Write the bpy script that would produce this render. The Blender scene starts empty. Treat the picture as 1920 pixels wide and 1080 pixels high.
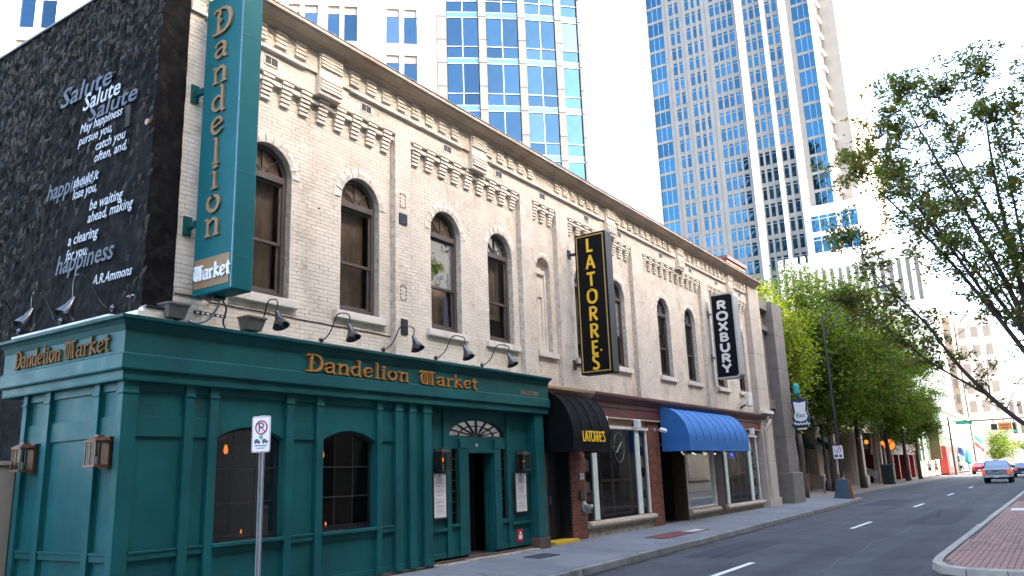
import bpy, bmesh, math, random
from mathutils import Vector, Matrix, noise
from math import sin, cos, pi, radians, sqrt, atan2

rnd = random.Random(7)
scene = bpy.context.scene
col = scene.collection

# ------------------------------------------------------------------ camera
cam_data = bpy.data.cameras.new("camera")
cam = bpy.data.objects.new("camera", cam_data)
col.objects.link(cam)
scene.camera = cam
YAW, PITCH, ROLL = radians(56.664), radians(13.156), radians(-2.0753)
fw = Vector((sin(YAW) * cos(PITCH), cos(YAW) * cos(PITCH), sin(PITCH)))
rt = Vector((cos(YAW), -sin(YAW), 0.0))
up = rt.cross(fw)
r2 = cos(ROLL) * rt + sin(ROLL) * up
u2 = -sin(ROLL) * rt + cos(ROLL) * up
M = Matrix((r2, u2, -fw)).transposed().to_4x4()
M.translation = Vector((0.0, -10.6, 1.75))
cam.matrix_world = M
cam_data.sensor_width = 36.0
cam_data.lens = 36.0 * 1507.4 / 1920.0
cam_data.clip_start = 0.1
cam_data.clip_end = 4000.0

# ------------------------------------------------------------------ sky, sun, exposure
SUN_EL, SUN_AZ = radians(32.0), radians(172.0)      # azimuth from +Y towards +X
world = bpy.data.worlds.new("World")
scene.world = world
world.use_nodes = True
wn = world.node_tree.nodes
wl = world.node_tree.links
wn.clear()
sky = wn.new("ShaderNodeTexSky")
sky.sky_type = 'NISHITA'
sky.sun_disc = False
sky.sun_elevation = SUN_EL
sky.sun_rotation = SUN_AZ
sky.altitude = 200.0
sky.air_density = 1.0
sky.dust_density = 5.0
sky.ozone_density = 1.0
bg = wn.new("ShaderNodeBackground")
bg.inputs["Strength"].default_value = 0.15
wo = wn.new("ShaderNodeOutputWorld")
wl.new(sky.outputs[0], bg.inputs[0])
wl.new(bg.outputs[0], wo.inputs[0])

sun_data = bpy.data.lights.new("sun", 'SUN')
sun_data.energy = 2.0
sun_data.angle = radians(0.5)
sun_data.color = (1.0, 0.93, 0.82)
sun = bpy.data.objects.new("sun", sun_data)
col.objects.link(sun)
sd = Vector((sin(SUN_AZ) * cos(SUN_EL), cos(SUN_AZ) * cos(SUN_EL), sin(SUN_EL)))
sun.rotation_euler = sd.to_track_quat('Z', 'Y').to_euler()
sun.location = (0, -60, 80)

vs = scene.view_settings
vs.view_transform = 'Standard'
vs.look = 'None'
vs.exposure = 3.5
vs.gamma = 1.0
vs.use_curve_mapping = False
scene.cycles.max_bounces = 6
scene.cycles.transparent_max_bounces = 12

# ------------------------------------------------------------------ materials
def nodes_of(name):
    m = bpy.data.materials.new(name)
    m.use_nodes = True
    nt = m.node_tree
    nt.nodes.clear()
    out = nt.nodes.new("ShaderNodeOutputMaterial")
    return m, nt, out

def ramp(nt, fac, stops):
    r = nt.nodes.new("ShaderNodeValToRGB")
    el = r.color_ramp.elements
    while len(el) < len(stops):
        el.new(0.5)
    for e, (p, c) in zip(el, stops):
        e.position = p
        e.color = (c[0], c[1], c[2], 1.0) if not isinstance(c, (int, float)) else (c, c, c, 1.0)
    nt.links.new(fac, r.inputs[0])
    return r.outputs[0]

def noise_tex(nt, scale, detail=4.0, rough=0.6, stretch=None, coord='Object'):
    tc = nt.nodes.new("ShaderNodeTexCoord")
    src = tc.outputs[coord]
    if stretch:
        mp = nt.nodes.new("ShaderNodeMapping")
        mp.inputs["Scale"].default_value = stretch
        nt.links.new(src, mp.inputs[0])
        src = mp.outputs[0]
    n = nt.nodes.new("ShaderNodeTexNoise")
    n.inputs["Scale"].default_value = scale
    n.inputs["Detail"].default_value = detail
    n.inputs["Roughness"].default_value = rough
    nt.links.new(src, n.inputs["Vector"])
    return n.outputs["Fac"]

def mixc(nt, fac, a, b, mode='MIX'):
    mx = nt.nodes.new("ShaderNodeMix")
    mx.data_type = 'RGBA'
    mx.blend_type = mode
    for sock, v in ((mx.inputs[0], fac), (mx.inputs[6], a), (mx.inputs[7], b)):
        if isinstance(v, (int, float)):
            sock.default_value = v
        elif isinstance(v, tuple):
            sock.default_value = (v[0], v[1], v[2], 1.0)
        else:
            nt.links.new(v, sock)
    return mx.outputs[2]

def pmat(name, c, rough=0.6, var=0.12, scale=3.0, bump=0.0, bscale=30.0, metal=0.0, spec=0.5,
         dirt=None, dirt_amt=0.3, dirt_scale=0.9, streak=False, coat=0.0, island=0.0):
    """Principled surface: base colour with mottling, optional stains of their own shape, fine relief."""
    m, nt, out = nodes_of(name)
    p = nt.nodes.new("ShaderNodeBsdfPrincipled")
    nt.links.new(p.outputs[0], out.inputs[0])
    p.inputs["Metallic"].default_value = metal
    p.inputs["Specular IOR Level"].default_value = spec
    p.inputs["Coat Weight"].default_value = coat
    lo = tuple(x * (1 - var) for x in c)
    hi = tuple(min(1, x * (1 + var)) for x in c)
    f = noise_tex(nt, scale)
    colr = ramp(nt, f, [(0.3, lo), (0.7, hi)])
    if island > 0:
        g = nt.nodes.new("ShaderNodeNewGeometry")
        k = ramp(nt, g.outputs["Random Per Island"], [(0.0, 1 - island), (1.0, 1.0)])
        colr = mixc(nt, 1.0, colr, k, 'MULTIPLY')
    if dirt is not None:
        f2 = noise_tex(nt, dirt_scale, 8.0, 0.7, (1.0, 1.0, 0.18) if streak else None)
        k2 = ramp(nt, f2, [(0.52, 0.0), (0.72, dirt_amt)])
        colr = mixc(nt, k2, colr, dirt)
    nt.links.new(colr, p.inputs["Base Color"])
    f3 = noise_tex(nt, scale * 2.3)
    rr = ramp(nt, f3, [(0.25, max(0.02, rough - 0.1)), (0.75, min(1.0, rough + 0.1))])
    nt.links.new(rr, p.inputs["Roughness"])
    if bump > 0:
        b = nt.nodes.new("ShaderNodeBump")
        b.inputs["Strength"].default_value = bump
        b.inputs["Distance"].default_value = 0.02
        nt.links.new(noise_tex(nt, bscale, 5.0), b.inputs["Height"])
        nt.links.new(b.outputs[0], p.inputs["Normal"])
    return m

def glass_mat(name, tint=(0.75, 0.8, 0.8), ior=1.6, wav=0.0, wscale=1.2):
    m, nt, out = nodes_of(name)
    tr = nt.nodes.new("ShaderNodeBsdfTransparent")
    tr.inputs[0].default_value = (*tint, 1)
    gl = nt.nodes.new("ShaderNodeBsdfGlossy")
    gl.inputs["Roughness"].default_value = 0.01
    fr = nt.nodes.new("ShaderNodeFresnel")
    fr.inputs[0].default_value = ior
    mx = nt.nodes.new("ShaderNodeMixShader")
    nt.links.new(fr.outputs[0], mx.inputs[0])
    nt.links.new(tr.outputs[0], mx.inputs[1])
    nt.links.new(gl.outputs[0], mx.inputs[2])
    nt.links.new(mx.outputs[0], out.inputs[0])
    if wav > 0:
        b = nt.nodes.new("ShaderNodeBump")
        b.inputs["Strength"].default_value = wav
        b.inputs["Distance"].default_value = 0.05
        nt.links.new(noise_tex(nt, wscale, 2.0), b.inputs["Height"])
        nt.links.new(b.outputs[0], gl.inputs["Normal"])
        nt.links.new(b.outputs[0], fr.inputs["Normal"])
    return m

def mirror_glass(name, c, rough=0.03, wav=0.05, wscale=0.25, mix=0.75):
    """Coated office glazing: tinted mirror over a dark blue interior."""
    m, nt, out = nodes_of(name)
    gl = nt.nodes.new("ShaderNodeBsdfGlossy")
    gl.inputs["Color"].default_value = (*c, 1)
    gl.inputs["Roughness"].default_value = rough
    oi = nt.nodes.new("ShaderNodeObjectInfo")
    gi = nt.nodes.new("ShaderNodeNewGeometry")
    am = nt.nodes.new("ShaderNodeMath")
    am.operation = 'ADD'
    nt.links.new(oi.outputs["Random"], am.inputs[0])
    nt.links.new(gi.outputs["Random Per Island"], am.inputs[1])
    fr = nt.nodes.new("ShaderNodeMath")
    fr.operation = 'FRACT'
    nt.links.new(am.outputs[0], fr.inputs[0])
    vary = ramp(nt, fr.outputs[0], [(0.0, tuple(x * 0.72 for x in c)), (0.5, c), (0.9, tuple(x * 1.15 for x in c)), (1.0, tuple(min(1, x * 1.15 + 0.03) for x in c))])
    nt.links.new(vary, gl.inputs["Color"])
    df = nt.nodes.new("ShaderNodeBsdfDiffuse")
    df.inputs[0].default_value = (0.004, 0.012, 0.024, 1)
    mx = nt.nodes.new("ShaderNodeMixShader")
    mx.inputs[0].default_value = mix
    nt.links.new(df.outputs[0], mx.inputs[1])
    nt.links.new(gl.outputs[0], mx.inputs[2])
    nt.links.new(mx.outputs[0], out.inputs[0])
    if wav > 0:
        b = nt.nodes.new("ShaderNodeBump")
        b.inputs["Strength"].default_value = wav
        b.inputs["Distance"].default_value = 0.3
        nt.links.new(noise_tex(nt, wscale, 2.0), b.inputs["Height"])
        nt.links.new(b.outputs[0], gl.inputs["Normal"])
    return m

def emit_mat(name, c, s):
    m, nt, out = nodes_of(name)
    e = nt.nodes.new("ShaderNodeEmission")
    e.inputs[0].default_value = (*c, 1)
    e.inputs[1].default_value = s
    nt.links.new(e.outputs[0], out.inputs[0])
    return m

def leaf_mat(name, c1, c2, c3=None, c3_at=0.93):
    m, nt, out = nodes_of(name)
    g = nt.nodes.new("ShaderNodeNewGeometry")
    stops = [(0.0, c1), (0.55, c2)]
    stops += [(c3_at, c2), (min(1.0, c3_at + 0.03), c3)] if c3 else [(0.95, tuple(x * 1.3 for x in c2))]
    colr = ramp(nt, g.outputs["Random Per Island"], stops)
    d = nt.nodes.new("ShaderNodeBsdfPrincipled")
    d.inputs["Roughness"].default_value = 0.5
    d.inputs["Specular IOR Level"].default_value = 0.15
    t = nt.nodes.new("ShaderNodeBsdfTranslucent")
    nt.links.new(colr, d.inputs["Base Color"])
    t2 = mixc(nt, 1.0, colr, (1.3, 1.5, 0.5), 'MULTIPLY')
    nt.links.new(t2, t.inputs[0])
    mx = nt.nodes.new("ShaderNodeMixShader")
    mx.inputs[0].default_value = 0.4
    nt.links.new(d.outputs[0], mx.inputs[1])
    nt.links.new(t.outputs[0], mx.inputs[2])
    nt.links.new(mx.outputs[0], out.inputs[0])
    return m

MT = {}
MT['cream'] = pmat('cream_paint', (0.70, 0.61, 0.495), 0.62, 0.11, 1.4, 0.25, 55, dirt=(0.34, 0.25, 0.16), dirt_amt=0.75, dirt_scale=1.7, island=0.08)
MT['cream_trim'] = pmat('cream_trim_paint', (0.68, 0.61, 0.52), 0.55, 0.08, 3, 0.3, 40, dirt=(0.32, 0.22, 0.14), dirt_amt=0.6, dirt_scale=2.2)
MT['mortar'] = pmat('painted_mortar', (0.55, 0.48, 0.39), 0.85, 0.3, 9, 0.4, 60, dirt=(0.2, 0.15, 0.1), dirt_amt=0.7, dirt_scale=6)
MT['rock'] = pmat('painted_rubble_stone', (0.68, 0.60, 0.50), 0.7, 0.15, 6, 0.9, 14, dirt=(0.38, 0.24, 0.13), dirt_amt=0.55, dirt_scale=5)
MT['cornice'] = pmat('weathered_metal_cornice', (0.42, 0.335, 0.25), 0.55, 0.2, 1.2, 0.2, 20, dirt=(0.32, 0.13, 0.05), dirt_amt=0.8, dirt_scale=0.7)
MT['teal'] = pmat('teal_paint', (0.005, 0.078, 0.076), 0.5, 0.24, 1.1, 0.15, 28, spec=0.25, dirt=(0.016, 0.05, 0.046), dirt_amt=0.7, dirt_scale=1.6, streak=True)
MT['teal_sign'] = pmat('teal_sign_enamel', (0.002, 0.100, 0.108), 0.5, 0.08, 1.0, spec=0.2)
MT['gold'] = pmat('gold_letter_paint', (0.36, 0.165, 0.04), 0.55, 0.15, 8, spec=0.2)
MT['lump'] = pmat('trowelled_render_lump', (0.060, 0.052, 0.043), 0.6, 0.4, 5, 0.4, 30, spec=0.1, island=0.85)  # real lumps, their glints put in as a lighter brown
MT['lampblack'] = pmat('glossy_black_lamp_enamel', (0.012, 0.012, 0.014), 0.22, 0.2, 6, spec=0.9)
MT['gold_dull'] = pmat('darker_gold_paint', (0.17, 0.085, 0.028), 0.65, 0.2, 8, spec=0.1)  # darker gold for the letters on the left face
MT['fanboard'] = pmat('tan_fanlight_board', (0.46, 0.36, 0.27), 0.8, 0.2, 3)
MT['palewood'] = pmat('pale_green_mullion_paint', (0.62, 0.68, 0.60), 0.5, 0.08, 4)
MT['tan'] = pmat('tan_letter_paint', (0.26, 0.15, 0.065), 0.5, 0.12, 6)
MT['white'] = pmat('white_paint', (0.78, 0.78, 0.77), 0.5, 0.05, 4)
MT['offwhite'] = pmat('aged_white_paint', (0.66, 0.63, 0.57), 0.5, 0.12, 4, dirt=(0.3, 0.24, 0.18), dirt_amt=0.4, dirt_scale=3)
MT['mural'] = pmat('black_mural_render', (0.0105, 0.0098, 0.0096), 0.7, 0.5, 3.5, 0.6, 12, spec=0.02, dirt=(0.05, 0.044, 0.038), dirt_amt=0.5, dirt_scale=3.6)  # paler mottling also carries the glints of the rough render
MT['bluegrey'] = pmat('blue_grey_mural_paint', (0.034, 0.040, 0.060), 0.6, 0.25, 12)
MT['mural_white'] = pmat('white_mural_paint', (0.40, 0.41, 0.43), 0.6, 0.2, 12, dirt=(0.03, 0.03, 0.033), dirt_amt=0.75, dirt_scale=14)
MT['winframe'] = pmat('brown_window_frame', (0.085, 0.062, 0.052), 0.5, 0.2, 6, 0.1, 40)
MT['winglass'] = glass_mat('dusty_sash_glass', (0.74, 0.70, 0.66), 1.30, 0.10, 1.5)
MT['blind'] = pmat('dusty_window_blind', (0.38, 0.31, 0.255), 0.8, 0.4, 1.3)
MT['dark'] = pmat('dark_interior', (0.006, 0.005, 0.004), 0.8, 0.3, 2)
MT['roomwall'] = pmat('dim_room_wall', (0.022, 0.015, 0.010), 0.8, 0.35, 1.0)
MT['wood'] = pmat('varnished_wood', (0.36, 0.18, 0.08), 0.45, 0.25, 5, 0.1, 25)
MT['darkwood'] = pmat('dark_wood', (0.05, 0.026, 0.015), 0.45, 0.25, 5)
MT['shopglass'] = glass_mat('shop_window_glass', (0.92, 0.94, 0.93), 1.62, 0.03, 0.6)
MT['pubglass'] = glass_mat('pub_window_glass', (0.7, 0.7, 0.68), 1.50, 0.04, 0.8)
MT['black_metal'] = pmat('black_painted_metal', (0.014, 0.014, 0.016), 0.38, 0.25, 10, spec=0.6)
MT['dark_frame'] = pmat('dark_bronze_frame', (0.03, 0.024, 0.02), 0.4, 0.2, 8)
MT['copper'] = pmat('aged_copper', (0.19, 0.085, 0.05), 0.4, 0.3, 12, metal=0.55)
MT['greybox'] = pmat('grey_floodlight_metal', (0.15, 0.135, 0.12), 0.5, 0.15, 8)
MT['steel'] = pmat('galvanised_steel', (0.42, 0.43, 0.44), 0.42, 0.15, 14, metal=0.7)
MT['brick_red'] = pmat('red_brick', (0.25, 0.08, 0.045), 0.9, 0.2, 4, 0.3, 70, island=0.45)
MT['redmortar'] = pmat('brick_mortar', (0.19, 0.13, 0.10), 0.9, 0.2, 8)
MT['maroon'] = pmat('maroon_fascia_paint', (0.105, 0.028, 0.021), 0.5, 0.15, 2, dirt=(0.10, 0.03, 0.025), dirt_amt=0.5)
MT['tanfascia'] = pmat('tan_fascia_paint', (0.40, 0.27, 0.165), 0.5, 0.15, 2)
MT['stonesill'] = pmat('sandstone_sill', (0.42, 0.33, 0.24), 0.75, 0.15, 5, 0.4, 40, dirt=(0.15, 0.11, 0.08), dirt_amt=0.5, dirt_scale=4)
MT['rubble'] = pmat('old_stone_step', (0.30, 0.26, 0.20), 0.85, 0.35, 5, 0.9, 18, dirt=(0.06, 0.05, 0.04), dirt_amt=0.8, dirt_scale=4)
MT['brownplinth'] = pmat('brown_painted_plinth', (0.085, 0.05, 0.036), 0.7, 0.25, 4, 0.3, 25)
MT['blackcloth'] = pmat('black_canvas', (0.0045, 0.0045, 0.0055), 0.8, 0.2, 3, 0.2, 90, spec=0.1)
MT['bluecloth'] = pmat('blue_canvas', (0.026, 0.135, 0.37), 0.75, 0.12, 2, 0.2, 90, spec=0.35)
MT['greencloth'] = pmat('dark_green_canvas', (0.012, 0.03, 0.025), 0.7, 0.2, 3)
MT['yellow_paint'] = pmat('yellow_step_paint', (0.62, 0.38, 0.02), 0.6, 0.15, 10)
MT['sign_yellow'] = pmat('yellow_sign_letter', (0.80, 0.47, 0.015), 0.45, 0.08, 10)
MT['sign_black'] = pmat('black_sign_enamel', (0.004, 0.0045, 0.006), 0.5, 0.2, 3, spec=0.12)
MT['signgold'] = pmat('gold_sign_border', (0.36, 0.235, 0.06), 0.45, 0.15, 6)
MT['signgrey'] = pmat('brushed_sign_return', (0.30, 0.28, 0.26), 0.4, 0.12, 3, metal=0.2)
MT['paper'] = pmat('menu_paper', (0.70, 0.66, 0.61), 0.8, 0.05, 6)
MT['ink'] = pmat('printed_ink', (0.10, 0.09, 0.085), 0.8, 0.2, 30)
MT['red_enamel'] = pmat('red_enamel', (0.50, 0.012, 0.02), 0.3, 0.1, 6)
MT['asphalt'] = pmat('asphalt', (0.052, 0.059, 0.070), 0.85, 0.22, 0.55, 0.35, 60, dirt=(0.035, 0.038, 0.045), dirt_amt=0.6, dirt_scale=0.35)
MT['ground'] = pmat('far_ground', (0.10, 0.10, 0.095), 0.9, 0.2, 0.05)
MT['walk'] = pmat('concrete_pavement', (0.165, 0.172, 0.180), 0.9, 0.2, 0.9, 0.35, 45, dirt=(0.10, 0.107, 0.117), dirt_amt=0.65, dirt_scale=0.8)
MT['walk_far'] = pmat('brown_pavement', (0.17, 0.14, 0.115), 0.85, 0.2, 0.9, 0.3, 30)
MT['kerb'] = pmat('granite_kerb', (0.19, 0.175, 0.155), 0.8, 0.3, 2.5, 0.5, 40, dirt=(0.05, 0.045, 0.04), dirt_amt=0.75, dirt_scale=1.6)
MT['kerb_light'] = pmat('concrete_kerb', (0.42, 0.37, 0.30), 0.8, 0.15, 2.5, 0.3, 40, dirt=(0.2, 0.17, 0.13), dirt_amt=0.6, dirt_scale=1.6)
MT['paver'] = pmat('clay_paver', (0.42, 0.225, 0.17), 0.8, 0.12, 3, 0.3, 70, island=0.35)
MT['paverjoint'] = pmat('paver_joint_sand', (0.13, 0.085, 0.065), 0.9, 0.2, 8)
MT['roadpaint'] = pmat('worn_road_paint', (0.74, 0.74, 0.72), 0.7, 0.06, 10, dirt=(0.12, 0.12, 0.125), dirt_amt=0.8, dirt_scale=7)
MT['iron'] = pmat('cast_iron_cover', (0.05, 0.05, 0.052), 0.6, 0.3, 12, metal=0.3)
MT['greystone'] = pmat('grey_granite_wall', (0.17, 0.145, 0.12), 0.7, 0.18, 2.5, 0.25, 45, dirt=(0.08, 0.065, 0.055), dirt_amt=0.6, dirt_scale=1.2, streak=True)
MT['creamstone'] = pmat('cream_limestone', (0.47, 0.40, 0.32), 0.7, 0.12, 2.5, 0.25, 45, dirt=(0.25, 0.2, 0.15), dirt_amt=0.5, dirt_scale=1.2, streak=True)
MT['tower_white'] = pmat('tower_white_panel', (0.66, 0.64, 0.60), 0.6, 0.06, 0.3)
MT['tower_stone'] = pmat('tower_pale_granite', (0.205, 0.195, 0.178), 0.65, 0.08, 0.4, 0.1, 8, spec=0.3)
MT['tower_grey'] = pmat('tower_grey_granite', (0.155, 0.152, 0.145), 0.65, 0.1, 0.6, 0.15, 8, spec=0.3)
MT['tower_band'] = pmat('tower_teal_spandrel', (0.045, 0.16, 0.21), 0.25, 0.1, 0.5)
MT['mullion'] = pmat('pale_mullion', (0.34, 0.39, 0.42), 0.4, 0.05, 1.0)
MT['blueglass'] = mirror_glass('blue_office_glass', (0.033, 0.070, 0.112), 0.03, 0.12, 0.35, 0.85)
MT['blueglass2'] = mirror_glass('blue_tower_glass', (0.042, 0.112, 0.168), 0.03, 0.10, 0.3, 0.9)
MT['farwhite'] = pmat('far_white_wall', (0.42, 0.40, 0.38), 0.7, 0.05, 0.2)
MT['fartan'] = pmat('far_tan_wall', (0.27, 0.21, 0.15), 0.7, 0.08, 0.2)
MT['farwin'] = pmat('far_window', (0.10, 0.085, 0.085), 0.25, 0.2, 0.5)
MT['palegreen'] = pmat('pale_green_render', (0.30, 0.36, 0.27), 0.7, 0.12, 0.8)
MT['greengrey'] = pmat('green_grey_render', (0.26, 0.29, 0.23), 0.7, 0.12, 0.8)
MT['brownband'] = pmat('brown_shop_band', (0.13, 0.075, 0.055), 0.6, 0.15, 2)
MT['rustwall'] = pmat('brown_brick_wall', (0.19, 0.085, 0.06), 0.8, 0.2, 1.0, 0.2, 12)
MT['beige'] = pmat('beige_render', (0.34, 0.29, 0.22), 0.75, 0.1, 0.5)
MT['bark'] = pmat('tree_bark', (0.085, 0.066, 0.05), 0.9, 0.3, 5, 0.8, 22)
MT['bark_dark'] = pmat('dark_tree_bark', (0.055, 0.04, 0.033), 0.9, 0.3, 5, 0.8, 22)
MT['leaf'] = leaf_mat('street_tree_leaf', (0.030, 0.062, 0.008), (0.108, 0.148, 0.016), (0.30, 0.16, 0.01), 0.990)
MT['leaf_lime'] = leaf_mat('lime_tree_leaf', (0.065, 0.100, 0.008), (0.19, 0.205, 0.022))
MT['leaf_oak'] = leaf_mat('oak_leaf', (0.055, 0.082, 0.024), (0.15, 0.175, 0.040), (0.32, 0.16, 0.04), 0.84)
MT['bulb'] = emit_mat('warm_bulb', (1.0, 0.22, 0.03), 0.16)
MT['candle'] = emit_mat('candle_flame', (1.0, 0.25, 0.03), 0.12)
MT['lampglow'] = emit_mat('entrance_lamp_glow', (1.0, 0.28, 0.04), 0.13)
MT['tail'] = emit_mat('lit_tail_lamp', (1.0, 0.10, 0.03), 0.12)
MT['greenlight'] = emit_mat('green_signal', (0.05, 0.8, 0.45), 0.10)
MT['bluescreen'] = emit_mat('blue_neon_sign', (0.06, 0.13, 1.0), 0.13)
MT['fairy'] = emit_mat('fairy_light', (1.0, 0.85, 0.65), 0.12)
MT['redpaint'] = pmat('red_gloss_paint', (0.22, 0.012, 0.014), 0.4, 0.12, 2)
MT['brownred'] = pmat('dull_red_panel', (0.17, 0.03, 0.022), 0.6, 0.2, 3)
MT['carsilver'] = pmat('silver_grey_car_paint', (0.22, 0.24, 0.27), 0.28, 0.04, 1, metal=0.5, coat=0.5)
MT['cardark'] = pmat('dark_blue_car_paint', (0.04, 0.055, 0.09), 0.25, 0.05, 1, metal=0.3, coat=0.6)
MT['carred'] = pmat('dark_red_car_paint', (0.16, 0.015, 0.02), 0.25, 0.05, 1, coat=0.6)
MT['carwhite'] = pmat('white_car_paint', (0.62, 0.62, 0.6), 0.3, 0.03, 1, coat=0.5)
MT['carglass'] = mirror_glass('car_glass', (0.5, 0.55, 0.6), 0.03, 0, 1, 0.35)
MT['tyre'] = pmat('tyre_rubber', (0.012, 0.012, 0.012), 0.85, 0.2, 8)
MT['skin'] = pmat('skin', (0.42, 0.23, 0.155), 0.55, 0.08, 8)
MT['hair'] = pmat('brown_hair', (0.05, 0.03, 0.02), 0.6, 0.2, 12)
MT['shirt_white'] = pmat('white_shirt', (0.70, 0.70, 0.73), 0.85, 0.06, 5)
MT['shirt_pale'] = pmat('pale_yellow_shirt', (0.62, 0.56, 0.40), 0.85, 0.06, 5)
MT['shorts'] = pmat('khaki_shorts', (0.24, 0.20, 0.12), 0.85, 0.1, 5)
MT['orange_cloth'] = pmat('orange_cloth', (0.62, 0.17, 0.05), 0.8, 0.1, 5)
MT['dark_cloth'] = pmat('dark_trousers', (0.03, 0.03, 0.035), 0.85, 0.2, 5)
MT['globe'] = pmat('frosted_lamp_globe', (0.46, 0.38, 0.25), 0.3, 0.1, 6)
MT['banner'] = pmat('bronze_banner', (0.07, 0.046, 0.014), 0.5, 0.3, 1.5)
MT['banner_letter'] = pmat('gold_banner_letter', (0.58, 0.37, 0.05), 0.5, 0.15, 3)
MT['streetgreen'] = pmat('green_street_sign', (0.01, 0.21, 0.12), 0.4, 0.08, 3)
MT['orange'] = pmat('orange_work_sign', (0.72, 0.26, 0.03), 0.5, 0.12, 2)
MT['flagblue'] = pmat('blue_flag_cloth', (0.03, 0.08, 0.25), 0.8, 0.1, 3)
MT['flagteal'] = pmat('teal_flag_cloth', (0.03, 0.33, 0.28), 0.8, 0.1, 3)
MT['flagred'] = pmat('red_stripe_cloth', (0.45, 0.05, 0.06), 0.8, 0.1, 3)
MT['bin_green'] = pmat('dark_green_bin', (0.008, 0.022, 0.018), 0.45, 0.2, 5)
MT['navy'] = pmat('navy_board', (0.015, 0.035, 0.055), 0.5, 0.15, 4)
MT['roofgravel'] = pmat('flat_roof', (0.20, 0.19, 0.18), 0.9, 0.2, 2)
MT['slate'] = pmat('lead_roof_flashing', (0.40, 0.41, 0.42), 0.55, 0.15, 3)

def paving_mat(name, c, rough, streak, crack_scale, speck=0.18, blot=0.35):
    """road or pavement surface: long wheel streaks, fine aggregate, blotches, hair cracks"""
    m, nt, out = nodes_of(name)
    p = nt.nodes.new("ShaderNodeBsdfPrincipled")
    nt.links.new(p.outputs[0], out.inputs[0])
    p.inputs["Roughness"].default_value = rough
    p.inputs["Specular IOR Level"].default_value = 0.3
    big = ramp(nt, noise_tex(nt, 0.55, 6.0, 0.65), [(0.3, tuple(x * (1 - blot * 0.6) for x in c)), (0.7, tuple(x * (1 + blot * 0.5) for x in c))])
    st = ramp(nt, noise_tex(nt, 1.0, 5.0, 0.65, (0.05, 1.1, 1.0)), [(0.32, 1.0 - streak), (0.68, 1.0)])
    colr = mixc(nt, 1.0, big, st, 'MULTIPLY')
    sp = ramp(nt, noise_tex(nt, 90.0, 2.0, 0.7), [(0.3, 1.0 - speck), (0.7, 1.0)])
    colr = mixc(nt, 1.0, colr, sp, 'MULTIPLY')
    stain = ramp(nt, noise_tex(nt, 1.7, 7.0, 0.72), [(0.60, 0.0), (0.72, 0.55)])
    colr = mixc(nt, stain, colr, tuple(x * 0.45 for x in c))
    tc = nt.nodes.new("ShaderNodeTexCoord")
    vo = nt.nodes.new("ShaderNodeTexVoronoi")
    vo.feature = 'DISTANCE_TO_EDGE'
    vo.inputs["Scale"].default_value = crack_scale
    wob = nt.nodes.new("ShaderNodeVectorMath")
    wob.operation = 'ADD'
    nz = nt.nodes.new("ShaderNodeTexNoise")
    nz.inputs["Scale"].default_value = 2.5
    nz.inputs["Detail"].default_value = 5.0
    nt.links.new(tc.outputs["Object"], nz.inputs["Vector"])
    nt.links.new(tc.outputs["Object"], wob.inputs[0])
    nt.links.new(nz.outputs["Color"], wob.inputs[1])
    nt.links.new(wob.outputs[0], vo.inputs["Vector"])
    cr = ramp(nt, vo.outputs["Distance"], [(0.0, 1.0), (0.012, 0.0)])
    msk = ramp(nt, noise_tex(nt, 0.35, 3.0), [(0.50, 0.0), (0.60, 0.8)])
    k = mixc(nt, 1.0, cr, msk, 'MULTIPLY')
    colr = mixc(nt, k, colr, tuple(x * 0.25 for x in c))
    nt.links.new(colr, p.inputs["Base Color"])
    b = nt.nodes.new("ShaderNodeBump")
    b.inputs["Strength"].default_value = 0.4
    b.inputs["Distance"].default_value = 0.01
    nt.links.new(noise_tex(nt, 70.0, 3.0), b.inputs["Height"])
    nt.links.new(b.outputs[0], p.inputs["Normal"])
    return m
MT['asphalt'] = paving_mat('asphalt', (0.084, 0.087, 0.092), 0.85, 0.42, 0.30, 0.22, 0.5)
MT['asphalt_patch'] = paving_mat('newer_asphalt_patch', (0.042, 0.046, 0.052), 0.85, 0.15, 0.5)
MT['walk'] = paving_mat('concrete_pavement', (0.19, 0.198, 0.207), 0.9, 0.12, 0.45, 0.15, 0.4)
MT['dark_line'] = paving_mat('dark_paving_line', (0.028, 0.027, 0.025), 0.9, 0.4, 1.0)
MT['dryleaf'] = leaf_mat('dry_fallen_leaf', (0.10, 0.055, 0.02), (0.22, 0.13, 0.05))

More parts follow.
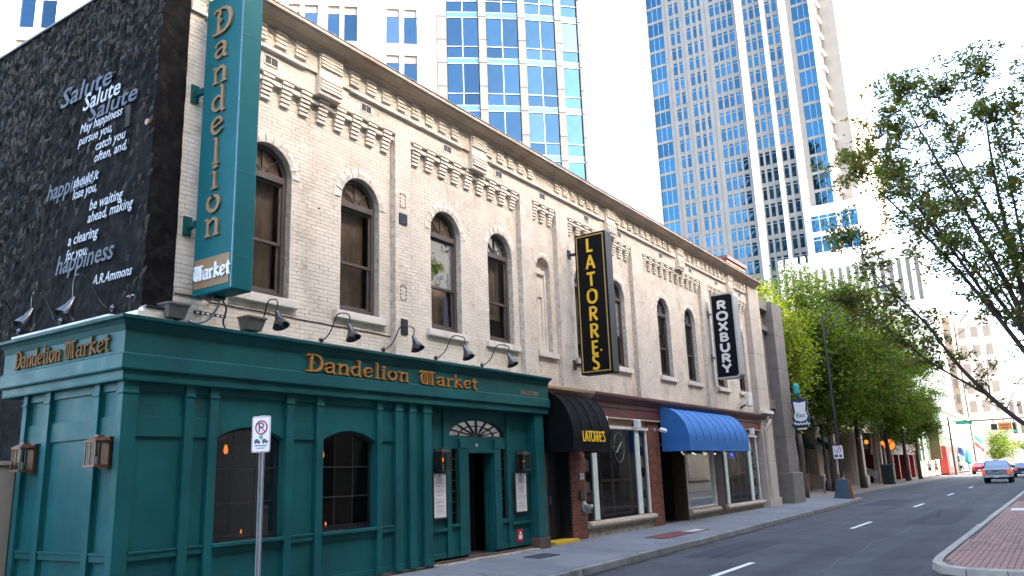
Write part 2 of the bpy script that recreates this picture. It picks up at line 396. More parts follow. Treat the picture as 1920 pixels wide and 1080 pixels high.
# ------------------------------------------------------------------ geometry helpers
class MB:
    """Collects plain geometry and links it as ONE mesh object."""
    def __init__(s):
        s.v, s.f, s.cuts = [], [], []
    def add(s, vs_, fs_):
        o = len(s.v)
        s.cuts.append((o, len(s.f)))
        s.v += [tuple(p) for p in vs_]
        s.f += [tuple(i + o for i in f) for f in fs_]
        return s
    def quad(s, a, b, c, d):
        return s.add([a, b, c, d], [(0, 1, 2, 3)])
    def box(s, x0, x1, y0, y1, z0, z1):
        return s.add([(x0, y0, z0), (x1, y0, z0), (x1, y1, z0), (x0, y1, z0), (x0, y0, z1), (x1, y0, z1), (x1, y1, z1), (x0, y1, z1)],
                     [(0, 3, 2, 1), (4, 5, 6, 7), (0, 1, 5, 4), (1, 2, 6, 5), (2, 3, 7, 6), (3, 0, 4, 7)])
    def obox(s, c, sx, sy, sz, mat):
        """box centred on c, turned by the 3x3 matrix mat"""
        c = Vector(c)
        vs_ = []
        for z in (-1, 1):
            for x, y in ((-1, -1), (1, -1), (1, 1), (-1, 1)):
                vs_.append(c + mat @ Vector((x * sx / 2, y * sy / 2, z * sz / 2)))
        return s.add(vs_, [(0, 3, 2, 1), (4, 5, 6, 7), (0, 1, 5, 4), (1, 2, 6, 5), (2, 3, 7, 6), (3, 0, 4, 7)])
    def bar(s, a, b, w, d=None, upv=(0, 0, 1)):
        """square bar from a to b"""
        a, b = Vector(a), Vector(b)
        t = (b - a).normalized()
        n = t.cross(Vector(upv))
        if n.length < 1e-4:
            n = t.cross(Vector((0, 1, 0)))
        n.normalize()
        m = t.cross(n)
        d = w if d is None else d
        vs_ = []
        for p in (a, b):
            for i, j in ((-1, -1), (1, -1), (1, 1), (-1, 1)):
                vs_.append(p + n * (i * w / 2) + m * (j * d / 2))
        return s.add(vs_, [(0, 3, 2, 1), (4, 5, 6, 7), (0, 1, 5, 4), (1, 2, 6, 5), (2, 3, 7, 6), (3, 0, 4, 7)])
    def tube(s, pts, r, n=8, cap=True):
        pts = [Vector(p) for p in pts]
        rs = r if isinstance(r, (list, tuple)) else [r] * len(pts)
        ref = Vector((0.31, 0.22, 0.93))
        o = len(s.v)
        s.cuts.append((o, len(s.f)))
        for i, p in enumerate(pts):
            t = (pts[min(i + 1, len(pts) - 1)] - pts[max(i - 1, 0)])
            if t.length < 1e-9:
                t = Vector((0, 0, 1))
            t.normalize()
            a = t.cross(ref)
            if a.length < 1e-3:
                a = t.cross(Vector((1, 0, 0)))
            a.normalize()
            b = t.cross(a)
            for k in range(n):
                w = 2 * pi * k / n
                s.v.append(tuple(p + (a * cos(w) + b * sin(w)) * rs[i]))
        for i in range(len(pts) - 1):
            for k in range(n):
                k2 = (k + 1) % n
                s.f.append((o + i * n + k, o + i * n + k2, o + (i + 1) * n + k2, o + (i + 1) * n + k))
        if cap:
            s.f.append(tuple(o + k for k in reversed(range(n))))
            s.f.append(tuple(o + (len(pts) - 1) * n + k for k in range(n)))
        return s
    def lathe(s, prof, c, n=16, axis=(0, 0, 1)):
        """profile [(radius, height)] turned round an axis through c"""
        q = Vector((0, 0, 1)).rotation_difference(Vector(axis))
        c = Vector(c)
        o = len(s.v)
        s.cuts.append((o, len(s.f)))
        for r, h in prof:
            for k in range(n):
                w = 2 * pi * k / n
                s.v.append(tuple(c + q @ Vector((r * cos(w), r * sin(w), h))))
        for i in range(len(prof) - 1):
            for k in range(n):
                k2 = (k + 1) % n
                s.f.append((o + i * n + k, o + i * n + k2, o + (i + 1) * n + k2, o + (i + 1) * n + k))
        if prof[0][0] > 1e-4:
            s.f.append(tuple(o + k for k in reversed(range(n))))
        if prof[-1][0] > 1e-4:
            s.f.append(tuple(o + (len(prof) - 1) * n + k for k in range(n)))
        return s
    def prism(s, poly, fn, d0, d1):
        """2-D polygon placed by fn(u, v, depth), extruded from d0 to d1"""
        n = len(poly)
        vs_ = [fn(u, v, d0) for u, v in poly] + [fn(u, v, d1) for u, v in poly]
        fs_ = [tuple(range(n)), tuple(reversed(range(n, 2 * n)))]
        fs_ += [(i, (i + 1) % n, n + (i + 1) % n, n + i) for i in range(n)]
        return s.add(vs_, fs_)
    def build(s, name, mat, parent=None, smooth=False, bevel=0.0, local=False, fixn=True):
        me = bpy.data.meshes.new(name)
        me.from_pydata(s.v, [], s.f)
        if fixn:
            bm = bmesh.new()
            bm.from_mesh(me)
            bmesh.ops.recalc_face_normals(bm, faces=bm.faces)
            bm.to_mesh(me)
            bm.free()
        me.materials.append(MT[mat] if isinstance(mat, str) else mat)
        if smooth:
            me.polygons.foreach_set("use_smooth", [True] * len(me.polygons))
            if smooth == 'auto':
                me.set_sharp_from_angle(angle=radians(40))
        o = bpy.data.objects.new(name, me)
        col.objects.link(o)
        if bevel > 0:
            b = o.modifiers.new("edge", 'BEVEL')
            b.width = bevel
            b.segments = 2
            b.limit_method = 'ANGLE'
        if parent is not None:
            o.parent = parent
            if not local:
                o.matrix_parent_inverse = world_of(parent).inverted()
        return o

def each(mb, name, mat, parent=None, limit=300, local=False, **kw):
    """every piece that was added becomes an object of its own; alike pieces share a mesh; past the limit they are joined"""
    cuts = mb.cuts + [(len(mb.v), len(mb.f))]
    cache, rest, out = {}, MB(), []
    for k, ((v0, f0), (v1, f1)) in enumerate(zip(cuts[:-1], cuts[1:])):
        V = mb.v[v0:v1]
        F = [tuple(i - v0 for i in f) for f in mb.f[f0:f1]]
        if not F:
            continue
        if k >= limit:
            rest.add(V, F)
            continue
        c = V[0]
        key = tuple(round(p[i] - c[i], 4) for p in V for i in range(3))
        if key in cache:
            o = cache[key].copy()
            col.objects.link(o)
            if parent is not None and not local:
                o.matrix_parent_inverse = world_of(parent).inverted()
        else:
            m1 = MB()
            m1.add([(p[0] - c[0], p[1] - c[1], p[2] - c[2]) for p in V], F)
            o = m1.build(name, mat, parent, local=local, **kw)
            cache[key] = o
        o.location = c
        out.append(o)
    if rest.v:
        o = rest.build(name, mat, parent, local=local, **kw)
        o['kind'] = 'stuff'
        out.append(o)
    return out

def world_of(o):
    m = Matrix.LocRotScale(o.location, o.rotation_euler, o.scale)
    if o.parent is not None:
        return world_of(o.parent) @ o.matrix_parent_inverse @ m
    return m

def tag(o, label=None, cat=None, group=None, kind=None):
    if label: o['label'] = label
    if cat: o['category'] = cat
    if group: o['group'] = group
    if kind: o['kind'] = kind
    return o

def thing(name, label, cat, loc=(0, 0, 0), rotz=0.0, group=None):
    o = bpy.data.objects.new(name, None)
    o.empty_display_size = 0.2
    o.location = loc
    o.rotation_euler = (0, 0, rotz)
    col.objects.link(o)
    return tag(o, label, cat, group)

def copy_tree(o, parent=None, depth=0):
    c = o.copy()
    col.objects.link(c)
    if parent is not None:
        c.parent = parent
        c.matrix_parent_inverse = o.matrix_parent_inverse.copy()
    for ch in list(o.children):
        copy_tree(ch, c, depth + 1)
    return c

def dup(root, loc, rotz=None, label=None, scale=None):
    c = copy_tree(root)
    c.location = loc
    if rotz is not None: c.rotation_euler = (0, 0, rotz)
    if scale is not None: c.scale = (scale, scale, scale)
    if label: c['label'] = label
    return c

def structure(o):
    o['kind'] = 'structure'
    return o

def linked(src, parent, loc=(0, 0, 0), world=True):
    """another object with the same mesh, for alike pieces"""
    o = src.copy()
    col.objects.link(o)
    o.location = loc
    o.parent = parent
    if world:
        o.matrix_parent_inverse = world_of(parent).inverted()
    return o

# ---- placing 2-D drawings (u right, v up, d out of the surface)
def on_front(x, y, z):          # a surface that faces the street (-Y)
    return lambda u, v, d: (x + u, y - d, z + v)
def on_left(x, y, z):           # a surface that faces back down the street (-X)
    return lambda u, v, d: (x - d, y - u, z + v)

# ---- lettering drawn as strokes
def smooth_line(pts, k=6):
    if len(pts) < 3:
        return [Vector(p) for p in pts]
    P = [Vector(p) for p in pts]
    out = []
    for i in range(len(P) - 1):
        p0, p1, p2, p3 = P[max(i - 1, 0)], P[i], P[i + 1], P[min(i + 2, len(P) - 1)]
        for j in range(k):
            t = j / k
            out.append(0.5 * ((2 * p1) + (p2 - p0) * t + (2 * p0 - 5 * p1 + 4 * p2 - p3) * t * t + (3 * p1 - p0 - 3 * p2 + p3) * t * t * t))
    out.append(P[-1])
    return out

def ribbon(mb, pts, w, fn, d0, d1, curved=True):
    """stroke of width w (number or list along its points) extruded from depth d0 to d1"""
    raw = [Vector((p[0], p[1])) for p in pts]
    ws = list(w) if isinstance(w, (list, tuple)) else [w] * len(raw)
    if curved and len(raw) > 2:
        k = 6
        line = smooth_line(raw, k)
        ww = []
        for i in range(len(raw) - 1):
            for j in range(k):
                ww.append(ws[i] + (ws[i + 1] - ws[i]) * j / k)
        ww.append(ws[-1])
    else:
        line, ww = raw, ws
    n = len(line)
    L, R = [], []
    for i, p in enumerate(line):
        t = line[min(i + 1, n - 1)] - line[max(i - 1, 0)]
        if t.length < 1e-9:
            t = Vector((1, 0))
        t.normalize()
        nn = Vector((-t.y, t.x))
        L.append(p + nn * ww[i] / 2)
        R.append(p - nn * ww[i] / 2)
    vs_ = []
    for a, b in zip(L, R):
        vs_ += [fn(a.x, a.y, d1), fn(b.x, b.y, d1), fn(a.x, a.y, d0), fn(b.x, b.y, d0)]
    fs_ = []
    for i in range(n - 1):
        a, b = 4 * i, 4 * (i + 1)
        fs_ += [(a, b, b + 1, a + 1), (a, a + 2, b + 2, b), (a + 1, b + 1, b + 3, a + 3), (a + 2, a + 3, b + 3, b + 2)]
    fs_ += [(0, 1, 3, 2), (4 * n - 4, 4 * n - 2, 4 * n - 1, 4 * n - 3)]
    mb.add(vs_, fs_)

NOUV = {   # flared stems and swelling bowls; (width, [(points, widths, curved)])
 'D': (0.86, [([(0.05, 0.90), (0.16, 0.99), (0.30, 0.93), (0.34, 0.80), (0.27, 0.70), (0.20, 0.74)], [0.10, 0.10, 0.09, 0.08, 0.07, 0.06], 1),
              ([(0.27, 0.86), (0.26, 0.5), (0.27, 0.08)], [0.13, 0.14, 0.17], 1),
              ([(0.14, 0.97), (0.45, 1.0), (0.70, 0.86), (0.79, 0.52), (0.70, 0.20), (0.46, 0.05), (0.02, 0.03)], [0.06, 0.09, 0.15, 0.18, 0.15, 0.10, 0.09], 1),
              ([(0.30, 0.62), (0.42, 0.52), (0.30, 0.43)], [0.05, 0.09, 0.05], 0)]),
 'a': (0.62, [([(0.07, 0.46), (0.16, 0.58), (0.34, 0.63), (0.46, 0.52), (0.47, 0.30)], [0.09, 0.07, 0.09, 0.13, 0.14], 1),
              ([(0.47, 0.34), (0.46, 0.08), (0.58, 0.02)], [0.14, 0.13, 0.06], 1),
              ([(0.46, 0.38), (0.24, 0.35), (0.09, 0.20), (0.18, 0.05), (0.34, 0.07), (0.47, 0.22)], [0.05, 0.08, 0.14, 0.11, 0.08, 0.05], 1)]),
 'n': (0.66, [([(0.16, 0.62), (0.15, 0.30), (0.16, 0.02)], [0.13, 0.12, 0.15], 1), ([(0.02, 0.58), (0.10, 0.62), (0.20, 0.60)], [0.05, 0.09, 0.06], 1),
              ([(0.18, 0.44), (0.34, 0.60), (0.49, 0.56), (0.53, 0.36), (0.52, 0.02)], [0.06, 0.10, 0.13, 0.14, 0.15], 1),
              ([(0.04, 0.03), (0.28, 0.03)], 0.06, 0), ([(0.40, 0.03), (0.64, 0.03)], 0.06, 0)]),
 'd': (0.66, [([(0.50, 1.0), (0.49, 0.5), (0.50, 0.06), (0.62, 0.03)], [0.12, 0.13, 0.14, 0.06], 1), ([(0.36, 0.96), (0.44, 0.99), (0.54, 0.97)], [0.04, 0.08, 0.06], 1),
              ([(0.49, 0.52), (0.32, 0.61), (0.12, 0.46), (0.10, 0.20), (0.27, 0.05), (0.49, 0.16)], [0.05, 0.09, 0.14, 0.15, 0.10, 0.05], 1)]),
 'e': (0.60, [([(0.08, 0.28), (0.34, 0.36), (0.51, 0.44)], [0.06, 0.06, 0.07], 1),
              ([(0.50, 0.42), (0.42, 0.60), (0.24, 0.60), (0.10, 0.42), (0.11, 0.18), (0.28, 0.05), (0.53, 0.18)], [0.10, 0.09, 0.10, 0.15, 0.15, 0.11, 0.05], 1)]),
 'l': (0.34, [([(0.18, 1.0), (0.17, 0.5), (0.18, 0.02)], [0.13, 0.12, 0.16], 1), ([(0.04, 0.96), (0.12, 0.99), (0.22, 0.97)], [0.04, 0.08, 0.06], 1), ([(0.04, 0.03), (0.32, 0.03)], 0.06, 0)]),
 'i': (0.34, [([(0.18, 0.62), (0.17, 0.30), (0.18, 0.02)], [0.13, 0.12, 0.16], 1), ([(0.04, 0.58), (0.12, 0.62), (0.22, 0.60)], [0.04, 0.08, 0.06], 1),
              ([(0.09, 0.79), (0.27, 0.83)], 0.13, 0), ([(0.04, 0.03), (0.32, 0.03)], 0.06, 0)]),
 'o': (0.66, [([(0.34, 0.60), (0.14, 0.50), (0.10, 0.26), (0.24, 0.07), (0.44, 0.08), (0.56, 0.30), (0.50, 0.52), (0.34, 0.60), (0.24, 0.58)], [0.09, 0.13, 0.15, 0.12, 0.11, 0.15, 0.13, 0.09, 0.09], 1)]),
 'M': (1.02, [([(0.02, 0.80), (0.10, 0.92), (0.26, 0.86), (0.42, 0.92), (0.60, 0.86), (0.76, 0.92), (0.96, 0.90)], [0.06, 0.12, 0.10, 0.12, 0.10, 0.12, 0.10], 1),
              ([(0.22, 0.84), (0.10, 0.55), (0.12, 0.20), (0.22, 0.04)], [0.08, 0.12, 0.13, 0.10], 1), ([(0.46, 0.86), (0.44, 0.45), (0.44, 0.03)], [0.09, 0.11, 0.14], 1),
              ([(0.72, 0.86), (0.78, 0.5), (0.78, 0.03)], [0.09, 0.13, 0.15], 1), ([(0.30, 0.86), (0.29, 0.5), (0.28, 0.10)], [0.06, 0.06, 0.08], 1),
              ([(0.61, 0.84), (0.62, 0.5), (0.61, 0.10)], [0.06, 0.06, 0.08], 1), ([(0.16, 0.03), (0.52, 0.03)], 0.06, 0), ([(0.66, 0.03), (0.92, 0.03)], 0.06, 0)]),
 'r': (0.50, [([(0.16, 0.62), (0.15, 0.30), (0.16, 0.02)], [0.13, 0.12, 0.16], 1), ([(0.17, 0.42), (0.30, 0.59), (0.45, 0.55)], [0.06, 0.10, 0.15], 1), ([(0.02, 0.03), (0.30, 0.03)], 0.06, 0), ([(0.02, 0.58), (0.18, 0.61)], 0.07, 0)]),
 'k': (0.66, [([(0.16, 1.0), (0.15, 0.5), (0.16, 0.02)], [0.13, 0.12, 0.16], 1), ([(0.54, 0.60), (0.36, 0.58), (0.20, 0.32)], [0.12, 0.09, 0.06], 1), ([(0.24, 0.36), (0.42, 0.20), (0.62, 0.03)], [0.08, 0.13, 0.12], 1), ([(0.02, 0.03), (0.30, 0.03)], 0.06, 0)]),
 't': (0.46, [([(0.22, 0.88), (0.20, 0.5), (0.22, 0.10), (0.40, 0.05)], [0.08, 0.13, 0.14, 0.06], 1), ([(0.03, 0.60), (0.40, 0.62)], 0.09, 0)]),
 ' ': (0.30, []),
}
SANS = {
 'L': (0.52, [([(0.10, 1.0), (0.10, 0.0)], 1, 0), ([(0.10, 0.07), (0.48, 0.07)], 1, 0)]),
 'A': (0.70, [([(0.36, 1.0), (0.04, 0.0)], 1, 0), ([(0.34, 1.0), (0.66, 0.0)], 1, 0), ([(0.14, 0.34), (0.56, 0.34)], 0.8, 0)]),
 'T': (0.66, [([(0.33, 1.0), (0.33, 0.0)], 1, 0), ([(0.02, 0.93), (0.64, 0.93)], 1, 0)]),
 'O': (0.80, [([(0.40, 0.97), (0.14, 0.84), (0.06, 0.50), (0.14, 0.16), (0.40, 0.03), (0.66, 0.16), (0.74, 0.50), (0.66, 0.84), (0.40, 0.97), (0.30, 0.95)], 1, 1)]),
 'R': (0.66, [([(0.12, 1.0), (0.12, 0.0)], 1, 0), ([(0.10, 0.94), (0.40, 0.94), (0.56, 0.80), (0.52, 0.58), (0.34, 0.50), (0.12, 0.50)], 0.9, 1), ([(0.28, 0.50), (0.62, 0.0)], 1, 0)]),
 'E': (0.52, [([(0.10, 1.0), (0.10, 0.0)], 1, 0), ([(0.10, 0.93), (0.48, 0.93)], 0.9, 0), ([(0.10, 0.52), (0.42, 0.52)], 0.9, 0), ([(0.10, 0.07), (0.48, 0.07)], 0.9, 0)]),
 "'": (0.20, [([(0.12, 1.0), (0.06, 0.80)], 0.9, 0)]),
 'S': (0.58, [([(0.50, 0.86), (0.34, 0.97), (0.12, 0.86), (0.14, 0.64), (0.40, 0.44), (0.48, 0.20), (0.28, 0.03), (0.06, 0.14)], 1, 1)]),
 'X': (0.70, [([(0.06, 1.0), (0.64, 0.0)], 1, 0), ([(0.64, 1.0), (0.06, 0.0)], 1, 0)]),
 'B': (0.64, [([(0.12, 1.0), (0.12, 0.0)], 1, 0), ([(0.10, 0.93), (0.40, 0.93), (0.52, 0.76), (0.40, 0.54), (0.12, 0.54)], 0.85, 1), ([(0.12, 0.52), (0.44, 0.50), (0.58, 0.28), (0.42, 0.07), (0.10, 0.07)], 0.85, 1)]),
 'U': (0.70, [([(0.10, 1.0), (0.10, 0.30), (0.34, 0.03), (0.60, 0.30), (0.60, 1.0)], 1, 1)]),
 'Y': (0.68, [([(0.04, 1.0), (0.34, 0.50)], 1, 0), ([(0.64, 1.0), (0.34, 0.50)], 1, 0), ([(0.34, 0.54), (0.34, 0.0)], 1, 0)]),
}
def glyph(mb, font, ch, u, v, size, fn, d0, d1, weight=None, squeeze=1.0):
    adv, strokes = font[ch]
    for k, (pts, w, curved) in enumerate(strokes):
        P = [(u + a * size * squeeze, v + b * size) for a, b in pts]
        wm = size * (weight if weight else 1.0)
        ww = [x * wm for x in w] if isinstance(w, (list, tuple)) else w * wm
        ribbon(mb, P, ww, fn, d0, d1 + 0.0006 * k, bool(curved))
    return adv * size * squeeze

def word(parent, name, font, text, u, v, size, fn, d0, d1, mat, weight=None, squeeze=1.0, gap=0.0):
    """each letter a mesh of its own under its sign"""
    for ch in text:
        if font.get(ch) is None or not font[ch][1]:
            u += 0.3 * size
            continue
        mb = MB()
        a = glyph(mb, font, ch, u, v, size, fn, d0, d1, weight, squeeze)
        mb.build(name, mat, parent)
        u += a + gap
    return u

def print_text(parent, name, text, size, fn, d, mat, shear=0.0, bold=0.0, align='LEFT', width=None, thick=0.002):
    """flat print set in the built-in typeface, turned into a thin mesh"""
    cu = bpy.data.curves.new(name, 'FONT')
    cu.body = text
    cu.size = 1.0
    cu.shear = shear
    cu.offset = bold
    cu.align_x = align
    cu.resolution_u = 2
    tmp = bpy.data.objects.new("tmp_text", cu)
    me = bpy.data.meshes.new_from_object(tmp)
    bpy.data.objects.remove(tmp)
    xs = [p.co.x for p in me.vertices]
    if not xs:
        return None
    x0, x1 = min(xs), max(xs)
    sx = size if width is None else width / (x1 - x0)
    off = x0 if width is not None else 0.0
    for p in me.vertices:
        p.co = Vector(fn((p.co.x - off) * sx, p.co.y * size, d))
    me.materials.clear()
    me.materials.append(MT[mat])
    o = bpy.data.objects.new(name, me)
    col.objects.link(o)
    bpy.data.curves.remove(cu)
    if parent is not None:
        o.parent = parent
        o.matrix_parent_inverse = world_of(parent).inverted()
    return o
# ================================================================== GROUND
def sheet(name, mat, poly, z, zfun=None):
    mb = MB()
    mb.add([(x, y, zfun(x, y) if zfun else z) for x, y in poly], [tuple(range(len(poly)))])
    o = mb.build(name, mat)
    if o.data.polygons[0].normal.z < 0:
        o.data.flip_normals()
    return structure(o)

sheet("ground", 'ground', [(-900, -900), (1500, -900), (1500, 1500), (-900, 1500)], -0.16)
sheet("road", 'asphalt', [(-120, -8.4), (15.2, -8.4), (15.6, -30), (17, -30), (16.6, -8.4), (420, -12.0), (420, 14), (112, 14), (112, 1.5), (-1.0, 1.5), (-1.0, 60), (-14, 60), (-14, 1.5), (-120, 1.5)], -0.13)

def kerb_y(x):
    return -3.22 + 0.0325 * x
KL = [(-1.0, kerb_y(-1.0) + 0.6), (-0.4, kerb_y(0) + 0.15)] + [(x, kerb_y(x)) for x in (1, 6, 12, 18, 24, 30, 36, 41, 44.5)]
KL += [(45.8, -1.70), (46.6, -1.45), (47.4, -0.95), (48.6, -0.25), (50.0, 0.25), (52, 0.48), (58, 0.58), (75, 0.35), (93, -0.05), (104, -0.15), (106.5, 0.15), (107.5, 1.0), (107.6, 3.5)]
def walk_z(x, y):
    return 0.10 if y >= 0 else 0.10 * max(0.0, (y - kerb_y(min(x, 46))) / (-kerb_y(min(x, 46))))
# pavement slab in strips so that it can fall towards the kerb
mb = MB()
pts = KL[2:11]
for (xa, ya), (xb, yb) in zip(pts[:-1], pts[1:]):
    mb.quad((xa, ya + 0.15, 0), (xb, yb + 0.15, 0), (xb, 0.0, 0.1), (xa, 0.0, 0.1))
    mb.quad((xa, 0.0, 0.1), (xb, 0.0, 0.1), (xb, 12.0, 0.1), (xa, 12.0, 0.1))
structure(mb.build("pavement", 'walk'))
mb = MB()
far = KL[10:]
for (xa, ya), (xb, yb) in zip(far[:-1], far[1:]):
    if xb > xa:
        mb.quad((xa, ya + 0.15, 0.0), (xb, yb + 0.15, 0.0), (xb, 12.0, 0.06), (xa, 12.0, 0.06))
structure(mb.build("far_pavement", 'walk_far'))
# kerb stones
def kerb_run(name, mat, line, w, side, step=None, h=0.13):
    mb = MB()
    L = [Vector((a, b, 0)) for a, b in line]
    for a, b in zip(L[:-1], L[1:]):
        t = b - a
        n = max(1, int(round(t.length / step))) if step else 1
        nn = Vector((-t.y, t.x, 0)).normalized() * side
        for i in range(n):
            p, q = a + t * (i / n), a + t * ((i + 1) / n)
            g = t.normalized() * 0.006
            p, q = p + g, q - g
            dz = rnd.uniform(-0.008, 0.006)
            dy = nn * rnd.uniform(-0.012, 0.012)
            top = [p + dy * 0.6 + Vector((0, 0, dz)), q + dy + Vector((0, 0, dz)), q + nn * w + Vector((0, 0, 0.004)), p + nn * w + Vector((0, 0, 0.004))]
            bot = [v - nn * 0.02 + Vector((0, 0, -h - 0.03)) for v in (p, q)]
            mb.add(top + bot, [(0, 1, 2, 3), (4, 5, 1, 0)])
    return structure(mb.build(name, mat, bevel=0.012))
kerb_run("kerb", 'kerb', KL, 0.17, 1, 1.9)

# right-hand pavement: kerb, sand bed, clay pavers
KR = [(15.55, -30.0), (15.6, -9.6), (15.75, -9.0), (16.1, -8.58), (16.7, -8.38), (17.6, -8.33), (24, -8.38), (34, -8.45), (51, -8.58), (75, -8.75), (90, -8.85)]
kerb_run("kerb", 'kerb_light', KR, 0.17, -1, 2.6)
sheet("pavement", 'paverjoint', [(15.72, -30), (15.76, -9.6), (15.9, -9.08), (16.22, -8.72), (16.75, -8.54), (17.6, -8.5), (24, -8.55), (34, -8.62), (51, -8.75), (90, -9.02), (90, -14.0), (17, -14.0), (17, -30)], -0.012)
def right_kerb(x):
    for (a, b), (c, d) in zip(KR[2:-1], KR[3:]):
        if a <= x <= c:
            return b + (d - b) * (x - a) / (c - a)
    return -9.0
PW, PD = 0.205, 0.102
pave_items = []
for i in range(int((40 - 15.8) / PW)):
    for j in range(int((12.6 - 8.4) / PD)):
        x = 15.85 + i * PW + (PW / 2 if j % 2 else 0.0)
        y = -8.5 - j * PD
        xx = max(15.8, min(x, 90))
        if y > right_kerb(xx + 0.1) - 0.24 or y > right_kerb(max(15.8, xx - 0.1)) - 0.24:
            continue
        if (x > 24 and y < -11.6):
            continue
        pave_items.append((x, y))
pave_items.sort(key=lambda p: (p[0] - 0) ** 2 + (p[1] + 10.6) ** 2 if -10.9 < p[1] else 1e9)
def paver_mesh():
    mb = MB()
    a, b = PW / 2 - 0.004, PD / 2 - 0.004
    c = 0.006
    mb.add([(-a, -b, -0.05), (a, -b, -0.05), (a, b, -0.05), (-a, b, -0.05),
            (-a + c * 0, -b, -0.004), (a, -b, -0.004), (a, b, -0.004), (-a, b, -0.004),
            (-a + c, -b + c, 0), (a - c, -b + c, 0), (a - c, b - c, 0), (-a + c, b - c, 0)],
           [(0, 1, 5, 4), (1, 2, 6, 5), (2, 3, 7, 6), (3, 0, 4, 7), (4, 5, 9, 8), (5, 6, 10, 9), (6, 7, 11, 10), (7, 4, 8, 11), (8, 9, 10, 11)])
    return mb
paving = thing("brick_pavement", "red clay brick pavement inside the pale kerb across the road", "pavement", (17, -9, 0))
paving['kind'] = 'structure'
del paving['category']
proto = None
stuff = MB()
pm = paver_mesh()
for k, (x, y) in enumerate(pave_items):
    z = rnd.uniform(-0.003, 0.003)
    if k < 300:
        if proto is None:
            proto = pm.build("paver", 'paver', paving)
            proto.location = (x, y, z)
        else:
            linked(proto, paving, (x, y, z))
    else:
        stuff.add([(p[0] + x, p[1] + y, p[2] + z) for p in pm.v], pm.f)
stuff.build("paver", 'paver', paving, fixn=False)['kind'] = 'stuff'
sheet("paint_patch", 'roadpaint', [(33.2, -9.35), (34.6, -9.35), (34.6, -8.85), (33.2, -8.85)], 0.006)

# lane dashes
mb = MB()
for k in range(-1, 8):
    x0 = 13.85 + 12.45 * k
    w = 0.065
    mb.add([(x0, -5.07 - w, -0.126), (x0 + 3.05, -5.07 - w, -0.126), (x0 + 3.05, -5.07 + w, -0.126), (x0, -5.07 + w, -0.126)], [(0, 1, 2, 3)])
[structure(o) for o in each(mb, "lane_marking", "roadpaint")]
# tar seams and a patch on the road
mb = MB()
for y0, xs in ((-3.9, (4, 40)), (-6.6, (8, 60))):
    x = xs[0]
    y = y0
    while x < xs[1]:
        nx, ny = x + 0.7, y0 + noise.noise(Vector((x * 0.4, y0, 0))) * 0.25
        mb.add([(x, y - 0.012, -0.1262), (nx, ny - 0.012, -0.1262), (nx, ny + 0.012, -0.1262), (x, y + 0.012, -0.1262)], [(0, 1, 2, 3)])
        x, y = nx, ny
structure(mb.build("tar_seam", "iron"))

# small covers let into the pavement
def cover(name, label, mat, x0, x1, y0, y1, frame=True):
    t = thing(name, label, "cover", ((x0 + x1) / 2, (y0 + y1) / 2, 0.05))
    z = walk_z((x0 + x1) / 2, (y0 + y1) / 2)
    a = walk_z(x0, y0)
    b = walk_z(x0, y1)
    mb = MB()
    e = 0.006
    mb.add([(x0, y0, a + e), (x1, y0, walk_z(x1, y0) + e), (x1, y1, walk_z(x1, y1) + e), (x0, y1, b + e),
            (x0, y0, a - 0.03), (x1, y0, a - 0.03), (x1, y1, b - 0.03), (x0, y1, b - 0.03)],
           [(0, 1, 2, 3), (0, 4, 5, 1), (1, 5, 6, 2), (2, 6, 7, 3), (3, 7, 4, 0)])
    mb.build("plate", mat, t)
    rim = MB()
    for p, q in (((x0, y0), (x1, y0)), ((x1, y0), (x1, y1)), ((x1, y1), (x0, y1)), ((x0, y1), (x0, y0))):
        rim.bar((*p, walk_z(*p) + 0.004), (*q, walk_z(*q) + 0.004), 0.03, 0.014)
    rim.build("rim", 'iron', t)
    return t
cover("utility_cover", "dark iron cover in the pavement before the green doorway's right side", 'iron', 14.9, 15.7, -1.25, -0.85)
cover("utility_cover", "rusty red grate in the pavement below the first shop window", 'brownred', 20.2, 22.2, -1.75, -1.2)
cover("utility_cover", "pale concrete cover in the pavement beside the rusty grate", 'kerb_light', 22.3, 23.5, -1.7, -1.3)

# pavement joints, dark gutter strip, road repairs, fallen leaves
mb = MB()
for k in range(0, 28):
    x = 3.2 + k * 1.55
    y0 = kerb_y(x) + 0.17
    mb.add([(x - 0.006, y0, 0.006), (x + 0.006, y0, 0.006), (x + 0.006, -0.02, 0.105), (x - 0.006, -0.02, 0.105)], [(0, 1, 2, 3)])
for x in range(2, 44):
    ya, yb = kerb_y(x) + 0.175, kerb_y(x + 1) + 0.175
    mb.add([(x, ya, 0.005), (x + 1, yb, 0.005), (x + 1, yb + 0.014, 0.006), (x, ya + 0.014, 0.006)], [(0, 1, 2, 3)])
structure(mb.build("pavement_joint", 'dark_line'))
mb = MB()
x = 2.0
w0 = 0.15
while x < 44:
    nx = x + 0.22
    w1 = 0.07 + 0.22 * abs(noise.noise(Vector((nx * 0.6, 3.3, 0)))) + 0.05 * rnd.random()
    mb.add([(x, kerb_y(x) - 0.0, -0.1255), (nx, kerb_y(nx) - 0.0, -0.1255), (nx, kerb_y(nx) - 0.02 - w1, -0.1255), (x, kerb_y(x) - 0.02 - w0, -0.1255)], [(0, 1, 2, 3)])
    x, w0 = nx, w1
structure(mb.build("gutter", 'dark_line'))  # dark strip of uneven width along the kerb foot
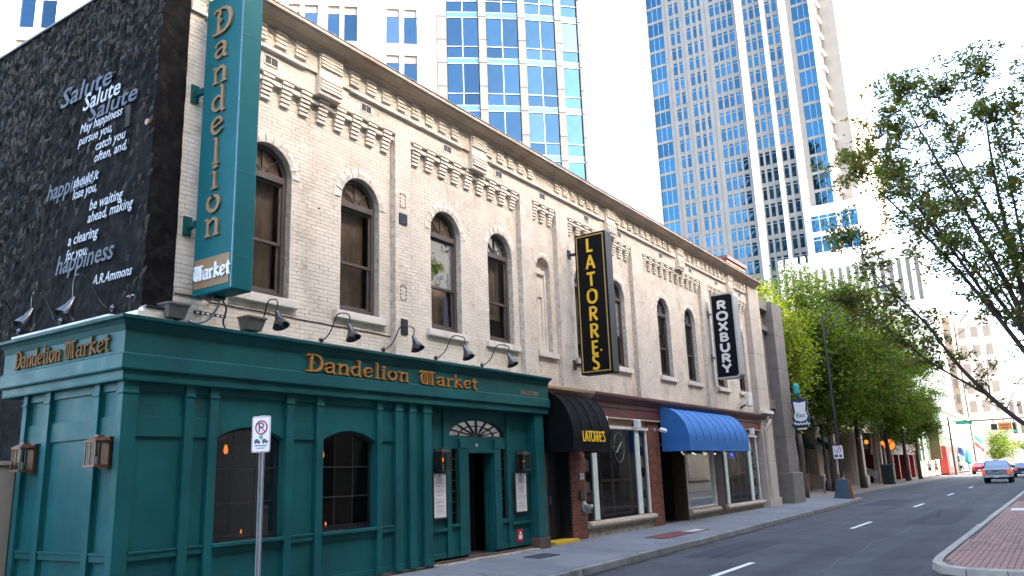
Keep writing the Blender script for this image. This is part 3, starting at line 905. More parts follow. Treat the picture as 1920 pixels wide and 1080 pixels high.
def patch(x0, x1, y0, y1):
    mb = MB()
    P = []
    for (xa, ya), (xb, yb) in (((x0, y0), (x1, y0)), ((x1, y0), (x1, y1)), ((x1, y1), (x0, y1)), ((x0, y1), (x0, y0))):
        for i in range(5):
            t = i / 5
            P.append((xa + (xb - xa) * t + rnd.uniform(-0.03, 0.03), ya + (yb - ya) * t + rnd.uniform(-0.03, 0.03), -0.1262))
    mb.add(P, [tuple(range(len(P)))])
    o = mb.build("road_patch", 'asphalt_patch')
    if o.data.polygons[0].normal.z < 0: o.data.flip_normals()
    structure(o)
patch(17.5, 21.8, -4.4, -3.3); patch(28.0, 36.5, -7.6, -6.2); patch(40.0, 47.0, -4.2, -2.6)
leaves = MB()
lr = random.Random(9)
for k in range(420):
    x = lr.uniform(9, 46)
    if lr.random() < 0.6:
        y = kerb_y(x) - abs(lr.gauss(0, 0.13)) - 0.02
        z = -0.118
    else:
        y = lr.uniform(kerb_y(x) + 0.2, -0.15)
        z = walk_z(x, y) + 0.010
    a = lr.uniform(0, 6.28)
    s_ = lr.uniform(0.02, 0.05)
    d, w = Vector((cos(a), sin(a), lr.uniform(-0.1, 0.3))) * s_, Vector((-sin(a), cos(a), lr.uniform(-0.1, 0.3))) * s_ * 0.45
    c = Vector((x, y, z))
    leaves.add([c - d, c + w, c + d, c - w], [(0, 1, 2, 3)])
for k in range(260):
    x, y = lr.uniform(16.3, 34), lr.uniform(-11, -8.45)
    a = lr.uniform(0, 6.28); s_ = lr.uniform(0.02, 0.045)
    d, w = Vector((cos(a), sin(a), 0.15)) * s_, Vector((-sin(a), cos(a), 0.1)) * s_ * 0.45
    c = Vector((x, y, 0.010))
    leaves.add([c - d, c + w, c + d, c - w], [(0, 1, 2, 3)])
o = leaves.build("fallen_leaves", 'dryleaf', fixn=False)
tag(o, "dry brown leaves scattered along the gutter and pavements", "leaves", kind='stuff')
# ================================================================== CREAM BRICK BUILDING
bld = thing("brick_building", "long two-storey cream painted brick building with arched windows and black mural side wall", "building", (20, 6, 0))
ZB, ZT = 3.95, 9.75            # brick storey from above the shopfronts to the cornice
PY = 0.14                      # recessed bay panels
SPRING, SILL = 7.08, 4.86
BAYS = [(7.45, 11.85), (12.34, 16.62), (17.22, 18.44), (19.09, 23.23), (24.08, 29.38), (30.10, 35.0)]
WINS = [(8.71, 0.53, 0), (10.99, 0.53, 0), (13.69, 0.54, 0), (15.83, 0.53, 0), (17.86, 0.34, 1), (20.07, 0.52, 2), (22.24, 0.52, 2), (25.83, 0.53, 2), (28.28, 0.53, 2), (31.33, 0.55, 2), (34.00, 0.55, 2)]
PANEL_TOP = 8.86

def arch_z(x, c, r):
    return SPRING + sqrt(max(0.0, r * r - (x - c) ** 2))

def wall_panel(mb, x0, x1, z0, z1, y, wins):
    """wall sheet with arched openings, and their reveals"""
    x = x0
    for c, r in wins:
        a, b = c - r, c + r
        mb.quad((x, y, z0), (a, y, z0), (a, y, z1), (x, y, z1))
        mb.quad((a, y, z0), (b, y, z0), (b, y, SILL), (a, y, SILL))
        N = 14
        xs = [c - r * cos(pi * i / N) for i in range(N + 1)]
        for p, q in zip(xs[:-1], xs[1:]):
            mb.quad((p, y, arch_z(p, c, r)), (q, y, arch_z(q, c, r)), (q, y, z1), (p, y, z1))
            mb.quad((p, y, arch_z(p, c, r)), (p, y + 0.28, arch_z(p, c, r)), (q, y + 0.28, arch_z(q, c, r)), (q, y, arch_z(q, c, r)))
        mb.quad((a, y, SILL), (a, y + 0.28, SILL), (a, y + 0.28, SPRING), (a, y, SPRING))
        mb.quad((b, y, SILL), (b, y + 0.28, SILL), (b, y + 0.28, SPRING), (b, y, SPRING))
        mb.quad((a, y, SILL), (b, y, SILL), (b, y + 0.28, SILL), (a, y + 0.28, SILL))
        x = b
    mb.quad((x, y, z0), (x1, y, z0), (x1, y, z1), (x, y, z1))

mb = MB()
edges = []
px = 6.93
for x0, x1 in BAYS:
    edges.append((px, x0))
    px = x1
edges.append((px, 35.0))
for x0, x1 in BAYS:
    wall_panel(mb, x0, x1, ZB, PANEL_TOP + 0.1, PY, [(c, r) for c, r, k in WINS if x0 < c < x1])
for a, b in edges:
    if b - a > 0.05:
        mb.box(a, b, 0.0, PY + 0.2, ZB, PANEL_TOP)
mb.box(6.93, 35.0, 0.0, 0.35, PANEL_TOP + 0.002, 9.28)
mb.box(6.93, 35.0, -0.05, 0.35, 9.282, ZT)
mb.build("wall", 'mortar', bld, fixn=False)

# ---- bricks: every one its own face and joint
BW, BH, BD = 0.215, 0.0735, 0.0065
def free_spans(x0, x1, z, holes):
    """x-intervals of a course at height z that no opening takes away"""
    spans = [(x0, x1)]
    for c, r, top in holes:
        if z < SILL - 0.02 or z > SPRING + r + 0.16:
            continue
        if z <= SPRING:
            h = r
        else:
            rr = r + 0.16
            d = rr * rr - (z - SPRING) ** 2
            if d <= 0:
                continue
            h = max(sqrt(d), 0)
        nxt = []
        for a, b in spans:
            if c + h <= a or c - h >= b:
                nxt.append((a, b))
            else:
                if c - h > a: nxt.append((a, c - h))
                if c + h < b: nxt.append((c + h, b))
        spans = nxt
    return spans
bricks = []                       # x0, x1, z0, z1, y of face
def lay(x0, x1, z0, z1, y, holes=()):
    n = int(round((z1 - z0) / BH))
    h = (z1 - z0) / n
    for k in range(n):
        zc = z0 + (k + 0.5) * h
        for a, b in free_spans(x0, x1, zc, holes):
            off = (BW / 2 if k % 2 else 0.0)
            s = math.floor((a - 6.93 - off) / BW)
            x = 6.93 + off + s * BW
            while x < b - 0.012:
                p, q = max(x, a), min(x + BW, b)
                if q - p > 0.03:
                    g_ = 0.0022 if rnd.random() < 0.3 else 0.0
                    bricks.append((p + g_, q - g_, z0 + k * h + 0.0028, z0 + (k + 1) * h - 0.0028, y))
                x += BW
for x0, x1 in BAYS:
    lay(x0, x1, ZB, PANEL_TOP - 0.02, PY, [(c, r, 0) for c, r, k in WINS if x0 < c < x1])
for a, b in edges:
    if b - a > 0.05:
        lay(a, b, ZB, PANEL_TOP, 0.0)
lay(6.93, 35.0, PANEL_TOP, 9.28, 0.0)
lay(6.93, 35.0, 9.28, ZT, -0.05)
def brick_geo(x0, x1, z0, z1, y, ox=0.0, oz=0.0, oy=0.0):
    j = rnd.uniform(-0.0025, 0.0025)
    d = BD + rnd.uniform(-0.003, 0.0015)
    t = rnd.uniform(-0.0015, 0.0015)
    if rnd.random() < 0.018:
        d *= 0.2                      # spalled or sunk brick
    c = 0.0016
    v = [(x0 - ox, y + 0.004 - oy, z0 - oz), (x1 - ox, y + 0.004 - oy, z0 - oz), (x1 - ox, y + 0.004 - oy, z1 - oz), (x0 - ox, y + 0.004 - oy, z1 - oz),
         (x0 + c - ox, y - d - t - oy, z0 + c + j * 0.4 - oz), (x1 - c - ox, y - d + t - oy, z0 + c - oz), (x1 - c - ox, y - d + t - oy, z1 - c - oz), (x0 + c - ox, y - d - t - oy, z1 - c - oz)]
    f = [(4, 5, 6, 7), (0, 1, 5, 4), (1, 2, 6, 5), (2, 3, 7, 6), (3, 0, 4, 7)]
    return v, f
bricks.sort(key=lambda b: (b[0]) ** 2 + (b[4] + 10.6) ** 2 + (b[2] - 1.75) ** 2 + (2000 if (b[1] - b[0]) < 0.18 or not (7.2 < b[0] or b[2] < 9.2) else 0) + (3000 if 6.93 < b[0] < 8.2 and b[2] > 4.6 else 0))
rest = MB()
for k, b in enumerate(bricks):
    if k < 300:
        m1 = MB()
        m1.add(*brick_geo(*b))
        m1.build("brick", 'cream', bld, fixn=False)
    else:
        rest.add(*brick_geo(*b))
rest.build("brick", 'cream', bld, fixn=False)['kind'] = 'stuff'

# ---- corbel table under the upper wall: stepped teeth in every bay
def tooth(x, w, zt, n, step, y_out, y_in, parent, mat='cream'):
    mb = MB()
    for i in range(n):
        y = y_out + (y_in - y_out) * (i / n)
        mb.box(x + 0.004 * i, x + w - 0.004 * i, y, PY + 0.05, zt - (i + 1) * step + 0.020, zt - i * step - 0.006)
        mb.box(x + 0.02, x + w - 0.02, y + 0.06, PY + 0.05, zt - i * step - 0.008, zt - i * step + 0.022)
    return mb.build("corbel", mat, parent)
for x0, x1 in BAYS:
    n = max(2, int(round((x1 - x0) / 0.463)))
    p = (x1 - x0) / n
    for k in range(n):
        xa = x0 + k * p + p * 0.22
        w = p * 0.56
        t = tooth(xa, w, 8.84, 6, 0.078, -0.006, PY * 0.72, bld)
    mbl = MB()                                  # small arched heads between the teeth
    for k in range(n + 1):
        a = x0 if k == 0 else x0 + k * p - p * 0.22
        b = x1 if k == n else x0 + k * p + p * 0.22
        mbl.box(a, b, 0.035, PY + 0.05, 8.70, 8.775)
        mbl.box(a, b, 0.0, PY + 0.05, 8.845, 8.858)
    each(mbl, "corbel_course", 'cream', bld)
# ---- upper frieze: rows of ribs, and ribbed piers over the bay centres
PIERS = [(9.62, 10.20), (14.42, 15.02), (21.35, 21.95), (26.95, 27.55), (32.4, 33.0), (17.62, 18.05)]
def ribs(x0, x1, z0, z1, n, y, mat='cream'):
    mb = MB()
    h = (z1 - z0) / n
    for i in range(n):
        mb.box(x0, x1, y - 0.05, 0.02, z0 + i * h + 0.024, z0 + (i + 1) * h - 0.008)
    return mb.build("frieze_rib", mat, bld)
x = 7.2
while x < 34.7:
    if not any(a - 0.32 < x < b + 0.05 for a, b in PIERS):
        ribs(x, x + 0.26, 9.37, 9.70, 4, -0.055)
    x += 0.463
for a, b in PIERS[:5]:
    mb = MB()
    mb.box(a, b, -0.12, 0.02, 8.86, 9.74)
    each(mb, "pier", 'cream', bld, bevel=0.008)
    mb = MB()
    for z0 in (8.95, 9.02, 9.09, 9.16, 9.42, 9.49, 9.56, 9.63):
        mb.box(a + 0.02, b - 0.02, -0.155, -0.118, z0, z0 + 0.046)
    each(mb, "frieze_rib", 'cream', bld)
mb = MB()
px = 6.93
for a, b in [(p[0], p[1]) for p in sorted(PIERS[:5])] + [(35.0, 35.0)]:
    if a - px > 0.6:
        mb.box(px + 0.28, a - 0.28, -0.085, 0.0, 9.255, 9.305)
    px = b
each(mb, "string_course", 'cream_trim', bld, bevel=0.006)
# attic vents
for xc in (8.58, 10.98, 13.62, 15.68, 17.74, 20.22, 22.4, 25.65, 28.4, 31.2, 34.1):
    mb = MB()
    for i in range(2):
        mb.box(xc - 0.135 + i * 0.142, xc - 0.012 + i * 0.142, -0.012, 0.02, 9.0, 9.17)
    vent = mb.build("vent", 'dark_frame', bld)
    mb = MB()
    for z in (9.0, 9.17):
        mb.box(xc - 0.155, xc + 0.155, -0.02, 0.0, z - 0.012, z + 0.012)
    mb.box(xc - 0.165, xc - 0.14, -0.02, 0.0, 9.0, 9.17)
    mb.box(xc + 0.135, xc + 0.16, -0.02, 0.0, 9.0, 9.17)
    mb.build("frame", 'cream_trim', vent)
# ---- cornice
prof = [(-0.06, 9.70), (-0.14, 9.70), (-0.15, 9.745), (-0.20, 9.76), (-0.21, 9.79), (-0.30, 9.83), (-0.38, 9.86), (-0.385, 9.885), (-0.43, 9.895), (-0.43, 9.95), (-0.40, 9.965), (0.10, 9.99), (0.10, 9.70)]
mb = MB()
n = 18
for i in range(n):
    a, b = 6.85 + (36.2 - 6.85) * i / n, 6.85 + (36.2 - 6.85) * (i + 1) / n
    dz = rnd.uniform(-0.004, 0.004)
    mb.prism(prof, lambda u, v, d: (d, u, v + dz), a + 0.004, b - 0.004)
mb.build("cornice", 'cornice', bld)
mb = MB()
mb.box(6.85, 36.2, -0.435, -0.36, 9.968, 9.99)
mb.box(6.6, 36.0, 0.101, 12.0, 9.85, 9.93)
mb.build("roof", 'roofgravel', bld)
# back and party walls
mb = MB()
mb.box(6.72, 36.3, 11.75, 12.0, 0.1, 9.8)
mb.box(36.0, 36.3, 0.4, 11.7, 0.1, 9.8)
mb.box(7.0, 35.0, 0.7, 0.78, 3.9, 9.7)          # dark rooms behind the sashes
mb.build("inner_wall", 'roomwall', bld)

# ---- mural side wall
MX = 6.45
mural = MB()
def mural_p(y, z):
    """side wall skin, trowelled render in lumps"""
    v = Vector((0.0, y * 1.9, z * 1.5))
    fade = 0.18 + 0.82 * min(1.0, max(0.0, (y - 0.3) / 4.0 + (z - 6.3) / 4.5))
    h = noise.noise(v * 2.0) * 0.025 + max(-0.3, noise.noise(v * 5.0)) * 0.045 + noise.noise(v * 12.0) * 0.016
    return (MX - h * fade, y, z)
NYm, NZm = 330, 250
Y0m, Y1m, Z0m, Z1m = 0.0, 10.0, 3.6, 9.98
for j in range(NZm + 1):
    for i in range(NYm + 1):
        y = Y0m + (Y1m - Y0m) * (i / NYm) ** 1.25
        mural.v.append(mural_p(y, Z0m + (Z1m - Z0m) * j / NZm))
for j in range(NZm):
    for i in range(NYm):
        a = j * (NYm + 1) + i
        mural.f.append((a, a + NYm + 1, a + NYm + 2, a + 1))
side = mural.build("side_wall", 'mural', bld, smooth=True, fixn=False)
mb = MB()
NX = 24
for j in range(120):
    z0, z1 = 3.95 + (9.98 - 3.95) * j / 120, 3.95 + (9.98 - 3.95) * (j + 1) / 120
    for i in range(NX):
        xa, xb = MX + 0.48 * i / NX, MX + 0.48 * (i + 1) / NX
        def q(x, z):
            e = 0.0 if (x < MX + 0.001) else noise.noise(Vector((x * 6, 7.1, z * 5))) * 0.02
            return (x if x > MX + 0.001 else mural_p(0, z)[0], -0.012 - abs(e), z)
        mb.quad(q(xa, z0), q(xb, z0), q(xb, z1), q(xa, z1))
mb.build("side_wall_return", 'mural', bld, smooth=True, fixn=False)
mb = MB()
mb.box(MX + 0.05, MX + 0.5, 0.0, 10.0, 3.4, 9.9)
mb.box(MX + 0.05, MX + 0.4, 0.05, 12.0, 0.0, 3.4)
mb.build("side_wall_core", 'mural', bld)
mb = MB()
mb.box(MX - 0.04, MX + 0.50, -0.04, 12.0, 9.98, 10.03)
mb.build("coping", 'dark_frame', bld, bevel=0.01)
lump = MB()
lr = random.Random(31)
for k in range(5200):
    y = 10.0 * lr.random() ** 1.3
    z = lr.uniform(4.3, 9.95)
    dens = min(1.0, max(0.04, 0.10 + 0.85 * ((z - 5.6) / 3.6) + 0.10 * (y - 1.0)))
    if y < 0.35: dens = 0.25
    if 0.1 < y < 3.0 and 4.6 < z < 8.4: dens *= 0.30
    if lr.random() > dens:
        continue
    a = radians(lr.gauss(62, 22))
    L, W = lr.uniform(0.05, 0.15), lr.uniform(0.018, 0.05)
    ux, uz = cos(a), sin(a)
    P = []
    for t in range(7):
        w = 2 * pi * t / 7
        e, f_ = L * cos(w) * lr.uniform(0.7, 1.15), W * sin(w) * lr.uniform(0.7, 1.2)
        yy, zz = y - (e * ux - f_ * uz), z + (e * uz + f_ * ux)
        P.append((mural_p(yy, zz)[0] + 0.004, yy, zz))
    base = mural_p(y, z)
    P.append((base[0] - lr.uniform(0.012, 0.03), y + 0.3 * L * ux, z + 0.25 * W))
    lump.add(P, [(t, (t + 1) % 7, 7) for t in range(7)])
o = lump.build("render_lump", 'lump', side, fixn=False)
o['kind'] = 'stuff'
# poem painted on the side wall
poem = [("Salute", 2.79, 1.22, 8.17, 0.42, 'bluegrey', 0.2), ("Salute", 1.86, 0.45, 7.66, 0.36, 'bluegrey', 0.2), ("Salute", 2.03, 0.94, 7.90, 0.36, 'mural_white', 0.2),
        ("May happiness", 2.05, 0.82, 7.50, 0.20, 'mural_white', 0.25), ("pursue you,", 2.07, 1.08, 7.29, 0.20, 'mural_white', 0.25),
        ("catch you", 1.52, 0.68, 7.07, 0.20, 'mural_white', 0.25), ("often, and,", 1.53, 0.62, 6.87, 0.20, 'mural_white', 0.25),
        ("happiness", 2.93, 1.45, 6.52, 0.36, 'bluegrey', 0.25), ("should it", 2.10, 1.35, 6.56, 0.21, 'mural_white', 0.25), ("lose you,", 2.08, 1.38, 6.36, 0.21, 'mural_white', 0.25),
        ("be waiting", 1.54, 0.61, 6.06, 0.22, 'mural_white', 0.25), ("ahead, making", 1.56, 0.32, 5.86, 0.21, 'mural_white', 0.25),
        ("a clearing", 2.09, 1.21, 5.58, 0.22, 'mural_white', 0.25), ("for you.", 2.11, 1.49, 5.34, 0.21, 'mural_white', 0.25),
        ("happiness", 2.40, 0.74, 5.15, 0.38, 'bluegrey', 0.25), ("A.R.Ammons", 1.26, 0.21, 4.80, 0.19, 'mural_white', 0.3), ("~.~", 0.30, 0.10, 4.45, 0.10, 'mural_white', 0.2)]
for k, (txt, ya, yb, z, size, mat, sh) in enumerate(poem):
    d = 0.037 + (0.004 if mat == 'mural_white' else 0.0) + 0.0008 * k
    print_text(side, "lettering", txt, size * 1.15, on_left(MX, ya, z), d, mat, shear=sh, bold=0.012, width=ya - yb)
mb = MB()
mb.lathe([(0.055, 0), (0.05, 0.03), (0.0, 0.035)], (MX - 0.02, -0.0 + 0.12, 7.17), 10, (-1, 0, 0))
mb.build("anchor_plate", 'copper', side)
mb = MB()
mb.box(MX - 0.035, MX + 0.02, 0.62, 0.74, 7.25, 7.62)
mb.build("hatch", 'dark', side)

# ---- stone arches, sills and windows
def window(c, r, kind):
    wo = thing("window", None, None)
    wo.parent = bld
    wo.matrix_parent_inverse = world_of(bld).inverted()
    y = PY
    yf = y + 0.13
    fmat = 'winframe' if kind == 0 else ('winframe' if kind == 2 else 'cream_trim')
    N = 16
    def arc(rad, n=N):
        return [(c - rad * cos(pi * i / n), SPRING + rad * sin(pi * i / n)) for i in range(n + 1)]
    # frame: jambs and arched head
    mb = MB()
    w = 0.085 if kind != 2 else 0.06
    mb.box(c - r, c - r + w, yf, yf + 0.09, SILL + 0.03, SPRING)
    mb.box(c + r - w, c + r, yf, yf + 0.09, SILL + 0.03, SPRING)
    mb.box(c - r + w, c + r - w, yf, yf + 0.09, SILL + 0.03, SILL + 0.03 + w * 1.2)
    mb.box(c - r + w, c + r - w, yf - 0.03, yf + 0.09, SPRING - 0.10, SPRING + 0.02)
    o, i_ = arc(r), arc(r - w)
    for k in range(N):
        poly = [o[k], o[k + 1], i_[k + 1], i_[k]]
        mb.prism(poly, lambda u, v, d: (u, d, v), yf, yf + 0.09)
    mb.build("frame", fmat, wo, bevel=0.006)
    if kind == 1:
        mb = MB()
        mb.box(c - r + w, c + r - w, yf + 0.04, yf + 0.07, SILL + 0.1, SPRING - 0.1)
        i2 = arc(r - w)
        mb.add([(u, yf + 0.05, v) for u, v in i2], [tuple(range(len(i2)))])
        mb.build("panel", 'cream', wo)
        mb = MB()
        mb.box(c - 0.13, c + 0.13, yf + 0.0, yf + 0.06, 6.35, 6.47)
        mb.box(c - 0.13, c - 0.10, yf + 0.01, yf + 0.06, 5.2, 6.35)
        mb.box(c + 0.10, c + 0.13, yf + 0.01, yf + 0.06, 5.2, 6.35)
        mb.build("blocking", 'cream_trim', wo)
    else:
        meet = 5.86
        mb = MB()                      # fanlight bars
        for k in (1, 2, 3):
            an = pi * k / 4
            mb.bar((c, yf + 0.035, SPRING + 0.03), (c - (r - w) * cos(an), yf + 0.035, SPRING + (r - w) * sin(an)), 0.022, 0.03, (0, 1, 0))
        mb.tube([(c - 0.13 * cos(pi * i / 8), yf + 0.035, SPRING + 0.02 + 0.13 * sin(pi * i / 8)) for i in range(9)], 0.011, 6)
        each(mb, "fanlight_bar", fmat, wo)
        mb = MB()
        i2 = arc(r - w)
        mb.add([(u, yf + 0.05, v) for u, v in i2], [tuple(range(len(i2)))])
        mb.build("pane", 'winglass', wo)
        mb = MB()
        i3 = arc(r - w * 0.5)
        mb.add([(u, yf + 0.085, v) for u, v in i3], [tuple(range(len(i3)))])
        mb.build("fanlight_board", 'fanboard', wo)
        # sashes
        x0, x1 = c - r + w, c + r - w
        for zz0, zz1, dy in ((meet - 0.02, SPRING - 0.10, 0.03), (SILL + 0.03 + w * 1.2, meet + 0.03, 0.062)):
            mb = MB()
            sw = 0.055
            mb.box(x0, x0 + sw, yf + dy, yf + dy + 0.03, zz0, zz1)
            mb.box(x1 - sw, x1, yf + dy, yf + dy + 0.03, zz0, zz1)
            mb.box(x0 + sw, x1 - sw, yf + dy, yf + dy + 0.03, zz1 - sw, zz1)
            mb.box(x0 + sw, x1 - sw, yf + dy, yf + dy + 0.03, zz0, zz0 + sw)
            mb.build("sash", fmat, wo, bevel=0.004)
            mb = MB()
            mb.quad((x0 + sw, yf + dy + 0.016, zz0 + sw), (x1 - sw, yf + dy + 0.016, zz0 + sw), (x1 - sw, yf + dy + 0.016, zz1 - sw), (x0 + sw, yf + dy + 0.016, zz1 - sw))
            mb.build("pane", 'winglass', wo)
        mb = MB()                      # drawn blind behind the glass, with a gap
        drop = rnd.choice((5.0, 4.95, 5.5, 5.95)) if kind == 0 else rnd.choice((5.9, 6.4, 5.4))
        nseg = 14
        for i in range(nseg):
            a, b = x0 + (x1 - x0) * i / nseg, x0 + (x1 - x0) * (i + 1) / nseg
            da, db = 0.018 * sin(i * 1.9), 0.018 * sin((i + 1) * 1.9)
            mb.quad((a, yf + 0.22 + da, drop), (b, yf + 0.22 + db, drop), (b, yf + 0.22 + db, SPRING + r - 0.03), (a, yf + 0.22 + da, SPRING + r - 0.03))
        mb.build("blind", 'blind', wo, smooth=True)
    # sill
    mb = MB()
    mb.box(c - r - 0.17, c + r + 0.17, y - 0.10, y + 0.22, SILL - 0.15, SILL)
    mb.build("sill", 'cream_trim', wo, bevel=0.012)
    # rough stone arch band above the head
    K = 11
    for k in range(K):
        a0, a1 = pi * (k / K) + 0.012, pi * ((k + 1) / K) - 0.012
        if kind == 1: ro, ri = r + 0.15, r
        else: ro, ri = r + rnd.uniform(0.17, 0.215), r
        pts = []
        for rad in (ri, (ri + ro) / 2, ro):
            for a in (a0, (a0 + a1) / 2, a1):
                bulge = rnd.uniform(0.012, 0.034)
                if rad in (ri, ro): bulge *= 0.45
                pts.append((c - rad * cos(a), y - bulge, SPRING + rad * sin(a)))
        mb = MB()
        base = 0
        mb.add(pts, [(0, 1, 4, 3), (1, 2, 5, 4), (3, 4, 7, 6), (4, 5, 8, 7)])
        bk = [(p[0], y + 0.02, p[2]) for p in pts]
        mb.v += bk
        q = base
        for e in ((0, 1), (1, 2), (2, 5), (5, 8), (8, 7), (7, 6), (6, 3), (3, 0)):
            mb.f.append((q + e[0], q + e[1], q + 9 + e[1], q + 9 + e[0]))
        mb.build("arch_stone", 'rock', wo)
    return wo
for c, r, k in WINS:
    window(c, r, k)
# blue-grey patch in one window, dark square patches and old bolts on the wall
mb = MB()
mb.quad((13.83, PY + 0.20, 5.0), (14.02, PY + 0.20, 4.97), (13.95, PY + 0.20, 5.7), (13.83, PY + 0.20, 5.72))
mb.build("window_patch", 'bluegrey', bld)
for x, z, w, h in ((12.08, 7.02, 0.24, 0.24), (12.1, 4.75, 0.2, 0.32)):
    mb = MB()
    mb.box(x - w / 2, x + w / 2, -0.028, -0.0, z - h / 2, z + h / 2)
    mb.build("patch_plate", 'black_metal', bld, bevel=0.006)
for x, z in ((12.07, 7.42), (12.08, 5.45)):
    mb = MB()
    for a, b in (((-0.08, -0.15), (0.08, -0.15)), ((0.08, -0.15), (0.08, 0.15)), ((0.08, 0.15), (-0.08, 0.15)), ((-0.08, 0.15), (-0.08, -0.15))):
        for q in range(4):
            t0, t1 = q / 4 + 0.04, q / 4 + 0.19
            p0 = (x + a[0] + (b[0] - a[0]) * t0, z + a[1] + (b[1] - a[1]) * t0)
            p1 = (x + a[0] + (b[0] - a[0]) * t1, z + a[1] + (b[1] - a[1]) * t1)
            mb.bar((p0[0], -0.014, p0[1]), (p1[0], -0.014, p1[1]), 0.014, 0.01, (0, 1, 0))
    each(mb, "glue_mark", 'copper', bld)
mb = MB()
for k in range(34):
    bx = rnd.choice([b for b in BAYS])
    x, z = rnd.uniform(bx[0] + 0.1, bx[1] - 0.1), rnd.uniform(4.6, 8.1)
    if any(abs(x - c) < r + 0.25 for c, r, q in WINS): continue
    mb.lathe([(0.022, -0.004), (0.016, 0.012), (0, 0.014)], (x, PY - 0.008, z), 7, (0, -1, 0))
each(mb, "old_bolt", 'darkwood', bld)
# string of flashing where brick meets the shopfront
mb = MB()
mb.box(6.5, 16.9, 0.02, 0.095, 4.02, 4.13)
mb.build("flashing", 'offwhite', bld)
# ================================================================== GREEN CORNER SHOPFRONT
gs = thing("green_shopfront", "teal green panelled timber pub front wrapping the street corner under the mural", "shopfront", (6.1, -0.3, 0.1))
GX, GY = 6.10, -0.30                      # outer faces of the posts
GB = 0.14                                 # foot of the woodwork
PFY, PFX = GY + 0.075, GX + 0.075         # panel faces
def frontbox(mb, x0, x1, z0, z1, p, back=0.10):
    mb.box(x0, x1, GY + 0.075 - p, GY + back, z0, z1)
def leftbox(mb, y0, y1, z0, z1, p, back=0.10):
    mb.box(GX + 0.075 - p, GX + back, y0, y1, z0, z1)

W1, W2 = (7.62, 8.90), (9.72, 11.02)
WZ0, WZ1, WZC = 0.96, 2.44, 2.62           # sill, springing, crown of the segmental heads
def seg_z(x, a, b):
    c, h = (a + b) / 2, (b - a) / 2
    s = WZC - WZ1
    R = (h * h + s * s) / (2 * s)
    return WZC - R + sqrt(R * R - (x - c) ** 2)

# backing boards, with the window openings cut out
mb = MB()
def back_front(x0, x1, z0=GB, z1=3.22):
    mb.quad((x0, PFY, z0), (x1, PFY, z0), (x1, PFY, z1), (x0, PFY, z1))
back_front(GX + 0.02, W1[0]); back_front(W1[1], W2[0]); back_front(W2[1], 12.60)
for a, b in (W1, W2):
    mb.quad((a, PFY, GB), (b, PFY, GB), (b, PFY, WZ0), (a, PFY, WZ0))
    N = 12
    for i in range(N):
        p, q = a + (b - a) * i / N, a + (b - a) * (i + 1) / N
        mb.quad((p, PFY, seg_z(p, a, b)), (q, PFY, seg_z(q, a, b)), (q, PFY, 3.22), (p, PFY, 3.22))
        mb.quad((p, PFY, seg_z(p, a, b)), (q, PFY, seg_z(q, a, b)), (q, PFY + 0.16, seg_z(q, a, b)), (p, PFY + 0.16, seg_z(p, a, b)))
    for x in (a, b):
        mb.quad((x, PFY, WZ0), (x, PFY + 0.16, WZ0), (x, PFY + 0.16, WZ1), (x, PFY, WZ1))
mb.quad((PFX, PFY + 0.005, GB), (PFX, 2.36, GB), (PFX, 2.36, 3.22), (PFX, PFY + 0.005, 3.22))
mb.quad((PFX, 2.36, GB), (6.6, 2.36, GB), (6.6, 2.36, 3.22), (PFX, 2.36, 3.22))
mb.build("backing_panel", 'teal', gs, fixn=False)

def post(x0, x1, z0=GB, z1=3.22, cap=True, p=0.075):
    mb = MB()
    frontbox(mb, x0, x1, z0, z1, p)
    if cap:
        frontbox(mb, x0 - 0.012, x1 + 0.012, 3.02, 3.06, p + 0.014)
        frontbox(mb, x0 - 0.012, x1 + 0.012, z0, z0 + 0.13, p + 0.016)
    mb.build("pilaster", 'teal', gs, bevel=0.006)
def lpost(y0, y1, p=0.075):
    mb = MB()
    leftbox(mb, y0, y1, GB, 3.22, p)
    leftbox(mb, y0 - 0.012, y1 + 0.012, 3.02, 3.06, p + 0.014)
    leftbox(mb, y0 - 0.012, y1 + 0.012, GB, GB + 0.13, p + 0.016)
    mb.build("pilaster", 'teal', gs, bevel=0.006)
# corner post wraps the corner
mb = MB()
mb.box(GX, GX + 0.22, GY, GY + 0.14, GB, 3.22)
mb.box(GX - 0.014, GX + 0.232, GY - 0.014, GY + 0.152, 3.02, 3.06)
mb.box(GX - 0.016, GX + 0.232, GY - 0.016, GY + 0.152, GB, GB + 0.13)
mb.build("pilaster", 'teal', gs, bevel=0.008)
for a, b in ((7.06, 7.20), (7.47, 7.61), (8.91, 9.06), (9.56, 9.71), (11.03, 11.15), (11.52, 11.72), (11.92, 12.10), (12.34, 12.58)):
    post(a, b)
for a, b in ((0.28, 0.42), (1.58, 1.72), (2.24, 2.36)):
    lpost(a, b)
# rails and raised mouldings between the posts
def panel_front(x0, x1, rails=True):
    mb = MB()
    frontbox(mb, x0, x1, 0.84, 0.93, 0.05)
    frontbox(mb, x0, x1, 0.925, 0.955, 0.066)
    frontbox(mb, x0, x1, 2.47, 2.73, 0.022)
    frontbox(mb, x0, x1, 2.455, 2.47, 0.036)
    frontbox(mb, x0, x1, 3.07, 3.22, 0.03)
    frontbox(mb, x0, x1, GB, GB + 0.10, 0.03)
    each(mb, "rail", 'teal', gs, bevel=0.004)
    mb = MB()
    e = 0.035
    for z0, z1 in ((GB + 0.12, 0.82), (0.97, 2.44), (2.745, 3.055)):
        for a in (x0 + 0.004, x1 - 0.022):
            frontbox(mb, a, a + 0.018, z0, z1, 0.014)
    each(mb, "moulding", 'teal', gs)
for a, b in ((6.33, 7.05), (7.21, 7.46), (9.07, 9.55), (11.16, 11.51)):
    panel_front(a, b)
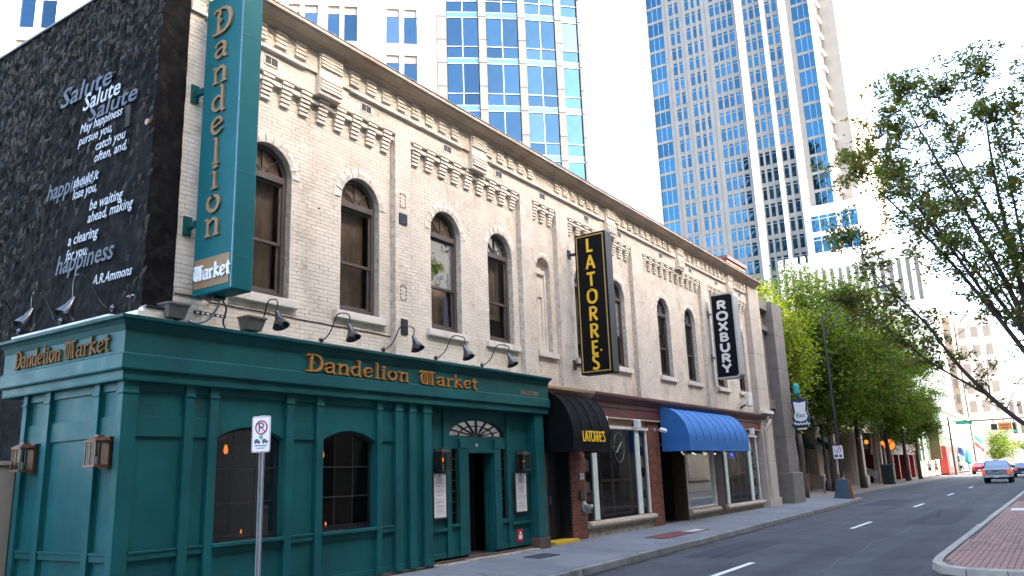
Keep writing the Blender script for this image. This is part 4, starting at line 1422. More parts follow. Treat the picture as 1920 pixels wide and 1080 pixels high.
for a, b in ((-0.15, 0.27), (0.43, 1.57), (1.73, 2.23)):
    mb = MB()
    leftbox(mb, a, b, 0.84, 0.93, 0.05); leftbox(mb, a, b, 0.925, 0.955, 0.066); leftbox(mb, a, b, 2.455, 2.73, 0.03)
    leftbox(mb, a, b, 3.07, 3.22, 0.03); leftbox(mb, a, b, GB, GB + 0.10, 0.03)
    each(mb, "rail", 'teal', gs, bevel=0.004)
    mb = MB()
    for z0, z1 in ((GB + 0.12, 0.82), (0.97, 2.44), (2.745, 3.055)):
        for e in (a + 0.004, b - 0.022):
            leftbox(mb, e, e + 0.018, z0, z1, 0.014)
    each(mb, "moulding", 'teal', gs)
# windows
for a, b in (W1, W2):
    w = thing("window", None, None)
    w.parent = gs
    w.matrix_parent_inverse = world_of(gs).inverted()
    mb = MB()
    N = 12
    yy = PFY + 0.10
    ft = 0.045
    mb.box(a, a + ft, yy, yy + 0.06, WZ0, seg_z(a, a, b)); mb.box(b - ft, b, yy, yy + 0.06, WZ0, seg_z(b, a, b))
    mb.box(a + ft, b - ft, yy, yy + 0.06, WZ0, WZ0 + ft)
    for i in range(N):
        p, q = a + (b - a) * i / N, a + (b - a) * (i + 1) / N
        mb.prism([(p, seg_z(p, a, b)), (q, seg_z(q, a, b)), (q, seg_z(q, a, b) - ft), (p, seg_z(p, a, b) - ft)], lambda u, v, d: (u, d, v), yy, yy + 0.06)
    mb.build("frame", 'black_metal', w)
    mb = MB()
    for z in (1.03, 1.51, 2.01):
        mb.box(a + ft, b - ft, yy + 0.012, yy + 0.032, z - 0.009, z + 0.009)
    for k in (1, 2):
        x = a + (b - a) * k / 3
        mb.box(x - 0.006, x + 0.006, yy + 0.014, yy + 0.030, WZ0 + ft, seg_z(x, a, b) - ft)
    each(mb, "muntin", 'dark_frame', w)
    mb = MB()
    xs = [a + ft + (b - a - 2 * ft) * i / N for i in range(N + 1)]
    mb.add([(a + ft, yy + 0.02, WZ0 + ft), (b - ft, yy + 0.02, WZ0 + ft)] + [(x, yy + 0.02, seg_z(x, a, b) - ft * 0.8) for x in reversed(xs)], [tuple(range(N + 3))])
    mb.build("pane", 'pubglass', w)
    mb = MB()
    frontbox(mb, a - 0.01, b + 0.03, WZ0 - 0.06, WZ0 - 0.005, 0.10)
    frontbox(mb, a, b, 0.80, WZ0 - 0.065, 0.03)
    frontbox(mb, a, b, GB, GB + 0.10, 0.03)
    mb.build("sill", 'teal', w, bevel=0.006)
    mb = MB()                                   # raised band that follows the head
    for i in range(N):
        p, q = a - 0.005 + (b - a + 0.01) * i / N, a - 0.005 + (b - a + 0.01) * (i + 1) / N
        pa, qa = min(max(p, a), b), min(max(q, a), b)
        mb.prism([(p, seg_z(pa, a, b) + 0.008), (q, seg_z(qa, a, b) + 0.008), (q, 2.78), (p, 2.78)], lambda u, v, d: (u, d, v), PFY - 0.022, PFY + 0.02)
    frontbox(mb, a, b, 3.07, 3.22, 0.03)
    mb.build("head_board", 'teal', w)
# fascia, its bands and crown, front and left, mitred at the corner
FX1, FY1 = 16.98, 2.92
def wrap(name, prof, mat='teal', xe=FX1, ye=FY1, bevel=0.0):
    """profile [(projection beyond the posts, z)] run along the left side, round the corner and along the front"""
    mb = MB()
    n = len(prof)
    A = [(GX - p, ye, z) for p, z in prof]
    B = [(GX - p, GY - p, z) for p, z in prof]
    C = [(xe, GY - p, z) for p, z in prof]
    o = len(mb.v)
    mb.v += A + B + C
    for k in (0, n):
        for i in range(n):
            j = (i + 1) % n
            mb.f.append((o + k + i, o + k + j, o + k + n + j, o + k + n + i))
    mb.f += [tuple(range(o, o + n)), tuple(range(o + 2 * n, o + 3 * n))]
    return mb.build(name, mat, gs, bevel=bevel)
wrap("frieze_band", [(0.0, 3.19), (0.055, 3.19), (0.06, 3.21), (0.06, 3.325), (-0.2, 3.325), (-0.2, 3.19)])
wrap("fascia_board", [(-0.2, 3.327), (0.10, 3.327), (0.115, 3.35), (0.115, 3.535), (0.09, 3.555), (0.075, 3.56), (0.075, 3.86), (-0.2, 3.86)])
wrap("crown", [(-0.2, 3.862), (0.08, 3.862), (0.095, 3.90), (0.11, 3.94), (0.15, 3.985), (0.205, 4.01), (0.21, 4.05), (0.18, 4.06), (-0.30, 4.13), (-0.30, 3.862)])
mb = MB()
mb.box(GX - 0.12, 6.42, 0.0, 2.7, 4.085, 4.125)
mb.build("parapet_capping", 'offwhite', gs, bevel=0.01)
mb = MB()
mb.box(6.40, 6.9, -0.13, -0.02, 4.05, 4.27)
mb.box(6.33, 6.42, -0.13, 2.6, 4.13, 4.22)
mb.build("parapet_foot", 'cream_trim', gs, bevel=0.01)
mb = MB()
mb.box(6.43, 6.95, -0.16, 0.0, 4.275, 4.30)
mb.build("capping_tray", 'black_metal', gs)
# raised lettering
LF = GY - 0.078
u = word(gs, "letter", NOUV, "Dandelion", 9.17, 3.572, 0.285, on_front(0, LF, 0), -0.004, 0.045, 'gold', squeeze=1.62, gap=0.014)
word(gs, "letter", NOUV, "Market", 12.10, 3.572, 0.275, on_front(0, LF, 0), -0.004, 0.045, 'gold', squeeze=1.74, gap=0.014)
print_text(gs, "telephone_lettering", "704.333.7989", 0.155, on_front(15.72, LF, 3.585), 0.012, 'tan', bold=0.02, width=0.78)
LL = GX - 0.078
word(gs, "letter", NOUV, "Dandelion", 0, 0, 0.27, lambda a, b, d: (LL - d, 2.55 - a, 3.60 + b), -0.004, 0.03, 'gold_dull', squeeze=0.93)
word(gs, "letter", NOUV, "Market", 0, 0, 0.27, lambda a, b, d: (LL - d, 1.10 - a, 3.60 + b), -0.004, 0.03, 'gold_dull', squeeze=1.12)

# plinth
mb = MB()
mb.box(GX + 0.01, 12.62, GY + 0.02, 0.3, -0.12, GB)
mb.box(GX + 0.01, 6.5, GY + 0.35, 2.36, -0.12, GB - 0.002)
mb.build("plinth", 'brownplinth', gs, bevel=0.01)

# ---- entrance bay
EY = -0.06
DX0, DX1, DZ = 14.02, 14.98, 2.26
mb = MB()
def eb(x0, x1, z0, z1, p, back=0.12):
    mb.box(x0, x1, EY - p, EY + back, z0, z1)
# backing with door, sidelights and fanlight cut out
S1, S2 = (13.42, 13.70), (15.22, 15.50)
SZ0, SZ1 = 0.84, 2.35
FC, FRX, FZ0, FRZ = 14.47, 1.04, 2.60, 0.37
for x0, x1, z0, z1 in ((12.58, S1[0], 0.2, 2.58), (S1[1], DX0, 0.2, 2.58), (DX1, S2[0], 0.2, 2.58), (S2[1], 16.42, 0.2, 2.58), (S1[0], S1[1], 0.2, SZ0), (S1[0], S1[1], SZ1, 2.58),
                       (S2[0], S2[1], 0.2, SZ0), (S2[0], S2[1], SZ1, 2.58), (DX0, DX1, DZ, 2.58), (12.58, FC - FRX, 2.58, 3.2), (FC + FRX, 16.42, 2.58, 3.2)):
    mb.quad((x0, EY, z0), (x1, EY, z0), (x1, EY, z1), (x0, EY, z1))
N = 18
def fz(x, k=1.0):
    return FZ0 + FRZ * k * sqrt(max(0, 1 - ((x - FC) / (FRX * k)) ** 2))
for i in range(N):
    p, q = FC - FRX * cos(pi * i / N), FC - FRX * cos(pi * (i + 1) / N)
    mb.quad((p, EY, fz(p)), (q, EY, fz(q)), (q, EY, 3.2), (p, EY, 3.2))
    mb.quad((p, EY, fz(p)), (q, EY, fz(q)), (q, EY + 0.1, fz(q)), (p, EY + 0.1, fz(p)))
mb.quad((FC - FRX, EY, 2.58), (FC + FRX, EY, 2.58), (FC + FRX, EY, FZ0), (FC - FRX, EY, FZ0))
mb.build("entrance_panel", 'teal', gs, fixn=False)
fan = MB()
fy = EY + 0.05
def fp(t, k):
    return (FC - FRX * k * cos(t), fy, FZ0 + 0.015 + FRZ * k * sin(t))
for i in range(1, 8):
    t = pi * i / 8
    fan.bar(fp(t, 0.10), fp(t, 0.98), 0.026, 0.03, (0, 1, 0))
for k, r in ((0.98, 0.02), (0.62, 0.013), (0.16, 0.03)):
    fan.tube([fp(pi * i / 18, k) for i in range(19)], r, 6)
fan.bar((FC - FRX, fy, FZ0 + 0.01), (FC + FRX, fy, FZ0 + 0.01), 0.035, 0.035, (0, 1, 0))
fo = fan.build("fanlight", 'dark_frame', gs)
mb = MB()
mb.add([(FC - FRX * 0.98 * cos(pi * i / 18), fy + 0.012, FZ0 + 0.01 + FRZ * 0.98 * sin(pi * i / 18)) for i in range(19)], [tuple(range(19))])
mb.build("pane", 'winglass', fo)
mb = MB()
mb.quad((13.3, 0.16, 2.55), (15.6, 0.16, 2.55), (15.6, 0.16, 3.1), (13.3, 0.16, 3.1))
mb.build("blind", 'tanfascia', fo)
# posts of the entrance
def epost(x0, x1, z0, z1, p=0.05):
    mb = MB()
    mb.box(x0, x1, EY - p, EY + 0.04, z0, z1)
    mb.build("entrance_post", 'teal', gs, bevel=0.005)
for a, b in ((13.28, 13.42), (13.70, 14.02), (14.98, 15.22), (15.50, 15.62)):
    epost(a, b, 0.2, 2.36, 0.05 if b - a < 0.2 else 0.06)
epost(13.20, 13.40, 2.362, 3.2, 0.04); epost(15.52, 15.70, 2.362, 3.2, 0.04)
epost(13.72, 14.0, 2.362, 2.56, 0.075); epost(15.0, 15.2, 2.362, 2.56, 0.075)
mb = MB()
mb.box(DX0 - 0.05, DX1 + 0.05, EY - 0.075, EY - 0.003, DZ + 0.003, DZ + 0.07)
for a, b, z in ((12.6, 13.27, 0.78), (S1[0], S1[1], SZ0), (S2[0], S2[1], SZ0 - 0.03), (15.63, 16.40, 0.74)):
    mb.box(a, b, EY - 0.055, EY - 0.001, z - 0.065, z - 0.003)
for a, b in ((12.6, 13.27), (S1[0], S1[1]), (S2[0], S2[1]), (15.63, 16.40)):
    mb.box(a, b, EY - 0.03, EY - 0.001, 0.2, 0.30)
each(mb, "rail", 'teal', gs, bevel=0.004)
print_text(gs, "number_lettering", "18", 0.10, on_front(14.33, EY - 0.001, 2.40), 0.008, 'offwhite', bold=0.02)
# sidelights
for a, b in (S1, S2):
    w = MB()
    for i in range(1, 7):
        z = SZ0 + (SZ1 - SZ0) * i / 7
        w.box(a, b, EY + 0.03, EY + 0.05, z - 0.01, z + 0.01)
    w.box((a + b) / 2 - 0.008, (a + b) / 2 + 0.008, EY + 0.032, EY + 0.048, SZ0, SZ1)
    for x in (a, b - 0.03):
        w.box(x, x + 0.03, EY + 0.025, EY + 0.06, SZ0, SZ1)
    wo_ = w.build("sidelight", 'dark_frame', gs)
    mb = MB()
    mb.quad((a, EY + 0.045, SZ0), (b, EY + 0.045, SZ0), (b, EY + 0.045, SZ1), (a, EY + 0.045, SZ1))
    mb.build("pane", 'pubglass', wo_)
# door jambs, open door leaf, threshold
mb = MB()
for x in (DX0, DX1):
    mb.box(x - 0.02, x + 0.02, EY + 0.002, EY + 0.24, 0.15, DZ + 0.02)
mb.box(DX0 + 0.021, DX1 - 0.021, EY + 0.002, EY + 0.24, DZ, DZ + 0.02)
for y in (EY + 0.08, EY + 0.16):
    mb.box(DX1 - 0.032, DX1 - 0.021, y, y + 0.03, 0.15, DZ - 0.02)
mb.build("door_frame", 'teal', gs, bevel=0.004)
dr = MB()
dr.box(14.20, 14.245, EY + 0.60, EY + 1.50, 0.16, 2.2)
for z0, z1 in ((0.3, 0.95), (1.1, 2.05)):
    dr.box(14.19, 14.20, EY + 0.72, EY + 1.38, z0, z1)
door = dr.build("door", 'darkwood', gs, bevel=0.005)
mb = MB()
mb.lathe([(0.028, 0), (0.03, 0.02), (0.018, 0.05), (0, 0.055)], (14.246, EY + 0.75, 1.05), 10, (1, 0, 0))
mb.build("handle", 'steel', door)
mb = MB()
mb.box(12.63, 16.45, -0.14, 0.6, 0.1, 0.155)
mb.build("threshold", 'brownplinth', gs, bevel=0.01)
# worn stone step below it
mb = MB()
x = 12.64
while x < 16.6:
    w = rnd.uniform(0.28, 0.7)
    mb.box(x, min(x + w - 0.012, 16.6), -0.34 + rnd.uniform(-0.025, 0.025), -0.10, -0.04, 0.115 + rnd.uniform(-0.012, 0.008))
    x += w
st = mb.build("stone_step", 'rubble', gs, bevel=0.02)
# right-hand end pilaster with its stone base
mb = MB()
mb.box(16.44, 16.82, GY, 0.1, 0.34, 3.19)
mb.build("pilaster", 'teal', gs, bevel=0.008)
mb = MB()
mb.box(16.40, 16.87, GY - 0.04, 0.1, -0.03, 0.335)
mb.build("pilaster_base", 'brownplinth', gs, bevel=0.015)

# ---- room behind the front
room = thing("pub_interior", "dim brown room with tables seen through the green front's windows", "room", (11, 3, 0.1))
mb = MB()
mb.quad((6.45, 4.2, 0.1), (17.0, 4.2, 0.1), (17.0, 4.2, 3.2), (6.45, 4.2, 3.2))
mb.quad((16.95, 0.15, 0.1), (16.95, 4.2, 0.1), (16.95, 4.2, 3.2), (16.95, 0.15, 3.2))
mb.quad((6.5, -0.05, 3.15), (16.95, -0.05, 3.15), (16.95, 4.2, 3.15), (6.5, 4.2, 3.15))
mb.quad((6.2, -0.02, 0.13), (16.95, -0.02, 0.13), (16.95, 4.2, 0.13), (6.2, 4.2, 0.13))
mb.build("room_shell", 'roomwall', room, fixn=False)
mb = MB()
mb.box(13.2, 13.28, 0.2, 4.1, 0.13, 3.1)
mb.box(15.1, 15.18, 0.6, 4.1, 0.13, 3.1)
each(mb, "partition", 'dark', room)
mb = MB()
for k in range(9):
    x = 7.0 + k * 0.62
    mb.box(x, x + 0.5, 4.14, 4.18, 0.5, 1.3); mb.box(x, x + 0.5, 4.14, 4.18, 1.4, 2.6)
each(mb, "wall_panel", 'darkwood', room)
def bulb_lamp(x, y, z, label, drop=True):
    t = thing("pendant_lamp", label, "lamp", (x, y, z))
    mb = MB()
    mb.lathe([(0.0, -0.06), (0.022, -0.05), (0.034, -0.015), (0.03, 0.03), (0.018, 0.07), (0.015, 0.09)], (x, y, z), 10)
    mb.build("bulb", 'bulb', t, smooth=True)
    mb = MB()
    mb.tube([(x, y, z + 0.09), (x, y, 3.14)], 0.006, 5)
    mb.lathe([(0.022, 0.085), (0.022, 0.14), (0.008, 0.15)], (x, y, z), 8)
    mb.build("flex", 'black_metal', t)
bulb_lamp(8.18, 0.25, 2.30, "glowing orange filament bulb hanging inside the left green pub window")
bulb_lamp(10.20, 0.25, 2.23, "glowing orange filament bulb hanging inside the right green pub window")
def cafe_table(x, y, label):
    t = thing("pub_table", label, "table", (x, y, 0.13))
    mb = MB()
    mb.lathe([(0.34, 0.74), (0.34, 0.78)], (x, y, 0.13), 18)
    mb.build("tabletop", 'wood', t)
    mb = MB()
    mb.lathe([(0.22, 0), (0.2, 0.03), (0.035, 0.05), (0.03, 0.74)], (x, y, 0.13), 12)
    mb.build("pedestal", 'black_metal', t)
def candle(x, y, label):
    t = thing("candle", label, "candle", (x, y, 0.91))
    mb = MB()
    mb.lathe([(0.035, 0.0), (0.04, 0.08)], (x, y, 0.91), 10)
    mb.build("holder", 'tan', t)
    mb = MB()
    mb.lathe([(0.0, 0.085), (0.018, 0.105), (0.015, 0.13), (0.0, 0.165)], (x, y, 0.91), 8)
    mb.build("flame", 'candle', t)
cafe_table(8.95, 0.75, "round pub table behind the left green window"); candle(8.82, 0.62, "lit candle on the pub table behind the left green window")
cafe_table(10.75, 0.75, "round pub table behind the right green window"); candle(10.66, 0.62, "lit candle on the pub table behind the right green window")

# ================================================================== WALL LANTERNS
def lantern(label, loc, rotz, w, h, dep, mat, lit=True, group=None):
    """box lantern; local: wall plane is x-z at y=0, sticks out towards -Y; base at z=0"""
    t = thing("wall_lantern", label, "lantern", loc, rotz, group)
    mb = MB()
    y0 = -0.05
    e = 0.014
    for x in (-w / 2, w / 2 - e):
        for y in (y0 - dep, y0 - e):
            mb.box(x, x + e, y, y + e, 0.03, h * 0.78)
    mb.box(-w / 2 - 0.008, w / 2 + 0.008, y0 - dep - 0.008, y0 + 0.002, 0.0, 0.03)
    mb.box(-w / 2 - 0.01, w / 2 + 0.01, y0 - dep - 0.01, y0 + 0.002, h * 0.78, h * 0.82)
    mb.box(-w * 0.36, w * 0.36, y0 + 0.003, 0.0, -0.02, h * 0.95)
    mb.box(-0.005, 0.005, y0 - dep, y0 - dep + 0.01, 0.03, h * 0.78)
    mb.build("frame", mat, t, local=True)
    mb = MB()
    a, b = w / 2 + 0.02, w * 0.28
    c0, c1 = y0 - dep - 0.02, y0 + 0.004
    d0, d1 = y0 - dep * 0.72, y0 - dep * 0.2
    z0, z1, z2 = h * 0.82, h * 0.95, h
    mb.add([(-a, c0, z0), (a, c0, z0), (a, c1, z0), (-a, c1, z0), (-b, d0, z1), (b, d0, z1), (b, d1, z1), (-b, d1, z1)],
           [(0, 1, 5, 4), (1, 2, 6, 5), (2, 3, 7, 6), (3, 0, 4, 7), (4, 5, 6, 7), (0, 3, 2, 1)])
    mb.box(-b * 0.8, b * 0.8, d0 + 0.01, d1 - 0.01, z1 + 0.001, z2)
    mb.build("roof", mat, t, local=True, bevel=0.004)
    mb = MB()
    i = 0.006
    mb.quad((-w / 2 + i, y0 - dep + i, 0.03), (w / 2 - i, y0 - dep + i, 0.03), (w / 2 - i, y0 - dep + i, h * 0.78), (-w / 2 + i, y0 - dep + i, h * 0.78))
    mb.quad((-w / 2 + i, y0 - dep + i, 0.03), (-w / 2 + i, y0 - i, 0.03), (-w / 2 + i, y0 - i, h * 0.78), (-w / 2 + i, y0 - dep + i, h * 0.78))
    mb.quad((w / 2 - i, y0 - dep + i, 0.03), (w / 2 - i, y0 - i, 0.03), (w / 2 - i, y0 - i, h * 0.78), (w / 2 - i, y0 - dep + i, h * 0.78))
    mb.build("pane", 'pubglass', t, local=True, fixn=False)
    mb = MB()
    mb.lathe([(0.018, 0.03), (0.016, 0.14)], (0, y0 - dep / 2, 0), 8)
    mb.build("candle_tube", 'offwhite', t, local=True)
    if lit:
        mb = MB()
        mb.lathe([(0.0, 0.14), (0.02, 0.17), (0.014, 0.21), (0.0, 0.24)], (0, y0 - dep / 2, 0.03), 8)
        mb.build("bulb", 'bulb', t, local=True)
    return t
lantern("copper box lantern on the teal left side, nearer the corner", (GX + 0.06, 0.06, 2.06), -pi / 2, 0.25, 0.42, 0.20, 'copper', False)
lantern("copper box lantern on the teal left side, farther from the corner", (GX + 0.06, 2.02, 2.06), -pi / 2, 0.25, 0.42, 0.20, 'copper', False)
lantern("dark lit lantern above the menu board left of the green doorway", (13.02, EY - 0.002, 1.90), 0, 0.30, 0.46, 0.20, 'dark_frame')
lantern("dark lit lantern above the menu board right of the green doorway", (16.02, EY - 0.002, 1.86), 0, 0.30, 0.46, 0.20, 'dark_frame')
def menu_board(label, x, z0, w, h):
    t = thing("menu_board", label, "menu board", (x, EY, z0))
    mb = MB()
    y1, y0 = EY - 0.002, EY - 0.07
    e = 0.03
    mb.box(x - w / 2, x + w / 2, y0 + 0.03, y1, z0, z0 + h)
    mb.box(x - w / 2, x - w / 2 + e, y0, y0 + 0.03, z0, z0 + h); mb.box(x + w / 2 - e, x + w / 2, y0, y0 + 0.03, z0, z0 + h)
    mb.box(x - w / 2 + e, x + w / 2 - e, y0, y0 + 0.03, z0, z0 + e); mb.box(x - w / 2 + e, x + w / 2 - e, y0, y0 + 0.03, z0 + h - e, z0 + h)
    mb.build("frame", 'dark_frame', t, bevel=0.004)
    mb = MB()
    mb.box(x - w / 2 + e + 0.004, x + w / 2 - e - 0.004, y0 + 0.018, y0 + 0.029, z0 + e + 0.004, z0 + h - e - 0.004)
    sh = mb.build("menu_sheet", 'paper', t)
    mb = MB()
    z = z0 + h - 0.12
    yy = y0 + 0.016
    mb.box(x - 0.025, x + 0.025, yy, yy + 0.0015, z + 0.03, z + 0.07)
    while z > z0 + 0.08:
        ln = rnd.uniform(0.5, 0.95) * (w - 0.12)
        if rnd.random() < 0.8:
            mb.box(x - ln / 2, x + ln / 2, yy, yy + 0.0015, z, z + 0.004)
        z -= 0.018
    mb.build("print", 'ink', sh)
menu_board("glazed white menu board beside the pub door on its left", 13.04, 0.96, 0.46, 0.92)
menu_board("glazed white menu board beside the pub door on its right", 16.02, 0.92, 0.52, 0.92)
t = thing("enamel_plate", "small red enamel plate with a white figure near the pavement", "plate", (15.97, EY, 0.3))
mb = MB()
mb.box(15.85, 16.07, EY - 0.03, EY - 0.002, 0.27, 0.56)
mb.build("plate", 'red_enamel', t, bevel=0.012)
mb = MB()
mb.lathe([(0.035, -0.002), (0.035, 0.002)], (15.96, EY - 0.032, 0.48), 12, (0, -1, 0))
mb.prism([(15.90, 0.35), (16.02, 0.35), (16.03, 0.44), (15.985, 0.445), (15.96, 0.42), (15.93, 0.445), (15.89, 0.44)], lambda u, v, d: (u, d, v), EY - 0.034, EY - 0.031)
mb.build("figure", 'white', t)

# ================================================================== GOOSENECK LAMPS
def gooseneck(label, base, shade, wall_n, peak, group):
    """arm from a rose on the wall, up over and down to a conical shade"""
    t = thing("gooseneck_lamp", label, "lamp", base, 0, group)
    b, s, n = Vector(base), Vector(shade), Vector(wall_n)
    mb = MB()
    mb.lathe([(0.05, 0), (0.055, 0.02), (0.03, 0.04), (0.0, 0.045)], b, 12, n)
    mb.build("rose", 'lampblack', t, smooth='auto')
    mid = b.lerp(s, 0.55)
    pts = [b, b + n * 0.10 + Vector((0, 0, 0.01)), b.lerp(s, 0.35) + Vector((0, 0, 0.09)), b.lerp(s, 0.55) + Vector((0, 0, (peak - b.z) * 0.72)), b.lerp(s, 0.78) + Vector((0, 0, peak - b.lerp(s, 0.78).z)),
           Vector((s.x, s.y, peak - 0.06)), s + Vector((0, 0, 0.05))]
    line = smooth_line(pts, 6)
    mb = MB()
    mb.tube(line, 0.0115, 8)
    mb.build("arm", 'lampblack', t, smooth=True)
    ax = (Vector((0, 0, -1)) + n * 0.45).normalized()
    mb = MB()
    mb.lathe([(0.028, -0.05), (0.034, 0.0), (0.045, 0.035), (0.05, 0.05), (0.06, 0.10), (0.135, 0.245), (0.14, 0.255), (0.13, 0.25), (0.055, 0.105), (0.0, 0.09)], s + Vector((0, 0, 0.03)), 18, ax)
    mb.build("shade", 'lampblack', t, smooth='auto')
    mb = MB()
    c = s + Vector((0, 0, 0.03)) + ax * 0.17
    mb.lathe([(0, -0.06), (0.03, -0.03), (0.04, 0.01), (0.025, 0.045), (0, 0.055)], c, 10, ax)
    mb.build("bulb", 'offwhite', t, smooth=True)
    return t
GG = "gooseneck lamps over the green front"
for lab, bx, sx in (("black gooseneck lamp over the green front, beside the grey tray nearest the tall teal sign", 8.56, 8.58), ("black gooseneck lamp over the green front, above the raised letter D", 10.0, 10.20),
                    ("black gooseneck lamp over the green front, below the square black plate", 11.62, 11.95), ("black gooseneck lamp over the green front, under the third arched window", 13.25, 13.60), ("black gooseneck lamp over the green front, last before the black awning", 14.92, 15.28)):
    gooseneck(lab, (bx, PY - 0.012, 4.25), (sx - 0.04, -0.42, 4.42), (0, -1, 0), 4.70, GG)
GM = "gooseneck lamps under the mural"
for lab, by, sy, pz in (("black gooseneck lamp under the mural, nearest the street corner", 0.66, 0.58, 4.72), ("black gooseneck lamp under the mural, middle of its row", 2.1, 1.72, 4.66), ("black gooseneck lamp under the mural, cut by the photo's edge", 3.4, 2.72, 4.66)):
    gooseneck(lab, (MX - 0.03, by, 4.36), (5.78, sy, 4.34), (-1, 0, 0), pz + 0.04, GM)
# grey floodlight trays and their cables
def flood(label, x0, x1, y0):
    t = thing("floodlight_tray", label, "floodlight", ((x0 + x1) / 2, y0, 4.2))
    mb = MB()
    a, b = (x0, x1)
    mb.add([(a + 0.04, y0 - 0.22, 4.16), (b - 0.04, y0 - 0.22, 4.16), (b - 0.04, y0 - 0.02, 4.16), (a + 0.04, y0 - 0.02, 4.16),
            (a, y0 - 0.28, 4.36), (b, y0 - 0.28, 4.36), (b, y0, 4.36), (a, y0, 4.36)],
           [(0, 3, 2, 1), (0, 1, 5, 4), (1, 2, 6, 5), (2, 3, 7, 6), (3, 0, 4, 7), (4, 5, 6, 7)])
    mb.build("housing", 'greybox', t, bevel=0.008)
    mb = MB()
    for p, q in (((a, y0 - 0.28), (b, y0 - 0.28)), ((b, y0 - 0.28), (b, y0)), ((a, y0 - 0.28), (a, y0))):
        mb.bar((*p, 4.362), (*q, 4.362), 0.03, 0.03)
    mb.build("rim", 'greybox', t)
    mb = MB()
    mb.bar(((a + b) / 2, y0 - 0.1, 4.17), ((a + b) / 2, y0 + 0.06, 4.05), 0.04)
    each(mb, "bracket", 'black_metal', t)
flood("grey floodlight tray on the fascia nearest the mural corner", 6.70, 7.05, 0.0)
flood("grey floodlight tray on the fascia under the first arched window", 8.10, 8.45, 0.0)
def cable(name, label, pts, r, mat):
    mb = MB()
    mb.tube(smooth_line(pts, 6), r, 7)
    return tag(mb.build(name, mat, smooth=True), label, "cable")
cable("conduit", "pale conduit looping from the tall teal sign down to the first floodlight tray", [(7.12, -0.15, 4.16), (7.28, -0.14, 4.15), (7.42, -0.2, 4.22), (7.44, -0.4, 4.4), (7.36, -0.5, 4.49)], 0.018, 'steel')
cable("conduit", "dark conduit looping from the tall teal sign down to the second floodlight tray", [(7.5, -0.42, 4.49), (7.66, -0.3, 4.4), (7.76, -0.1, 4.25), (7.9, -0.02, 4.15), (8.1, -0.05, 4.14)], 0.016, 'greybox')
t = thing("perforated_strap", "white and black perforated strap on the wall below the teal sign", "strap", (7.6, -0.02, 4.3))
mb = MB()
mb.box(7.28, 7.86, -0.03, -0.022, 4.315, 4.365)
mb.build("strap", 'black_metal', t)
mb = MB()
for k in range(6):
    mb.box(7.33 + k * 0.09, 7.375 + k * 0.09, -0.033, -0.0305, 4.328, 4.352)
each(mb, "hole", 'white', t)
mb = MB()
pts = [(x, 0.0 + (PY - 0.012 if x > 7.45 else -0.014), 4.58 - 0.008 * (x - 6.95) + 0.006 * sin(x * 9)) for x in [6.95 + 0.25 * i for i in range(24)]]
mb.tube(pts, 0.011, 6)
tag(mb.build("cable", 'darkwood', smooth=True), "thin dark cable strung along the cream wall above the lamps", "cable")
mb = MB()
pts = [(x, PY - 0.014, 4.22 + 0.004 * sin(x * 7)) for x in [8.6 + 0.3 * i for i in range(26)]]
mb.tube(pts, 0.012, 6)
tag(mb.build("cable", 'offwhite', smooth=True), "pale painted cable joining the feet of the gooseneck lamps", "cable")
# ================================================================== PROJECTING SIGNS
ts = thing("blade_sign", "tall teal blade sign with gold letters one under another", "sign", (7.28, 0, 4.5))
SX0, SX1, SY0, SY1, SZa, SZb = 7.10, 7.47, -0.22, -1.13, 4.50, 9.42
mb = MB()
mb.box(SX0, SX1, SY1, SY0, SZa, SZb)
mb.build("cabinet", 'teal_sign', ts, bevel=0.02)
mb = MB()
for z in (8.55, 7.42, 6.3, 5.0):
    mb.box(SX0 + 0.05, SX1 - 0.05, SY1 - 0.004, SY1 + 0.01, z, z + 0.012)
mb.box(SX0 - 0.006, SX0 + 0.012, SY1 - 0.006, SY1 + 0.02, SZa + 0.02, SZb - 0.02)
mb.build("seam", 'tower_band', ts)
mb = MB()
mb.box(SX0 - 0.008, SX0 + 0.01, SY1 + 0.05, SY0 - 0.05, 4.60, 5.05)
gp = mb.build("gold_panel", 'tan', ts)
f = lambda u, v, d: (SX0 - d, u, v)
ycen = -0.66
for ch, z, s, dy in (("D", 8.70, 0.44, 0.0), ("a", 8.27, 0.44, 0.0), ("n", 7.84, 0.44, 0.0), ("d", 7.36, 0.42, 0.0), ("e", 6.98, 0.44, 0.0), ("l", 6.50, 0.42, 0.0), ("i", 6.10, 0.44, 0.0), ("o", 5.73, 0.44, 0.0), ("n", 5.36, 0.44, 0.0)):
    mb = MB()
    adv = NOUV[ch][0] * s * 1.25
    glyph(mb, NOUV, ch, 0, z, s, lambda u, v, d: (SX0 - d, ycen + adv / 2 - u, v), -0.002, 0.035, squeeze=1.25)
    mb.build("letter", 'tan', ts)
word(ts, "letter", NOUV, "Market", 0, 0, 0.235, lambda u, v, d: (SX0 - 0.008 - d, -0.285 - u, 4.715 + v), -0.002, 0.025, 'white', weight=1.25, squeeze=0.93)
mb = MB()
for z in (7.70, 5.50):
    mb.box(7.02, 7.16, -0.045, -0.01, z, z + 0.30)
    mb.box(7.08, 7.14, -0.22, -0.045, z + 0.10, z + 0.20)
    mb.add([(7.10, -0.05, z + 0.02), (7.12, -0.05, z + 0.02), (7.12, -0.22, z + 0.16), (7.10, -0.22, z + 0.16), (7.10, -0.05, z + 0.06), (7.12, -0.05, z + 0.06), (7.12, -0.22, z + 0.19), (7.10, -0.22, z + 0.19)],
           [(0, 1, 2, 3), (4, 5, 6, 7), (0, 1, 5, 4), (1, 2, 6, 5), (2, 3, 7, 6), (3, 0, 4, 7)])
each(mb, "bracket", 'teal', ts, bevel=0.006)
mb = MB()
mb.box(7.20, 7.40, -0.62, -0.45, 4.45, 4.499)
